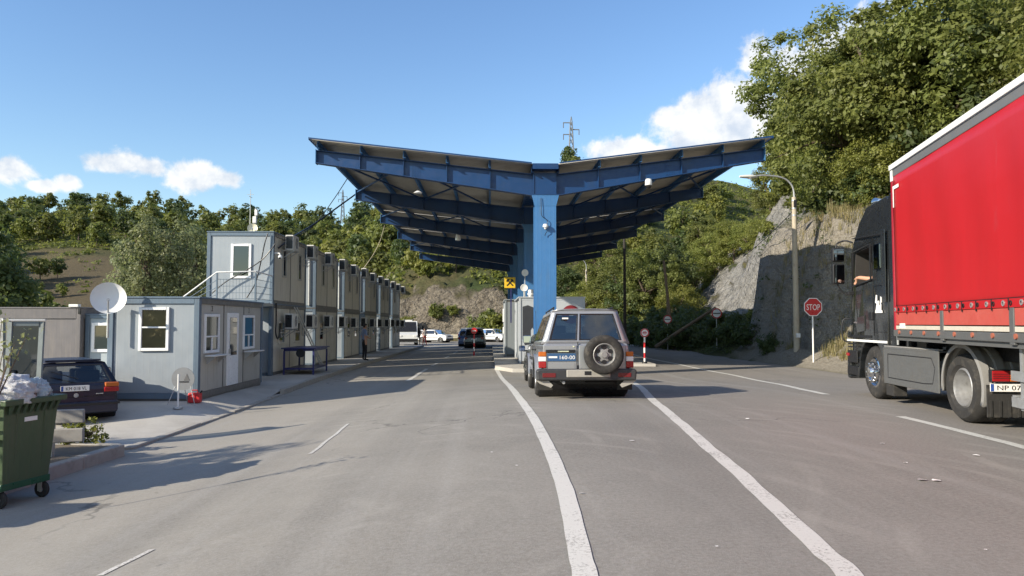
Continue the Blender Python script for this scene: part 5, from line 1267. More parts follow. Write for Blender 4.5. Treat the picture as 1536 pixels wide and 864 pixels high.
# bins
m_bin = M('green_bin_plastic', (.055, .085, .042), .42, 0, .10, 2, .04, 60, .35, (.09, .085, .06), streak=True)
m_bindk = M('green_bin_shell', (.012, .075, .035), .35, 0, .1, 2, .03, 60, .2, (.05, .06, .04), streak=True)
def bin_(loc, rz, label, lid_open=True):
    t = thing('rubbish_bin', label, 'bin', loc, rz); L, D, H0, H1 = 1.36, .80, .26, 1.24
    # local: x from -L..0 (long side), y 0..D ; the short side at x=0 faces right
    b = MB(); bi = .10
    lo = [(-L + bi, .07), (-bi * .6, .07), (-bi * .6, D - .07), (-L + bi, D - .07)]; hi = [(-L, 0), (0, 0), (0, D), (-L, D)]
    vs = [(x, y, H0) for x, y in lo] + [(x, y, H1) for x, y in hi] + [(x * .985 - .02 * (x == 0), y + (.03 if y == 0 else -.03), H1) for x, y in hi] + [(x, y + (.03 if y < .4 else -.03), H0 + .03) for x, y in lo]
    fs = [(0, 1, 2, 3)] + [(i, (i + 1) % 4, 4 + (i + 1) % 4, 4 + i) for i in range(4)] + [(4 + i, 4 + (i + 1) % 4, 8 + (i + 1) % 4, 8 + i) for i in range(4)] + [(8 + i, 8 + (i + 1) % 4, 12 + (i + 1) % 4, 12 + i) for i in range(4)] + [(12, 13, 14, 15)]
    b.add(vs, fs); b.ob('body', m_bin, t, None, .03)
    rim = MB(); rim.bb((-L - .05, -.05, H1 - .05), (-L + .005, D + .05, H1 + .02)); rim.bb((-.005, -.05, H1 - .05), (.075, D + .05, H1 + .02)); rim.bb((-L + .005, -.05, H1 - .05), (-.005, .005, H1 + .02)); rim.bb((-L + .005, D - .005, H1 - .05), (-.005, D + .05, H1 + .02)); rim.ob('rim', m_bin, t, None, .012)
    for q in range(8): MB().prism([(.02, H1 - .052), (.065, H1 - .052), (.012, H1 - .16)], 'Y', .05 + q * .095, .09 + q * .095).ob('rib', m_bin, t)
    for y in (.20, .60): MB().beam((-.02, y, H1 - .1), (-.085, y - .0, H0 + .05), .05, .03, 0, (0, 1, 0)).ob('rib', m_bin, t, None, .008)
    MB().bb((-.40, -.055, .78), (-.02, -.02, .84)).ob('trim_bar', m_bindk, t, None, .008)
    MB().bb((-L, .045, H0 - .06), (-.05, D - .05, H0 + .02)).ob('base', m_bindk, t, None, .01)
    # arched lid rolled open over the middle
    lid = MB(); lid.rev([(.40, -1.30), (.43, -1.30), (.43, -.62 if lid_open else -.02), (.40, -.62 if lid_open else -.02)], (0, D / 2, H1 - .06), 'X', 16, 0, R(-5), R(185)); lid.v = [(x, y, H1 + (z - H1) * .62) for x, y, z in lid.v]
    lid.ob('lid', M('cardboard_tan', (.32, .24, .15), .7) if False else m_bindk, t, 40)
    hd = MB(); hd.tube([(-.05, -.07, .95), (-.75, -.07, .95), (-.75, -.07, 1.1), (-.05, -.07, 1.1)], .018, 6); hd.ob('handle', m_bindk, t)
    lb = MB().bb((.0, .30, .98), (.012, .48, 1.03)); lb.v = [(x - .02 * 0, y, z) for x, y, z in lb.v]; lb.ob('sticker', m_wsign, t, loc=(-.018, 0, 0))
    for x in (-.12, -L + .2):
        for y in (.10, D - .10):
            w = MB(); w.rev([(0, -.025), (.085, -.025), (.10, -.012), (.10, .012), (.085, .025), (0, .025)], (x, y, .10), 'Y', 20)
            wh = w.ob('wheel', m_rub, t, 40); f = MB(); f.bb((x - .03, y - .042, .08), (x + .03, y - .032, .22)); f.bb((x - .03, y + .032, .08), (x + .03, y + .042, .22)); f.bb((x - .045, y - .045, .195), (x + .045, y + .045, .215)); f.ob('fork', m_galv, wh); MB().rev([(0, -.028), (.035, -.028), (.035, .028), (0, .028)], (x, y, .10), 'Y', 14).ob('hub', m_galv, wh, 40)
    return t
bz = g(-5.6, 9); BIN = (-5.58, 8.72); brz = R(-13)
bin_((BIN[0], BIN[1], bz), brz, 'green four wheeled rubbish bin heaped with white bags at the left edge')
bin_((-7.1, 6.75, g(-7, 6.7)), R(-9), 'second green rubbish bin standing before the overfull one', False)
def bag(loc, s, seed, label, mat):
    bm = bmesh.new(); bmesh.ops.create_icosphere(bm, subdivisions=5, radius=1)
    for v in bm.verts:
        p = v.co.copy(); n = mnoise.fractal(p * 1.3 + Vector((seed, 0, 0)), 1, 2, 3); rd = 1 - abs(mnoise.noise(p * 3.2 + Vector((seed, 5, 0)))) * .45
        v.co = p * (.74 + .26 * n + .30 * rd + .16 * abs(mnoise.noise(p * 7. + Vector((seed, 1, 3)))))
        if v.co.z < -.45: v.co.z = -.45 + (v.co.z + .45) * .2
        v.co.x *= s[0]; v.co.y *= s[1]; v.co.z *= s[2]
    me = bpy.data.meshes.new('rubbish_bag'); bm.to_mesh(me); bm.free(); me.materials.append(mat); me.shade_smooth(); o = link('rubbish_bag', me); o.location = loc; return tag(o, label, 'bag')
def bagmat(name, col):
    m, t, b, o = newmat(name); c = t.nodes.new('ShaderNodeTexCoord').outputs['Object']; b.inputs['Base Color'].default_value = (*col, 1); b.inputs['Roughness'].default_value = .3; b.inputs['Subsurface Weight'].default_value = .15; b.inputs['Subsurface Radius'].default_value = (.05, .05, .05)
    bump(t, b, noi(t, c, 22, 7., .75, 1.6), 1., .05); return m
m_bag = bagmat('white_bag_film', (.78, .77, .76)); m_bag2 = bagmat('clear_bag_film', (.58, .66, .68))
_m = Matrix.Rotation(brz, 3, 'Z')
def inbin(x, y, z): v = _m @ Vector((x, y, z)); return (BIN[0] + v.x, BIN[1] + v.y, bz + v.z)
bag(inbin(-.30, .30, 1.30), (.34, .36, .21), 3.1, 'large white plastic bag on top of the green bin', m_bag); bag(inbin(-.16, .60, 1.28), (.17, .20, .17), 8.7, 'crumpled pale blue plastic bag at the right end of the green bin', m_bag2)
bag(inbin(-.12, .46, 1.24), (.13, .10, .10), 5.2, 'small brown paper rubbish between the two bags in the green bin', M('brown_rubbish', (.22, .14, .11), .7)); bag(inbin(-.62, .35, 1.24), (.25, .3, .15), 1.9, 'tan paper sack lying behind the white bag in the green bin', M('tan_sack', (.36, .27, .17), .7))
# scraps of paper on the road
for i, (px, py, s, l) in enumerate(((1323, 666, .05, 'small pale scrap on the road left of the lorry lane line'), (1358, 695, .045, 'pale scrap on the road below the lorry lane line'), (1464, 684, .07, 'white paper scrap near the right picture edge'), (1383, 721, .08, 'left of two white scraps lying side by side on the road'), (1404, 722, .08, 'right of two white scraps lying side by side on the road'),
                                    (1121, 629, .06, 'white scrap beyond the off-roader shadow'), (948, 662, .055, 'pale scrap behind the silver off-roader'), (872, 741, .04, 'white scrap just right of the curved line'), (738, 679, .03, 'tiny white scrap left of the curved lane line'), (775, 699, .03, 'tiny bright scrap near the curved lane line'), (1075, 821, .02, 'tiny white scrap between the two long lines'), (1478, 826, .02, 'tiny white speck at the lower right'))):
    p = P(px, py); r_ = random.Random(i); o = MB(); n = 7; s *= .65; vs = [(s * r_.uniform(.7, 1.1) * math.cos(k * 6.283 / n), s * .7 * r_.uniform(.7, 1.1) * math.sin(k * 6.283 / n), .004 + r_.uniform(0, s * .25)) for k in range(n)]
    o.add(vs + [(0, 0, .006)], [(k, (k + 1) % n, n) for k in range(n)]); q = o.ob('paper_scrap', m_wsign); q.location = (p.x, p.y, g(p.x, p.y) + .004); tag(q, l, 'litter', 'litter on the road')
# ================================================================== VEHICLES
def paint(name, col, metal=.0, rough=.3, dirt=.15):
    return M(name, col, rough, metal, .03, 2, .0, 30, dirt, (.16, .14, .115), .6, rv=.02)
WC = {}
def wheel(parent, loc, r, w, rim_r, side, style='steel', rimm=None, nspoke=6, wide=0):
    rimm = rimm or m_rim; key = (r, w, rim_r, side, style, rimm.name)
    if key not in WC:
        t = MB(); b = r - rim_r
        t.rev([(rim_r, -w * .40), (rim_r + b * .25, -w * .5), (rim_r + b * .72, -w * .5), (r - .012, -w * .40), (r, -w * .30), (r, -.12 * w), (r - .008, -.10 * w), (r - .008, -.06 * w), (r, -.04 * w), (r, .04 * w), (r - .008, .06 * w), (r - .008, .10 * w), (r, .12 * w), (r, w * .30), (r - .012, w * .40), (rim_r + b * .72, w * .5), (rim_r + b * .25, w * .5), (rim_r, w * .40)], (0, 0, 0), 'X', 40)
        tm = t.mesh('wheel', m_rub, 40)
        s = side; rm = MB()
        if style == 'truckrear':
            rm.rev([(rim_r + .01, s * w * .42), (rim_r - .015, s * w * .46), (rim_r - .03, s * w * .40), (rim_r - .05, s * w * .0), (rim_r - .09, -s * w * .22), (rim_r * .55, -s * w * .22), (rim_r * .50, -s * w * .10), (rim_r * .42, s * w * .12), (rim_r * .2, s * w * .15), (0, s * w * .15)], (0, 0, 0), 'X', 36)
            for i in range(10):
                a = i * .6283; rm.rev([(0, -s * w * .22), (.018, -s * w * .22), (.018, -s * w * .08), (0, -s * w * .08)], (0, rim_r * .66 * math.cos(a), rim_r * .66 * math.sin(a)), 'X', 8)
        elif style == 'truckfront':
            rm.rev([(rim_r + .01, s * w * .42), (rim_r - .02, s * w * .46), (rim_r - .05, s * w * .30), (rim_r * .80, s * w * .30), (rim_r * .72, s * w * .62), (rim_r * .55, s * w * .66), (rim_r * .5, s * w * .60), (rim_r * .40, s * w * .62), (rim_r * .32, s * w * .80), (0, s * w * .82)], (0, 0, 0), 'X', 36)
            for i in range(10):
                a = i * .6283; rm.rev([(0, s * w * .6), (.022, s * w * .6), (.018, s * w * .76), (0, s * w * .77)], (0, rim_r * .62 * math.cos(a), rim_r * .62 * math.sin(a)), 'X', 8)
        else:
            rm.rev([(rim_r + .008, s * w * .40), (rim_r - .01, s * w * .44), (rim_r - .025, s * w * .36), (rim_r - .04, s * w * .12), (rim_r * .72, s * w * .10), (rim_r * .62, s * w * .22), (rim_r * .3, s * w * .26), (rim_r * .26, s * w * .36), (0, s * w * .37)], (0, 0, 0), 'X', 36)
        rmm = rm.mesh('rim', rimm, 35); hm = None
        if style in ('steel', 'alloy'):
            h = MB()
            for i in range(nspoke):
                a = 2 * math.pi * (i + .5) / nspoke; hr = .64 if rimm.name == 'spare_rim' else .80; c = (rim_r * hr * math.cos(a), rim_r * hr * math.sin(a)); ra = rim_r * .165
                h.prism([(c[0] + ra * (1.5 if abs(math.cos(k)) > .5 else 1) * math.cos(k), c[1] + ra * 1.2 * math.sin(k)) for k in [q * math.pi / 5 for q in range(10)]], 'X', s * w * .08, s * w * (.245 if rimm.name == 'spare_rim' else .215))
            hm = h.mesh('rim_holes', m_black)
        WC[key] = (tm, rmm, hm)
    tm, rmm, hm = WC[key]; o = link('wheel', tm, parent, loc=loc); rr_ = link('rim', rmm, o)
    if hm:
        link('rim_hole', hm, o); o.children[-1]['kind'] = 'stuff'
    return o
def seat_on(t, X, Y, yaw, wb, y_r, track):
    # stand the vehicle on the road: yaw clockwise from +Y
    s, c = math.sin(yaw), math.cos(yaw)
    def gw(x, y): return g(X + x * c + y * s, Y - x * s + y * c)
    zr = (gw(-track / 2, y_r) + gw(track / 2, y_r)) / 2; zf = (gw(-track / 2, y_r + wb) + gw(track / 2, y_r + wb)) / 2
    zl = (gw(-track / 2, y_r) + gw(-track / 2, y_r + wb)) / 2; zg = (gw(track / 2, y_r) + gw(track / 2, y_r + wb)) / 2
    pit = math.atan2(zf - zr, wb); rol = -math.atan2(zg - zl, track)
    t.location = (X, Y, zr - math.tan(pit) * y_r + .004); t.rotation_euler = (Matrix.Rotation(-yaw, 3, 'Z') @ Matrix.Rotation(pit, 3, 'X') @ Matrix.Rotation(rol, 3, 'Y')).to_euler()
def plate(parent, loc, w, h, txt, bgm, tm, th=.5, eu=None, strip=None):
    p = MB().bb((-w / 2, -.006, -h / 2), (w / 2, .006, h / 2)).ob('number_plate', bgm, parent, None, .004, loc=loc)
    if txt: link('lettering', text_mesh(txt, h * th, .001, tm, w * (.80 if not strip else .72)), p, loc=(.02 if strip else 0, -.0075, 0))
    if strip: MB().bb((-w / 2 + .006, -.0075, -h / 2 + .006), (-w / 2 + .05, -.0062, h / 2 - .006)).ob('plate_band', strip, p)
    return p
def car(name, label, cat, col, D, group=None):
    """generic passenger car; y forward, origin on the ground under the middle"""
    t = thing(name, label, cat, (0, 0, 0), 0, group); L, Wd, H, wb, wr = D['L'], D['W'], D['H'], D['wb'], D['wr']; h = L / 2; zb = D.get('zb', .22); zt = D['belt']; hw = Wd / 2
    yr = -wb / 2 + D.get('off', 0); yf = yr + wb; ar = wr * 1.16
    def arch(yc): return [(yc + ar * math.cos(a), wr + ar * math.sin(a)) for a in [math.pi * k / 10 for k in range(11)] if wr + ar * math.sin(a) > zb]
    pr = [(-h + .06, zb + .10), (-h, zb + .26), (-h + D.get('rk', .02), zt - .12), (-h + D.get('rk2', .10), zt)]
    pr += [(D['wsb'], zt + .015), (h - .55, D['hood']), (h - .16, D['hood'] - .09), (h, D['hood'] - .28), (h, zb + .15), (h - .1, zb)]
    for yc in (yf, yr): pr += [(yc + ar, zb)] + arch(yc) + [(yc - ar, zb)]
    bm = MB(); bm.prism(pr, 'X', -hw, hw)
    def taper(v):
        x, y, z = v; e = max(0, abs(y) - (h - .55)) / .55; k = 1 - D.get('tap', .10) * e * e - .05 * max(0, (z - zt * .72) / (zt * .28)) ** 2 - .03 * max(0, (zb + .2 - z) / .2); return (x * k, y, z)
    bm.v = [taper(v) for v in bm.v]
    body = bm.ob('body', col, t, None, D.get('bev', .055), seg=3)
    # inner wells
    for yc in (yr, yf): MB().rev([(0, -hw + .04), (ar - .01, -hw + .04), (ar - .01, hw - .04), (0, hw - .04)], (0, yc, wr), 'X', 24).ob('wheel_well', m_black, t)
    # cabin with real openings
    wbt, wtp, zr = hw * .945, D.get('rw', hw * .76), H; ya, yb_, yc_, yd = -h + D.get('rk2', .10) + .03, D['rt'], D['wst'], D['wsb']
    mp = MB(); mg = MB(); zr0 = zr - .05
    for s in (-1, 1):
        A, B, C_, D_ = (s * wbt, ya, zt - .01), (s * wbt, yd, zt - .01), (s * wtp, yc_, zr0), (s * wtp, yb_, zr0)
        us, vs, win, tr = D['us'], [0, .10, .13, .86, .89, 1], {(i, 2) for i in D['uw']}, {(i, j) for i in range(len(D['us']) - 1) for j in (1, 2, 3)}
        patch(mp, mg, A, B, C_, D_, us, vs, win, tr if D.get('trim', 1) else ())
    A, B, C_, D_ = (-wbt, ya, zt - .01), (wbt, ya, zt - .01), (wtp, yb_, zr0), (-wtp, yb_, zr0)
    patch(mp, mg, A, B, C_, D_, D.get('ru', [0, .07, .10, .90, .93, 1]), D.get('rv', [0, .16, .2, .84, .88, 1]), D.get('rwin', {(2, 2)}), D.get('rtrim', {(1, 2), (3, 2), (1, 1), (2, 1), (3, 1), (1, 3), (2, 3), (3, 3)}))
    A, B, C_, D_ = (-wbt, yd, zt), (wbt, yd, zt), (wtp, yc_, zr0), (-wtp, yc_, zr0)
    patch(mp, mg, A, B, C_, D_, [0, .06, .94, 1], [0, .06, .94, 1], {(1, 1)})
    # crowned roof
    nx, V = 7, []
    for y in (yb_ - .01, (yb_ * .8 + yc_ * .2), (yb_ + yc_) / 2, (yb_ * .2 + yc_ * .8), yc_ + .01):
        e = 1 if yb_ < y < yc_ else .55
        for i in range(nx):
            u = i / (nx - 1) * 2 - 1; V.append((u * wtp, y, zr0 + (.05 * e + .005) * (1 - u * u * u * u)))
    mp.add(V, [(j * nx + i, j * nx + i + 1, (j + 1) * nx + i + 1, (j + 1) * nx + i) for j in range(4) for i in range(nx - 1)])
    cab = mp.ob('cabin_shell', [col, D.get('trimm', m_black)], t, 35); sd = cab.modifiers.new('thick', 'SOLIDIFY'); sd.thickness = .02; sd.offset = -1
    gl = mg.ob('windows', D.get('glass', m_tint), t)
    # one pane each
    if True:
        me = gl.data; bpy.data.objects.remove(gl)
        for p in me.polygons:
            vs = [me.vertices[i].co.copy() for i in p.vertices]; MB().poly(vs).ob('window', D.get('glass', m_tint), t)
    # interior
    MB().bb((-hw + .1, yr - .1, zb + .05), (hw - .1, yf - .35, zt - .16)).ob('cabin_floor', m_room, t)
    for y in (D.get('seat', 0.15), D.get('seat', .15) - .85):
        for x in (-.36, .36):
            st = MB(); st.bb((x - .24, y - .12, zt - .35), (x + .24, y + .02, zt + .22)); st.bb((x - .13, y - .10, zt + .235), (x + .13, y - .01, zt + .40)); st.ob('seat', m_dark, t, None, .03); 
    MB().rev([(.17, -.012), (.19, 0), (.17, .012), (.15, 0), (.17, -.012)], (-.36, D.get('seat', .15) + .55, zt + .06), 'Y', 18).ob('steering_wheel', m_dark, t, 60)
    for yc in (yr, yf):
        for s in (-1, 1): wheel(t, (s * (hw - .11), yc, wr), wr, D.get('ww', .20), wr * .62, s, D.get('rim', 'alloy'), D.get('rimm'))
    # sills, seams, handles, mirrors
    for s in (-1, 1):
        MB().bb((s * (hw + .002) - .012, yr + ar + .03, zb - .01), (s * (hw + .002) + .012, yf - ar - .03, zb + .09)).ob('sill', m_dark, t, None, .01)
        MB().bb((s * (hw + .004) - .012, yr + ar * .9, zt - .36), (s * (hw + .004) + .012, yf - ar * .9, zt - .29)).ob('side_moulding', D.get('mould', m_dark), t, None, .008)
        for y in D.get('doors', ()): MB().bb((s * hw - .004, y - .005, zb + .10), (s * hw + .003, y + .005, zt - .02)).ob('door_gap', m_black, t)
        for y in D.get('handles', ()): MB().bb((s * (hw - .01) - .02, y - .09, zt - .15), (s * (hw - .01) + .025, y + .09, zt - .11)).ob('door_handle', m_dark, t, None, .008)
        mr = MB(); mr.bb((s * (hw + .10) - .10, D['wsb'] - .42, zt + .02), (s * (hw + .10) + .10, D['wsb'] - .28, zt + .20)); mo = mr.ob('mirror', D.get('mirm', col), t, None, .035)
        MB().bb((s * (hw + .10) - .085, D['wsb'] - .426, zt + .035), (s * (hw + .10) + .085, D['wsb'] - .419, zt + .185)).ob('mirror_glass', m_mirror, mo); MB().bb((s * hw - .06, D['wsb'] - .38, zt + .01), (s * hw + .06, D['wsb'] - .30, zt + .06)).ob('mirror_arm', m_dark, mo)
    # front
    for s in (-1, 1): MB().bb((s * hw * .68 - .19, h - .10, D['hood'] - .26), (s * hw * .68 + .19, h - .02, D['hood'] - .10)).ob('headlight', m_lwht, t, None, .03)
    MB().bb((-hw * .42, h - .03, D['hood'] - .26), (hw * .42, h + .006, D['hood'] - .13)).ob('grille', m_black, t, None, .01); MB().bb((-hw * .90, h - .12, zb + .02), (hw * .90, h + .04, zb + .26)).ob('front_bumper', D.get('bump', m_dark), t, None, .04)
    return t, dict(h=h, hw=hw, zb=zb, zt=zt, yr=yr, yf=yf, ya=ya, yb=yb_, zr0=zr0, wbt=wbt, wtp=wtp)
# ------------------------------------------------------------------ silver off-roader
p_silver = paint('silver_car_paint', (.30, .31, .33), .45, .32, .06)
p_gm = M('grey_bumper_plastic', (.030, .031, .034), .5, 0, .12, 3, .04, 100, .3, (.10, .09, .075))
p_step = M('worn_bumper_step', (.36, .345, .31), .6, .2, .12, 5, .1, 60, .35, (.17, .15, .12))
def offroader():
    D = dict(L=4.72, W=1.86, H=1.80, wb=2.97, wr=.375, belt=1.09, zb=.40, off=.08, hood=1.10, wsb=.95, wst=.35, rt=-2.20, rk=.0, rk2=.02, bev=.05, tap=.05, rw=.655, ww=.27,
             us=[0, .05, .30, .335, .60, .635, .90, 1], uw=[1, 3, 5], ru=[0, .075, .10, .385, .405, .425, .445, .90, .925, 1], rv=[0, .10, .14, .86, .90, 1], rwin={(2, 2), (6, 2)},
             rtrim={(i, j) for i in (1, 2, 3, 5, 6, 7) for j in (1, 2, 3)}, doors=(-.95, .05, 1.0), handles=(-.78, .25), mirm=paint('mirror_blue_grey', (.07, .10, .17), .3, .25), seat=.25, glass=m_tint, mould=p_gm)
    t, q = car('off_roader', 'silver grey off-roader with a spare wheel on its rear door waiting at the booth', 'car', p_silver, D)
    h, hw, zt = q['h'], q['hw'], q['zt']; Y = -h
    # rear doors: seam, recess, handle bar
    MB().bb((-.165, Y - .004, .53), (-.153, Y + .02, zt + .02)).ob('door_gap', m_black, t); MB().bb((-.80, Y - .003, .525), (.80, Y + .02, .537)).ob('door_gap', m_black, t)
    MB().bb((-.845, Y - .012, .56), (-.18, Y + .02, 1.055)).ob('rear_door', p_silver, t, None, .02, seg=3); MB().bb((-.135, Y - .012, .56), (.80, Y + .02, 1.055)).ob('rear_door', p_silver, t, None, .02, seg=3)
    MB().bb((-.80, Y - .045, .905), (-.21, Y - .008, .965)).ob('handle_bar', m_black, t, None, .012); MB().bb((-.56, Y - .052, .918), (-.34, Y - .044, .945)).ob('bar_badge', m_chrome, t, None, .004)
    rc = MB().bb((-.79, Y - .018, .57), (-.22, Y - .010, .70)).ob('door_pressing', p_silver, t, None, .012)
    pl = plate(t, (-.485, Y - .022, .815), .56, .155, None, M('plate_blue', (.03, .085, .19), .35), m_wsign, .48); link('lettering', text_mesh('160-00', .075, .001, m_wsign, .30), pl, loc=(.105, -.0075, 0))
    MB().bb((-.74, Y - .0302, .80), (-.57, Y - .0285, .835)).ob('plate_emblem', m_wsign, t)
    MB().bb((-.26, Y - .02, 1.005), (-.22, Y - .008, 1.045)).ob('badge', m_chrome, t, None, .006)
    # lights
    for s in (-1, 1):
        c = s * .862
        for a, b, m in ((.83, .925, m_lamb), (.735, .827, m_lwht), (.605, .732, m_lred)): MB().bb((c - .075, Y - .045, a), (c + .075, Y + .10, b)).ob('tail_light', m, t, None, .014)
    # spare wheel
    sp = wheel(t, (.33, Y - .15, .865), .385, .27, .22, 1, 'steel', M('spare_rim', (.27, .27, .265), .5, .4, .15, 9, .03, 80, .35, (.10, .09, .07)), 6); sp.rotation_euler = (0, 0, R(-90)); sp.name = 'spare_wheel'
    ct = MB(); ct.rev([(0, -.16), (.06, -.16), (.06, -.12), (.10, -.11), (.10, 0), (0, 0)], (.33, Y - .03, .865), 'Y', 16)
    for i in range(6): a = i * 1.047; ct.rev([(0, -.13), (.02, -.13), (.02, -.1), (0, -.1)], (.33 + .075 * math.cos(a), Y - .03, .865 + .075 * math.sin(a)), 'Y', 8)
    ct.ob('wheel_carrier', m_black, t)
    # bumper
    MB().prism([(-.97, .36), (.97, .36), (.99, .56), (.93, .59), (-.93, .59), (-.99, .56)], 'Y', Y - .13, Y + .14).ob('rear_bumper', p_gm, t, None, .035, seg=3)
    MB().bb((-.40, Y - .155, .425), (.46, Y - .10, .575)).ob('bumper_step', p_step, t, None, .015); MB().bb((-.05, Y - .165, .47), (.08, Y - .15, .545)).ob('tow_socket', m_black, t, None, .01)
    for s in (-1, 1):
        MB().bb((s * .74 - .13, Y - .138, .425), (s * .74 + .13, Y - .125, .51)).ob('bumper_light', M('dull_reflector', (.13, .010, .012), .3), t, None, .01)
        MB().prism([(s * .99, .36), (s * .75, .36), (s * .66, .27), (s * .70, .22), (s * .92, .30)], 'Y', Y - .05, Y - .02).ob('bumper_bracket', p_step, t)
        MB().bb((s * .80 - .15, Y + .22, .16), (s * .80 + .15, Y + .235, .40)).ob('mud_flap', m_rub, t)
        for yc in (q['yr'], q['yf']): 
            MB().rev([(.435, s * (hw - .03)), (.50, s * (hw - .03)), (.50, s * (hw + .055)), (.435, s * (hw + .055))], (0, yc, .375), 'X', 20, 0, R(0), R(180)).ob('wheel_flare', p_silver, t, 40)
        MB().tube([(s * .60, Y + .35, H_ := 1.815), (s * .60, .2, H_)], .016, 8).ob('roof_rail', m_dark, t)
        for y in (Y + .4, -.8, .15): MB().bb((s * .60 - .015, y - .02, 1.76), (s * .60 + .015, y + .02, 1.80)).ob('rail_foot', m_dark, t)
    ax = MB(); ax.tube([(-.70, q['yr'], .36), (.70, q['yr'], .36)], .05, 10); ax.sph((.12, q['yr'], .36), .16, 8); ax.ob('rear_axle', m_dark, t, 50)
    MB().tube([(-.45, Y - .06, .32), (-.45, Y + 1.2, .36)], .03, 10).ob('exhaust_pipe', m_galv, t); MB().rev([(0, -.35), (.10, -.32), (.10, .32), (0, .35)], (.35, Y + .45, .40), 'X', 14).ob('silencer', m_dark, t, 50)
    MB().tube([(-.78, 1.0, 1.12), (-.80, 1.0, 1.9)], .004, 5).ob('aerial', m_black, t)
    MB().bb((-.46, Y + .045, 1.57), (-.34, Y + .055, 1.60)).ob('sticker', m_wsign, t)
    seat_on(t, 1.91, 16.95, R(.3), 2.97, q['yr'], 1.5)
offroader()
# ------------------------------------------------------------------ dark estate in front of it
def estate():
    D = dict(L=4.4, W=1.74, H=1.48, wb=2.6, wr=.315, belt=.93, zb=.24, hood=.93, wsb=.95, wst=.35, rt=-1.75, rk2=.06, us=[0, .05, .27, .31, .58, .62, .9, 1], uw=[1, 3, 5], doors=(-.95, 0., 1.), handles=(-.75, .2), rimm=m_chrome)
    t, q = car('estate_car', 'dark green estate car directly ahead of the silver off-roader', 'car', paint('dark_green_paint', (.022, .032, .030), .3, .25), D)
    for s in (-1, 1): MB().bb((s * .72 - .10, -q['h'] - .01, .66), (s * .72 + .10, -q['h'] + .1, .86)).ob('tail_light', m_lred, t, None, .02)
    MB().bb((-.8, -q['h'] - .05, .28), (.8, -q['h'] + .1, .50)).ob('rear_bumper', m_dark, t, None, .04); plate(t, (0, -q['h'] - .012, .72), .5, .11, None, m_wsign, m_black)
    seat_on(t, 1.98, 22.9, R(.5), 2.6, q['yr'], 1.5)
estate()
# ------------------------------------------------------------------ dark blue hatchback on the left
p_navy = M('dark_blue_paint', (.004, .006, .020), .5, .1, .05, 2, 0, 30, .1, (.1, .09, .08), .15)
def hatch():
    D = dict(L=3.98, W=1.68, H=1.36, wb=2.47, wr=.30, belt=.88, zb=.22, off=-.02, hood=.94, wsb=.85, wst=.28, rt=-1.55, rk=.03, rk2=.12, rw=.585, us=[0, .16, .40, .44, .88, 1], uw=[1, 3], ru=[0, .06, .075, .925, .94, 1], rv=[0, .05, .08, .86, .90, 1], doors=(-.35, .95), handles=(-.15,), rim='steel', glass=m_glass, seat=.1)
    t, q = car('hatchback', 'dark blue hatchback parked behind the green bin before the cabins', 'car', p_navy, D)
    h, hw, zt = q['h'], q['hw'], q['zt']; Y = -h
    MB().bb((-.78, Y - .07, .27), (.78, Y + .14, .52)).ob('rear_bumper', M('navy_bumper', (.014, .016, .035), .45, 0, .1, 3), t, None, .05, seg=3); MB().bb((-.81, Y - .085, .44), (.81, Y - .02, .49)).ob('bumper_strip', m_dark, t, None, .012)
    for s in (-1, 1):
        MB().bb((s * .66 - .14, Y - .012, .70), (s * .66 + .14, Y + .14, .80)).ob('tail_light', m_lred, t, None, .018); MB().bb((s * .67 - .13, Y + .0, .803), (s * .67 + .13, Y + .14, .895)).ob('tail_light', m_lamb, t, None, .018)
    plate(t, (-.02, Y - .012, .80), .52, .115, 'KM 018 VL', m_wsign, m_black, .62, None, M('plate_navy_band', (.03, .08, .3), .4))
    MB().disc((0, Y - .01, .655), .045, 'Y', .012, 20).ob('badge', m_chrome, t, 40); MB().bb((.36, Y - .006, .66), (.50, Y + .01, .68)).ob('badge', m_chrome, t)
    MB().bb((-.76, Y + .004, .62), (.76, Y + .02, .63)).ob('hatch_gap', m_black, t)
    wp = MB(); wp.tube([(.05, Y + .12, .985), (-.42, Y + .20, 1.14)], .012, 6); wp.ob('rear_wiper', m_black, t)
    MB().bb((-.52, Y + .50, 1.34), (.52, Y + .62, 1.37)).ob('roof_lip', p_navy, t, None, .01)
    seat_on(t, -9.75, 17.3, R(-36), 2.47, q['yr'], 1.45)
hatch()
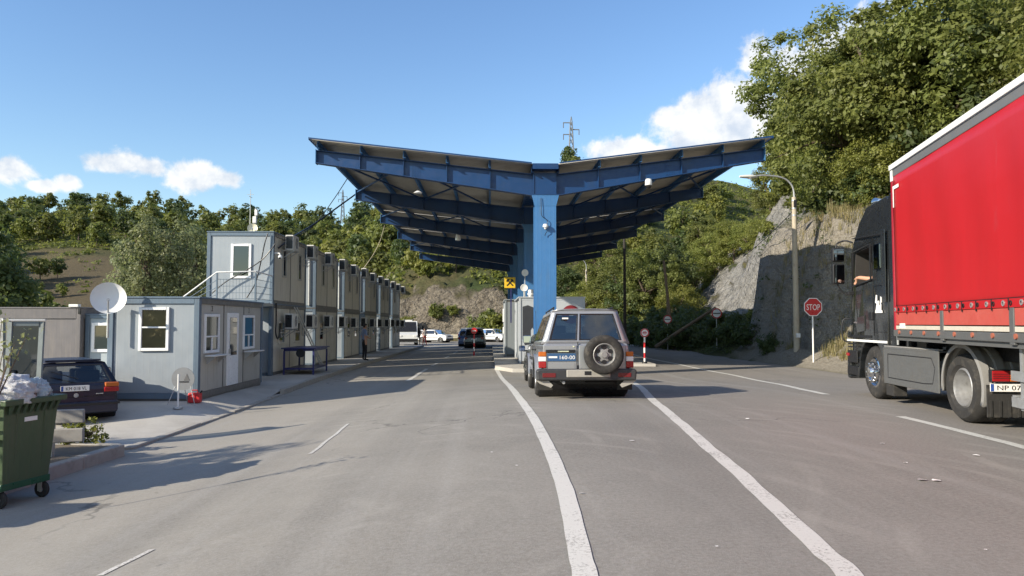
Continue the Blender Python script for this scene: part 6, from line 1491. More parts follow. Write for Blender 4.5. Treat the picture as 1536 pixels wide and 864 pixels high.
# ------------------------------------------------------------------ far cars
def far_car(label, px, Y, yaw, colr, kind, group, plate_t=None):
    mats = {'white': paint('white_car_paint', (.62, .63, .64), 0, .3), 'dark': paint('charcoal_car_paint', (.045, .052, .065), .3, .3), 'blue': paint('blue_car_paint', (.06, .10, .22), .3, .3), 'grey': paint('grey_car_paint', (.22, .24, .26), .4, .3)}
    Dk = {'hatch': dict(L=3.9, W=1.68, H=1.46, wb=2.45, wr=.29, belt=.92, zb=.22, hood=.92, wsb=.95, wst=.35, rt=-1.5, rk2=.12, us=[0, .16, .42, .46, .88, 1], uw=[1, 3]),
          'suv': dict(L=4.4, W=1.80, H=1.62, wb=2.6, wr=.34, belt=1.0, zb=.28, hood=1.0, wsb=.95, wst=.4, rt=-1.8, rk2=.05, us=[0, .05, .27, .31, .58, .62, .9, 1], uw=[1, 3, 5])}[kind]
    t, q = car('parked_car' if 'parked' in label else 'car', label, 'car', mats[colr], Dk, group)
    for s in (-1, 1): MB().bb((s * .68 - .10, -q['h'] - .01, q['zt'] - .24), (s * .68 + .10, -q['h'] + .1, q['zt'] - .06)).ob('tail_light', m_lred, t, None, .02)
    MB().bb((-.78, -q['h'] - .05, q['zb'] + .04), (.78, -q['h'] + .1, q['zb'] + .28)).ob('rear_bumper', m_dark if kind == 'suv' else mats[colr], t, None, .04); plate(t, (0, -q['h'] - .012, q['zt'] - .24), .5, .11, None, m_wsign, m_black)
    X = (px - VX) / F * Y; seat_on(t, X, Y, yaw, 2.5, q['yr'], 1.45); return t
GF = 'cars at the far end of the crossing'
far_car('charcoal car driving away under the far end of the canopy', 713, 64.5, R(1), 'dark', 'suv', GF); far_car('blue grey car half hidden at the left of the charcoal one', 703, 69.5, R(3), 'blue', 'hatch', GF)
far_car('white car parked at the bend in front of the guard rail', 653, 84, R(118), 'white', 'hatch', GF); far_car('white car parked at the bend right of the charcoal car', 742, 83, R(135), 'white', 'hatch', GF)
far_car('dark car parked at the bend behind the charcoal one', 717, 85.5, R(60), 'grey', 'suv', GF)
def van():
    col = paint('white_van_paint', (.66, .67, .66), 0, .35); t = thing('van', 'white van with a dark windscreen at the far end of the cabin row', 'van'); pr = [(-2.4, .35), (-2.4, 2.25), (-2.2, 2.38), (1.0, 2.38), (1.75, 1.30), (2.35, 1.08), (2.45, .7), (2.45, .35)]; arch = lambda yc: [(yc + .40 * math.cos(a), .33 + .40 * math.sin(a)) for a in [math.pi * k / 8 for k in range(9)]]
    pr += [(2.05, .35)] + arch(1.65)[0:] + arch(-1.5); MB().prism(pr, 'X', -.95, .95).ob('body', col, t, None, .07, seg=3)
    MB().add([(-.82, 1.06, 2.29), (.82, 1.06, 2.29), (.86, 1.74, 1.34), (-.86, 1.74, 1.34)], [(0, 1, 2, 3)]).ob('windscreen', m_black, t, loc=(0, .03, .02)); 
    for s in (-1, 1):
        for yc in (1.65, -1.5): wheel(t, (s * .86, yc, .33), .33, .2, .2, s, 'steel')
        MB().bb((s * .96 - .01, .55, 1.35), (s * .96 + .01, 1.35, 2.05)).ob('window', m_black, t); MB().bb((s * .72 - .15, 2.36, .85), (s * .72 + .15, 2.44, 1.03)).ob('headlight', m_lwht, t, None, .02); MB().bb((s * 1.1 - .07, 1.2, 1.4), (s * 1.1 + .07, 1.32, 1.75)).ob('mirror', m_dark, t, None, .03)
    MB().bb((-.92, 2.36, .40), (.92, 2.52, .68)).ob('bumper', m_dark, t, None, .04); MB().bb((-.5, .2, 2.385), (.5, .45, 2.5)).ob('roof_light', m_lwht, t, None, .02)
    seat_on(t, -8.25, 74, R(172), 3.15, -1.5, 1.7)
van()
# ------------------------------------------------------------------ lorry
p_blackcab = paint('black_cab_paint', (.018, .020, .022), .2, .28, .06)
m_skirt = M('grey_side_skirt', (.115, .118, .118), .45, .2, .08, 2, .03, 60, .3, (.13, .115, .095)); m_fend = M('grey_fender_plastic', (.24, .235, .225), .6, 0, .08, 3, .06, 80, .35, (.14, .12, .10))
def curtain_mat():
    m, t, b, o = newmat('red_curtain'); c = t.nodes.new('ShaderNodeTexCoord').outputs['Object']
    n = noi(t, c, .7, 5., .6); base = mixc(t, n, (.36, .009, .012), (.42, .012, .015)); s = maprange(t, noi(t, scalev(t, c, (3, 3, .45)), 1.4, 6., .7), .64, .74, 0., .35); base = mixc(t, s, base, (.30, .06, .07))
    base = mixc(t, maprange(t, noi(t, c, 4., 6., .75), .69, .74, 0., .5), base, (.42, .15, .16)); t.links.new(base, b.inputs['Base Color']); b.inputs['Roughness'].default_value = .42; b.inputs['Specular IOR Level'].default_value = .35
    wv = noi(t, scalev(t, c, (1, .55, .10)), 2.2, 3., .5); w2 = noi(t, scalev(t, c, (1, .3, 1.3)), 1.1, 3., .5); bump(t, b, mth(t, 'ADD', wv, mth(t, 'MULTIPLY', w2, .7)), .28, .08); return m
m_curt = curtain_mat()
m_cream = M('cream_rail', (.52, .48, .40), .5, 0, .07, 3, .02, 50, .25)
m_board = M('orange_red_board', (.42, .068, .052), .5, 0, .07, 2, .03, 60, .2, (.45, .16, .12))
def person(name, label, loc, rz, joints, edges, rad, cols, hair=True, group=None, face=None, cat='person', scale=1., subs=1):
    """one continuous skinned body; cols: list of (function(v) -> bool, material)"""
    names = list(joints); me = bpy.data.meshes.new('sk'); me.from_pydata([joints[n] for n in names], [(names.index(a), names.index(b)) for a, b in edges], [])
    o = bpy.data.objects.new('sk', me); COL.objects.link(o); sk = o.modifiers.new('skin', 'SKIN'); sk.use_smooth_shade = True
    for n, v in zip(names, me.skin_vertices[0].data):
        r = rad[n]; v.radius = (r, r) if isinstance(r, (int, float)) else r; v.use_root = (n == names[0])
    ss = o.modifiers.new('ss', 'SUBSURF'); ss.levels = subs; ss.render_levels = subs
    m2 = bake(o); bpy.data.objects.remove(o); m2.name = name; m2.materials.clear()
    for f, m in cols: m2.materials.append(m)
    for p in m2.polygons:
        for i, (f, m) in enumerate(cols):
            if f(p.center): p.material_index = i; break
    m2.shade_smooth(); b = link(name, m2); tag(b, label, cat, group); b.location = loc; b.rotation_euler = (0, 0, rz); b.scale = (scale,) * 3
    return b
FING = [('index', .028, .072), ('middle', .010, .080), ('ring', -.010, .074), ('little', -.028, .058)]
def add_hand(J, E, Rd, wrist, dirn, side, pre, curl=.5, palm_n=None):
    """palm, four bent fingers of different length and a thumb leaving the side of the palm"""
    w = Vector(J[wrist]); d = Vector(dirn).normalized(); s = Vector(side).normalized(); s = (s - d * s.dot(d)).normalized(); n = d.cross(s)
    pm = pre + 'palm'; J[pm] = tuple(w + d * .075); Rd[pm] = (.030, .016); E.append((wrist, pm))
    for nm, o, ln in FING:
        a = w + d * .095 + s * o; b = a + (d * math.cos(curl * .6) - n * math.sin(curl * .6)) * ln * .5; c = b + (d * math.cos(curl * 1.5) - n * math.sin(curl * 1.5)) * ln * .5
        for k, v, r in (('a', a, .0095), ('b', b, .0085), ('c', c, .007)): J[pre + nm + k] = tuple(v); Rd[pre + nm + k] = r
        E += [(pm, pre + nm + 'a'), (pre + nm + 'a', pre + nm + 'b'), (pre + nm + 'b', pre + nm + 'c')]
    a = w + d * .035 + s * .035; b = a + (d * .6 + s * .6 - n * .3).normalized() * .035; c = b + (d * .9 + s * .2 - n * .3).normalized() * .03
    for k, v, r in (('a', a, .011), ('b', b, .010), ('c', c, .008)): J[pre + 'th' + k] = tuple(v); Rd[pre + 'th' + k] = r
    E += [(wrist, pre + 'tha'), (pre + 'tha', pre + 'thb'), (pre + 'thb', pre + 'thc')]
def head_bits(b, hc, fwd, hairm=m_hair, cap=None):
    """hair, eyes, ears, nose, mouth as pieces of the head; hc head centre, fwd facing"""
    f = Vector((fwd[0], fwd[1], 0)).normalized(); q = Matrix(((f.y, f.x, 0), (-f.x, f.y, 0), (0, 0, 1)))
    def W_(v): return tuple(Vector(hc) + q @ Vector(v))
    hb = MB(); hb.sph((0, 0, 0), .108, 10, 0, (.86, 1.0, 1.08)); hb.v = [v for v in hb.v]
    keep = [fc for fc in hb.f if sum(hb.v[i][2] for i in fc) / len(fc) > .015 + .35 * max(0, sum(hb.v[i][1] for i in fc) / len(fc)) or sum(hb.v[i][1] for i in fc) / len(fc) < -.035]
    hb.f = keep; hb.m = [0] * len(keep); hb.v = [W_((x, y, z + .012)) for x, y, z in hb.v]; hb.ob('hair', hairm, b, 60)
    for s in (-1, 1):
        MB().sph(W_((s * .033, .088, .005)), .012, 6, 0).ob('eye', m_black, b, 60); MB().sph(W_((s * .088, -.005, -.005)), .022, 6, 0, (1, 1, 1)).ob('ear', m_skin, b, 60)
    MB().prism([(-.014, .0), (.014, .0), (.004, .045), (-.004, .045)], 'Y', 0, .02).xf(Matrix.Translation(W_((0, .085, -.035))) @ q.to_4x4()).ob('nose', m_skin, b, 60)
    MB().box(W_((0, .090, -.055)), (.04, .01, .008)).ob('mouth', M('lips', (.35, .12, .10), .5), b)
def lorry():
    t = thing('lorry_tractor', 'black lorry tractor unit hauling the red trailer on the right', 'lorry'); hw = 1.22; wr = .52
    ar = .63; fa = [(3.6 + ar * math.cos(a), wr + .03 + ar * math.sin(a)) for a in [math.pi * k / 12 for k in range(13)]]
    pr = [(2.78, 1.0), (2.78, 3.86), (2.9, 3.95), (3.9, 3.88), (4.28, 3.60), (4.55, 3.22), (4.68, 2.9), (4.92, 1.95), (4.97, 1.3), (4.97, .42), (4.80, .36), (4.30, .36)] + [p for p in fa if p[0] > 2.98 and p[1] > .36 and p[0] < 4.30] + [(2.98, 1.0)]
    mb = MB(); mb.prism(pr, 'X', -hw, hw)
    def tp(v):
        x, y, z = v; k = 1 - .07 * max(0, (z - 2.6) / 1.35) - (.10 if y > 4.85 else 0) * 1.0; return (x * k, y, z)
    mb.v = [tp(v) for v in mb.v]
    cab = mb.ob('cab', p_blackcab, t, None, 0)
    # cut the side window so that the driver sits in a hollow cab
    cut = MB(); cut.prism([(3.55, 2.40), (4.52, 2.30), (4.42, 2.98), (3.55, 3.06)], 'X', -1.5, .9); cu = cut.ob('cutter', m_room)
    bo = cab.modifiers.new('cut', 'BOOLEAN'); bo.object = cu; bo.operation = 'DIFFERENCE'; bo.solver = 'EXACT'
    bpy.context.view_layer.update(); me = bake(cab); cab.modifiers.clear(); cab.data = me; bpy.data.objects.remove(cu); me.materials.clear(); me.materials.append(p_blackcab); me.materials.append(m_room)
    for p in me.polygons:
        c = p.center
        if abs(c.x) < 1.1 and 3.5 <= c.y <= 4.56 and 2.28 < c.z < 3.08 and not (abs(p.normal.z) < .05 and p.area > 3): p.material_index = 1
    bv = cab.modifiers.new('bevel', 'BEVEL'); bv.width = .045; bv.segments = 3; bv.limit_method = 'ANGLE'; bv.angle_limit = R(38)
    x = -hw
    MB().add([(-1.12, 4.705, 2.86), (1.12, 4.705, 2.86), (1.08, 4.93, 2.0), (-1.08, 4.93, 2.0)], [(0, 1, 2, 3)]).ob('windscreen', m_dtint, t, loc=(0, .02, 0))
    MB().prism([(4.55, 3.12), (4.86, 3.00), (4.84, 2.94), (4.52, 3.04)], 'X', -1.1, 1.1).ob('sun_visor', m_dtint, t)
    # door, seams, handle, stripe, badge
    for a, b in (((3.42, 1.25), (3.42, 3.18)), ((3.42, 3.18), (4.48, 3.08)), ((4.66, 1.15), (4.50, 3.05))): MB().beam((x - .002, a[0], a[1]), (x - .002, b[0], b[1]), .012, .012, 0, (1, 0, 0)).ob('door_gap', m_black, t)
    fr = MB()
    for a, b in (((3.52, 2.37), (3.52, 3.09)), ((3.52, 3.09), (4.43, 3.01)), ((4.43, 3.01), (4.55, 2.28)), ((4.55, 2.28), (3.52, 2.37))): fr.beam((x - .006, *a), (x - .006, *b), .03, .03, 0, (1, 0, 0))
    fr.ob('window_frame', m_dark, t)
    MB().bb((x - .012, 2.80, 1.115), (x + .01, 4.92, 1.16)).ob('white_stripe', m_white, t)
    MB().bb((x - .03, 3.46, 1.56), (x + .01, 3.64, 1.72)).ob('door_handle', m_dark, t, None, .015); MB().prism([(3.9, 1.34), (4.3, 1.30), (4.3, 1.62), (3.9, 1.66)], 'X', x - .010, x + .01).ob('door_pressing', p_blackcab, t, None, .006)
    MB().bb((x - .006, 4.30, 1.50), (x + .0, 4.50, 1.53)).ob('badge', m_chrome, t)
    bd = MB(); r_ = random.Random(4)
    for i in range(9): y0 = 3.0 + r_.uniform(0, .26); z0 = 1.72 + r_.uniform(0, .28); bd.prism([(y0, z0), (y0 + r_.uniform(.03, .09), z0 + r_.uniform(-.02, .03)), (y0 + r_.uniform(.02, .06), z0 + r_.uniform(.08, .2)), (y0 - .01, z0 + .1)], 'X', x - .006 - .0006 * i, x)
    bd.prism([(2.98, 1.70), (3.32, 1.70), (3.30, 1.76), (3.0, 1.75)], 'X', x - .012, x); bd.ob('white_emblem', m_wsign, t)
    MB().beam((x - .003, 2.8, 3.22), (x - .003, 4.45, 3.30), .02, .03, 0, (1, 0, 0)).ob('cab_crease', m_dark, t); MB().bb((x - .01, 2.79, 1.9), (x + .004, 2.99, 3.3)).ob('side_panel', p_blackcab, t, None, .01)
    for z in (1.32, 2.24): MB().bb((x - .004, 2.80, z), (x + .01, 3.41, z + .012)).ob('panel_gap', m_black, t)
    MB().bb((x - .035, 2.98, 2.55), (x + .004, 3.30, 3.05)).ob('side_window', m_dtint, t, None, .02); MB().prism([(3.55, 1.20), (4.55, 1.20), (4.55, 1.255), (3.55, 1.255)], 'X', x - .012, x + .01).ob('door_trim', m_dark, t)
    # air deflector behind the cab
    for s in (-1, 1): MB().prism([(2.50, 1.05), (2.775, 1.05), (2.775, 3.80), (2.62, 3.95), (2.48, 3.95)], 'X', s * 1.16 - .025, s * 1.16 + .025).ob('side_deflector', p_blackcab, t, None, .012)
    MB().tube([(-1.17, 2.44, 1.1), (-1.17, 2.44, 3.9)], .022, 8).ob('deflector_edge', m_galv, t)
    MB().tube([(-1.0, 2.35, 1.0), (-1.0, 2.30, 3.1)], .06, 10).ob('air_intake', m_dark, t)
    # roof horns and lamps
    for xx in (-.85, -.45, .45, .85): MB().rev([(0, -.14), (.05, -.12), (.10, .06), (.105, .08), (0, .06)], (xx, 4.05, 4.02), 'Y', 14).ob('roof_lamp', m_chrome, t, 50)
    MB().tube([(-1.0, 4.05, 3.93), (1.0, 4.05, 3.93)], .02, 8).ob('lamp_bar', m_chrome, t)
    # mirrors
    ml = MB(); ml.tube(catm([Vector(p) for p in ((x, 4.50, 3.22), (x - .10, 4.66, 3.28), (x - .26, 4.68, 3.22), (x - .28, 4.68, 3.1))], 5), .018, 8); ml.tube(catm([Vector(p) for p in ((x, 4.58, 2.14), (x - .10, 4.66, 2.12), (x - .22, 4.68, 2.24), (x - .27, 4.68, 2.36))], 5), .018, 8)
    mr = ml.ob('mirror_bracket', m_dark, t, 60)
    for z0, z1 in ((2.34, 2.78), (2.82, 3.12)):
        MB().bb((x - .38, 4.60, z0), (x - .13, 4.76, z1)).ob('mirror_housing', m_dark, mr, None, .035); MB().bb((x - .36, 4.592, z0 + .03), (x - .15, 4.598, z1 - .03)).ob('mirror_glass', m_mirror, mr)
    MB().bb((x - .1, 4.50, 2.10), (x + .02, 4.70, 2.18)).ob('mirror_foot', m_dark, mr, None, .01)
    # lower front: steps, lamps, grab rail
    MB().bb((x - .01, 4.30, .40), (x + .02, 4.94, .58)).ob('step', m_dark, t, None, .015); MB().bb((x - .012, 4.36, .66), (x + .02, 4.90, .92)).ob('step', m_dark, t, None, .015)
    for k in range(4): MB().bb((x - .008, 4.42, 1.20 + k * .07 - .22), (x + .01, 4.88, 1.23 + k * .07 - .22)).ob('vent_slat', m_dark, t)
    MB().bb((x - .03, 4.78, .80), (x + .0, 4.92, .86)).ob('marker_lamp', m_lred, t); MB().tube(catm([Vector(p) for p in ((x + .08, 4.97, 1.1), (x - .06, 5.02, 1.15), (x - .06, 5.02, 1.55), (x + .08, 4.97, 1.6))], 4), .016, 8).ob('grab_rail', m_dark, t, 60)
    MB().bb((-1.2, 4.9, .30), (1.2, 5.05, .78)).ob('front_bumper', p_blackcab, t, None, .05)
    # wheel arch lining and wheels
    for s in (-1, 1):
        wheel(t, (s * 1.03, 3.6, wr), wr, .31, .29, s, 'truckfront', m_chrome); wheel(t, (s * .98, 0, wr), wr, .56, .29, s, 'truckrear', m_rim)
        fn = MB(); prof = [(.60, s * .66), (.63, s * .66), (.63, s * .80), (.60, s * .81), (.60, s * .90), (.63, s * .91), (.63, s * 1.02), (.60, s * 1.03), (.60, s * 1.12), (.64, s * 1.14), (.64, s * 1.25), (.58, s * 1.255), (.58, s * 1.24), (.60, s * 1.20)]
        fn.rev(prof, (0, 0, wr + .03), 'X', 28, 0, R(-12), R(204)); f = fn.ob('rear_fender', m_fend, t, 40); sd = f.modifiers.new('thick', 'SOLIDIFY'); sd.thickness = .008
        # fuel tank with skirt
        sk = MB(); sk.bb((s * 1.22 - .03, .72, .36), (s * 1.22 + .0, 2.92, 1.02)); sk.bb((s * 1.22 - .03, .72, 1.02), (s * .80, 2.92, 1.05)); k = sk.ob('side_skirt', m_skirt, t, None, .012); MB().bb((s * 1.20 - .035, .72, 1.051), (s * 1.20 + .035, 2.92, 1.075)).ob('skirt_edge', m_fend, k, None, .006)
        for q in (.95, 1.5, 2.1, 2.7): MB().rev([(0, -.006), (.014, -.006), (.014, .006), (0, .006)], (s * 1.222, q, .98), 'X', 10).ob('bolt', m_galv, k)
        MB().prism([(.95, .52), (1.25, .50), (2.7, .50), (2.7, .90), (.98, .90), (.86, .75)], 'X', s * 1.232 - .010, s * 1.232 + .010).ob('skirt_panel', m_skirt, k, None, .008); MB().rev([(0, .8), (.30, .82), (.30, 2.8), (0, 2.82)], (s * .92, 0, .70), 'Y', 20).ob('fuel_tank', m_galv, t, 50)
        sm_ = MB(); pp = [(.93, .50), (1.25, .48), (2.72, .48), (2.72, .92), (.96, .92), (.84, .76)]
        for a, b in zip(pp, pp[1:] + pp[:1]): sm_.beam((s * 1.2415, *a), (s * 1.2415, *b), .018, .018, 0, (1, 0, 0))
        sm_.ob('panel_seam', m_dark, k)
        for y in (1.9, 2.86): MB().bb((s * 1.235 - .01, y - .06, .42), (s * 1.235 + .01, y + .06, .47)).ob('marker_lamp', m_lamb, t, None, .006)
        MB().bb((s * 1.10 - .12, 2.55, .14), (s * 1.10 + .12, 2.90, .355)).ob('mud_flap', m_rub, t, None, .01)
        rf = MB(); rf.bb((s * .93 - .31, -.70, .16), (s * .93 + .31, -.675, .62))
        for k in range(5): rf.bb((s * .93 - .28 + k * .125, -.715, .17), (s * .93 - .25 + k * .125, -.70, .40))
        rf.ob('mud_flap', m_rub, t)
        # rear lamps
        lp = MB().bb((s * .93 - .29, -.78, .66), (s * .93 + .29, -.70, .84)).ob('lamp_housing', m_dark, t, None, .01)
        for a, b, mm in ((-.28, -.05, m_lred), (-.045, .075, m_lamb), (.08, .28, m_lred)):
            xa, xb = (s * .93 + a, s * .93 + b)
            MB().bb((xa, -.80, .675), (xb, -.775, .825)).ob('tail_light', mm, lp, None, .008)
    ln = MB()
    for z in (.72, .75, .78): ln.bb((-1.21, -.804, z - .003), (-.65, -.80, z + .003))
    ln.ob('lamp_rib', m_black, t)
    plate(t, (-.96, -.74, .585), .52, .115, 'NP 075', m_wsign, m_black, .62, None, M('plate_navy_band', (.03, .08, .3), .4))
    # chassis
    ch = MB()
    for s in (-1, 1): MB().bb((s * .40 - .04, -1.0, .72), (s * .40 + .04, 4.3, .98)).ob('chassis_rail', m_dark, t)
    MB().bb((-.358, -.85, .76), (.358, -.70, .95)).ob('cross_member', m_dark, t); MB().rev([(0, 1.02), (.46, 1.02), (.50, 1.08), (.48, 1.14), (0, 1.14)], (0, .45, 0), 'Z', 24).ob('fifth_wheel', m_dark, t, 40); MB().tube([(-.8, 0, wr), (.8, 0, wr)], .09, 12).ob('rear_axle', m_dark, t); MB().bb((-.355, 1.1, .80), (.355, 2.5, 1.06)).ob('catwalk', m_galv, t)
    for i in range(3):
        c = []
        for k in range(60): a = k * .9; c.append(Vector((-.3 + .22 * i + .07 * math.cos(a), 2.3 - .02 * k, 1.45 + .07 * math.sin(a) - .25 * math.sin(k / 59 * math.pi))))
        MB().tube(c, .010, 5).ob('air_hose', [m_red, M('yellow_hose', (.5, .36, .03), .5), m_black][i], t, 60)
    YAW = R(7.2); X0, Y0 = 8.40, 10.93
    t.location = (X0, Y0, .004); t.rotation_euler = (0, 0, -YAW)
    # driver leaning an arm out of the window
    J = dict(pelvis=(-.62, 3.62, 1.76), belly=(-.62, 3.62, 1.96), chest=(-.62, 3.66, 2.29), neck=(-.62, 3.70, 2.52), skull=(-.62, 3.74, 2.64), crown=(-.62, 3.74, 2.76), lsh=(-.80, 3.68, 2.44), lel=(-1.16, 3.78, 2.40), lfo=(-1.27, 3.98, 2.44), lwr=(-1.285, 4.10, 2.44), rsh=(-.44, 3.68, 2.44), rel=(-.38, 3.85, 2.20), rwr=(-.46, 4.12, 2.26), lhip=(-.72, 3.66, 1.74), lkn=(-.74, 4.08, 1.80), rhip=(-.52, 3.66, 1.74), rkn=(-.50, 4.08, 1.80), lan=(-.74, 4.2, 1.50), ran=(-.50, 4.2, 1.50))
    E = [('pelvis', 'belly'), ('belly', 'chest'), ('chest', 'neck'), ('neck', 'skull'), ('skull', 'crown'), ('chest', 'lsh'), ('lsh', 'lel'), ('lel', 'lfo'), ('lfo', 'lwr'), ('chest', 'rsh'), ('rsh', 'rel'), ('rel', 'rwr'), ('pelvis', 'lhip'), ('lhip', 'lkn'), ('lkn', 'lan'), ('pelvis', 'rhip'), ('rhip', 'rkn'), ('rkn', 'ran')]
    Rd = dict(pelvis=.15, belly=.14, chest=(.17, .13), neck=.055, skull=(.08, .095), crown=.06, lsh=.075, lel=.050, lfo=.042, lwr=.030, rsh=.075, rel=.048, rwr=.03, lhip=.10, lkn=.065, rhip=.10, rkn=.065, lan=.045, ran=.045)
    add_hand(J, E, Rd, 'lwr', (.02, .6, -.8), (0, .8, .6), 'l', .35); add_hand(J, E, Rd, 'rwr', (.0, .8, .3), (1, 0, 0), 'r', 1.0)
    d = person('person', 'lorry driver with a bare forearm hanging out of the cab window', (X0, Y0, .004), -YAW, J, E, Rd, [(lambda c: c.z > 2.50 and abs(c.x + .62) < .13, m_skin), (lambda c: c.x < -.93 or (c.y > 3.86 and c.z > 2.04), m_skin), (lambda c: c.z > 1.84, M('dark_shirt', (.03, .032, .04), .8)), (lambda c: True, M('dark_trousers', (.02, .022, .03), .8))])
    head_bits(d, (-.62, 3.75, 2.67), (0, 1))
    # ---------------------------------------------------------- trailer
    tr = thing('semi_trailer', 'semi trailer with a bright red curtain side and white roof edge', 'trailer'); L, W2, z0, z1 = 13.6, 1.275, 1.36, 4.35; dz = .17
    def cur(y0, y1, ya, yb2):
        V = []; n, k = 60, 14
        for i in range(n + 1):
            y = lerp(y0, y1, i / n)
            for j in range(k + 1):
                z = lerp(1.70, 4.14, j / k); x = -W2 - .012 + .012 * math.sin(y * 5.1 + .8 * math.sin(z)) * math.sin(j / k * math.pi) + .01 * mnoise.noise(Vector((y * 1.3, z * 1.1, 4))) ; V.append((x, y, z))
        return V, [(i * (k + 1) + j, i * (k + 1) + j + 1, (i + 1) * (k + 1) + j + 1, (i + 1) * (k + 1) + j) for i in range(n) for j in range(k)]
    V, Fq = cur(-L + .15, -.10, 0, 0); c = link('curtain', fastmesh('curtain', V, Fq, [m_curt], smooth=True), tr); sd = c.modifiers.new('thick', 'SOLIDIFY'); sd.thickness = .006
    V2 = [(-x, y, z) for x, y, z in V]; c2 = link('curtain', fastmesh('curtain', V2, Fq, [m_curt], smooth=True), tr)
    MB().bb((-W2 + .03, -L + .1, 1.40), (W2 - .03, -.08, 4.27)).ob('load_space', m_room, tr)
    for s in (-1, 1):
        MB().bb((s * W2 - .02, -L, 4.13), (s * W2 + .02, -.03, 4.26)).ob('curtain_rail', M('grey_curtain_rail', (.13, .13, .13), .5, .1, .1, 3), tr, None, .008); MB().bb((s * W2 - .05, -L, 4.265), (s * (W2 + .03), -.0, 4.36)).ob('roof_edge', m_white, tr, None, .02)
        for k in range(18): MB().bb((s * (W2 + .032) - .003, -.25 - k * .75, 4.29), (s * (W2 + .032) + .003, -.21 - k * .75, 4.335)).ob('eyelet', m_dark, tr)
        MB().bb((s * W2 - .02, -.10, 1.36), (s * W2 + .02, -.0, 4.22)).ob('front_post', M('red_post', (.33, .012, .025), .45), tr, None, .01); MB().bb((s * W2 - .028, -.12, 4.06), (s * W2 + .028, .0, 4.29)).ob('corner_cap', m_white, tr, None, .01)
        for k in range(6):
            y1 = -.12 - k * 2.25; y2 = max(-L + .05, y1 - 2.12); MB().bb((s * W2 - .015, y2, 1.475), (s * W2 + .015, y1, 1.685)).ob('drop_board', m_board, tr, None, .006); MB().bb((s * (W2 + .004) - .015, y2, 1.395), (s * (W2 + .004) + .015, y1, 1.460)).ob('white_rail', m_cream, tr, None, .006)
            if k < 5: MB().bb((s * (W2 + .004) - .022, y2 - .125, 1.24), (s * (W2 + .004) + .022, y2 - .005, 1.69)).ob('stake_post', m_skirt, tr, None, .008)
        MB().bb((s * W2 - .03, -L, 1.27), (s * W2 + .012, 0, 1.385)).ob('side_rail', m_skirt, tr, None, .01)
        MB().bb((s * (W2 + .016) - .012, -L + .15, 1.69), (s * (W2 + .016) + .012, -.12, 1.80)).ob('curtain_hem', m_curt, tr, None, .006)
        MB().bb((s * (W2 + .020) - .004, -L + .2, 1.802), (s * (W2 + .020) + .004, -.12, 1.812)).ob('hem_rope', m_dark, tr)
    bk = MB(); bk.bb((-W2 - .034, -.011, 1.66), (-W2 - .026, .011, 1.80)); bk.rev([(.018, -.006), (.032, -.006), (.032, .006), (.018, .006)], (-W2 - .034, -.06, 1.745), 'X', 10); bkm = bk.mesh('strap', m_dark); rg = MB(); rg.rev([(.020, -.006), (.036, -.006), (.036, .006), (.020, .006)], (-W2 - .036, 0, 1.745), 'X', 12); rgm = rg.mesh('ring', m_galv)
    for k in range(28): link('strap', bkm, tr, loc=(0, -.28 - k * .47, 0)); link('ring', rgm, tr, loc=(0, -.15 - k * .47, 0))
    for k in range(12): MB().rev([(0, -.03), (.035, -.03), (.035, .03), (0, .03)], (-W2 - .02, -.35 - k * .62, 1.345), 'X', 10).ob('side_button', M('rusty_button', (.32, .10, .06), .6), tr)
    MB().bb((-W2 - .024, -.62, 1.415), (-W2 - .0185, -.34, 1.50)).ob('sticker', m_wsign, tr)
    mk = MB(); mk.bb((-W2 - .034, -.22, 3.89), (-W2 - .028, -.16, 3.95)); mk.bb((-W2 - .034, -.20, 3.57), (-W2 - .028, -.16, 3.889)); mk.bb((-W2 - .034, -.48, 3.89), (-W2 - .028, -.221, 3.95)); mk.ob('corner_mark', m_wsign, tr)
    MB().bb((-W2, -.03, 1.36), (W2, .0, 4.27)).ob('front_wall', m_white, tr); MB().bb((-W2, -L, 4.275), (W2, -.02, 4.33)).ob('roof', m_white, tr); MB().bb((-W2, -L - .03, 1.3), (W2, -L, 4.32)).ob('rear_doors', m_white, tr)
    MB().bb((-W2 + .02, -L, 1.20), (W2 - .02, -.02, 1.268)).ob('floor', m_skirt, tr)
    for s in (-1, 1):
        MB().bb((s * .45 - .07, -L, .95), (s * .45 + .07, -.2, 1.198)).ob('chassis_rail', m_dark, tr)
        lg = MB(); lg.bb((s * .95 - .07, -4.85, .38), (s * .95 + .07, -4.70, 1.198)); lg.bb((s * .95 - .14, -4.92, .30), (s * .95 + .14, -4.63, .38)); lg.ob('landing_leg', m_galv, tr)
        MB().beam((s * .95, -4.70, .6), (s * .45, -4.1, 1.0), .05, .05).ob('leg_brace', m_galv, tr)
        MB().bb((s * 1.18 - .015, -7.2, .48), (s * 1.18 + .015, -4.25, .60)).ob('side_guard', m_galv, tr); MB().bb((s * 1.18 - .015, -7.2, .80), (s * 1.18 + .015, -4.25, .92)).ob('side_guard', m_galv, tr)
        for y in (-4.45, -5.8, -7.1): MB().bb((s * 1.15 - .015, y - .03, .45), (s * 1.15 + .015, y + .03, 1.198)).ob('guard_post', m_galv, tr)
        for y in (-8.6, -9.9, -11.2): wheel(tr, (s * 1.05, y, wr), wr, .38, .29, s, 'truckfront', m_rim)
    MB().bb((-1.18, -4.3, .50), (-.80, -4.24, .62)).ob('rail_end', m_galv, tr)
    YT = R(13.0); tr.location = (7.29 + W2 * math.cos(YT), 13.12 - W2 * math.sin(YT), 0); tr.rotation_euler = (0, 0, -YT)
    return t, tr
lorry()
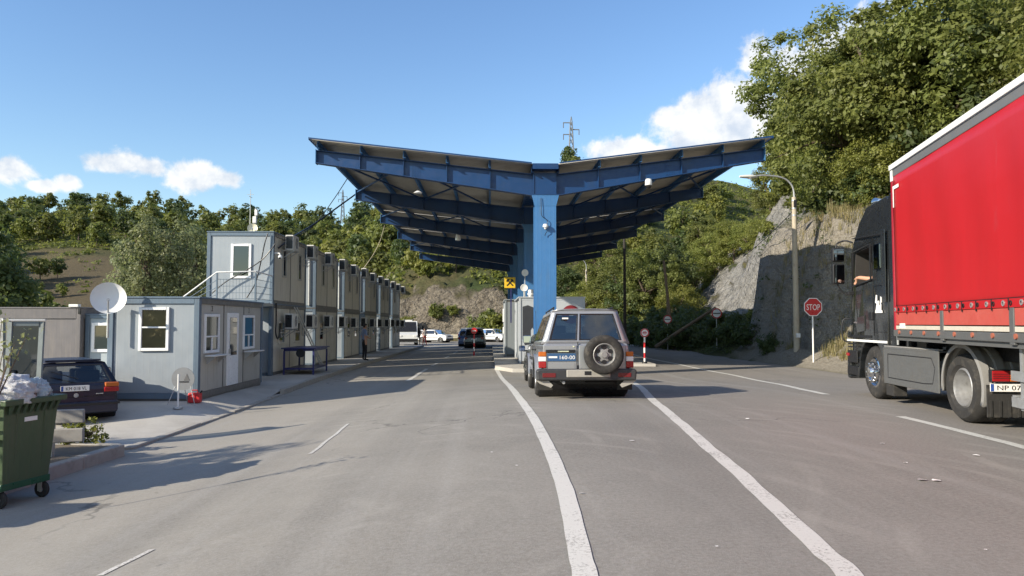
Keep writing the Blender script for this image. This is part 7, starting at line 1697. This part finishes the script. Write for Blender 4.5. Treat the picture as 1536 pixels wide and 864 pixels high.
# ------------------------------------------------------------------ people on foot
def stand(name, label, loc, rz, top, low, shoe, pose='stand', group=None, h=1.0, cap=None, longsleeve=False):
    J = dict(pelvis=(0, 0, .95), belly=(0, .01, 1.10), chest=(0, .0, 1.32), neck=(0, .0, 1.50), skull=(0, .02, 1.62), crown=(0, .01, 1.72), lsh=(-.17, -.01, 1.42), lel=(-.245, -.03, 1.15), lwr=(-.22, .10, .96), rsh=(.17, -.01, 1.42), rel=(.235, -.02, 1.15), rwr=(.16, .20, 1.05), lhip=(-.095, 0, .90), lkn=(-.105, .015, .50), lan=(-.11, -.02, .09), ltoe=(-.125, .14, .035), rhip=(.095, 0, .90), rkn=(.11, .03, .50), ran=(.12, -.01, .09), rtoe=(.14, .15, .035))
    if pose == 'walk': J.update(lkn=(-.10, .12, .50), lan=(-.10, .20, .09), ltoe=(-.10, .36, .035), rkn=(.10, .0, .50), ran=(.10, -.22, .12), rtoe=(.10, -.09, .035), rwr=(.23, .02, .92), lwr=(-.24, .02, .92))
    E = [('pelvis', 'belly'), ('belly', 'chest'), ('chest', 'neck'), ('neck', 'skull'), ('skull', 'crown'), ('chest', 'lsh'), ('lsh', 'lel'), ('lel', 'lwr'), ('chest', 'rsh'), ('rsh', 'rel'), ('rel', 'rwr')] + [(a + x, a + y) for a in 'lr' for x, y in (('hip', 'kn'), ('kn', 'an'), ('an', 'toe'))] + [('pelvis', 'lhip'), ('pelvis', 'rhip')]
    Rd = dict(pelvis=(.15, .115), belly=(.145, .11), chest=(.165, .115), neck=.055, skull=(.078, .092), crown=.058)
    for a in 'lr': Rd.update({a + 'sh': .066, a + 'el': .043, a + 'wr': .028, a + 'hip': .098, a + 'kn': .062, a + 'an': .043, a + 'toe': .034})
    add_hand(J, E, Rd, 'lwr', (0, .3, -.9), (0, 1, 0), 'l', .5); add_hand(J, E, Rd, 'rwr', (-.4, .7, .1), (0, .2, 1), 'r', .7)
    z0 = .92
    b = person(name, label, loc, rz, J, E, Rd, [(lambda c: c.z > 1.50 and abs(c.x) < .14, m_skin), (lambda c: (abs(c.x) > .13 and c.z < (1.0 if longsleeve else 1.2) and c.z > .75) or (c.y > .15 and c.z > .8), m_skin), (lambda c: c.z < .085, shoe), (lambda c: c.z < z0 + .04, low), (lambda c: True, top)], group=group, scale=h)
    head_bits(b, (0, .025, 1.635), (0, 1))
    MB().rev([(.148, -.02), (.152, -.02), (.152, .02), (.148, .02)], (0, 0, .985), 'Z', 20).xf(Matrix.Diagonal((1, .80, 1, 1))).ob('belt', m_black, b)
    return b
dk = M('black_trousers', (.013, .013, .016), .8); sh = M('black_shoes', (.012, .011, .01), .5)
px_ = P(540, 541, .14); stand('person', 'officer in a blue shirt and dark trousers standing on the pavement by the cabins', (-6.48, px_.y, g(-6.48, px_.y) + .14), R(-55), M('blue_shirt', (.20, .25, .38), .8), dk, sh, h=1.09)
p1 = P(628, 518); stand('person', 'person in black clothes standing by the white van', (p1.x, p1.y, g(p1.x, p1.y)), R(160), M('black_jacket', (.015, .015, .018), .8), dk, sh, longsleeve=True)
p1 = P(637, 518.5); stand('person', 'person in red trousers and pale top beside the black clad one', (p1.x, p1.y, g(p1.x, p1.y)), R(30), M('pale_top', (.42, .38, .36), .8), M('red_trousers', (.36, .03, .03), .8), sh, 'walk')

# ------------------------------------------------------------------ labels: alike neighbours are told apart by their order from the left
def relabel():
    bpy.context.view_layer.update(); by = {}
    for o in SC.objects:
        if o.parent is None and o.get('label') and o.get('category'): by.setdefault(o['label'], []).append(o)
    on = 'first second third fourth fifth sixth seventh eighth ninth tenth eleventh twelfth thirteenth fourteenth fifteenth sixteenth seventeenth eighteenth nineteenth'.split()
    tn = ['twentieth'] + ['twenty ' + q for q in on[:9]] + ['thirtieth'] + ['thirty ' + q for q in on[:9]] + ['fortieth'] + ['forty ' + q for q in on[:9]]
    W_ = ['leftmost'] + [q + ' from left' for q in on[1:] + tn]
    for l, os_ in by.items():
        if 1 < len(os_) <= len(W_):
            os_.sort(key=lambda o: o.matrix_world.translation.x / max(.1, o.matrix_world.translation.y))
            for w, o in zip(W_, os_): o['label'] = (l + ', ' + w)
relabel()
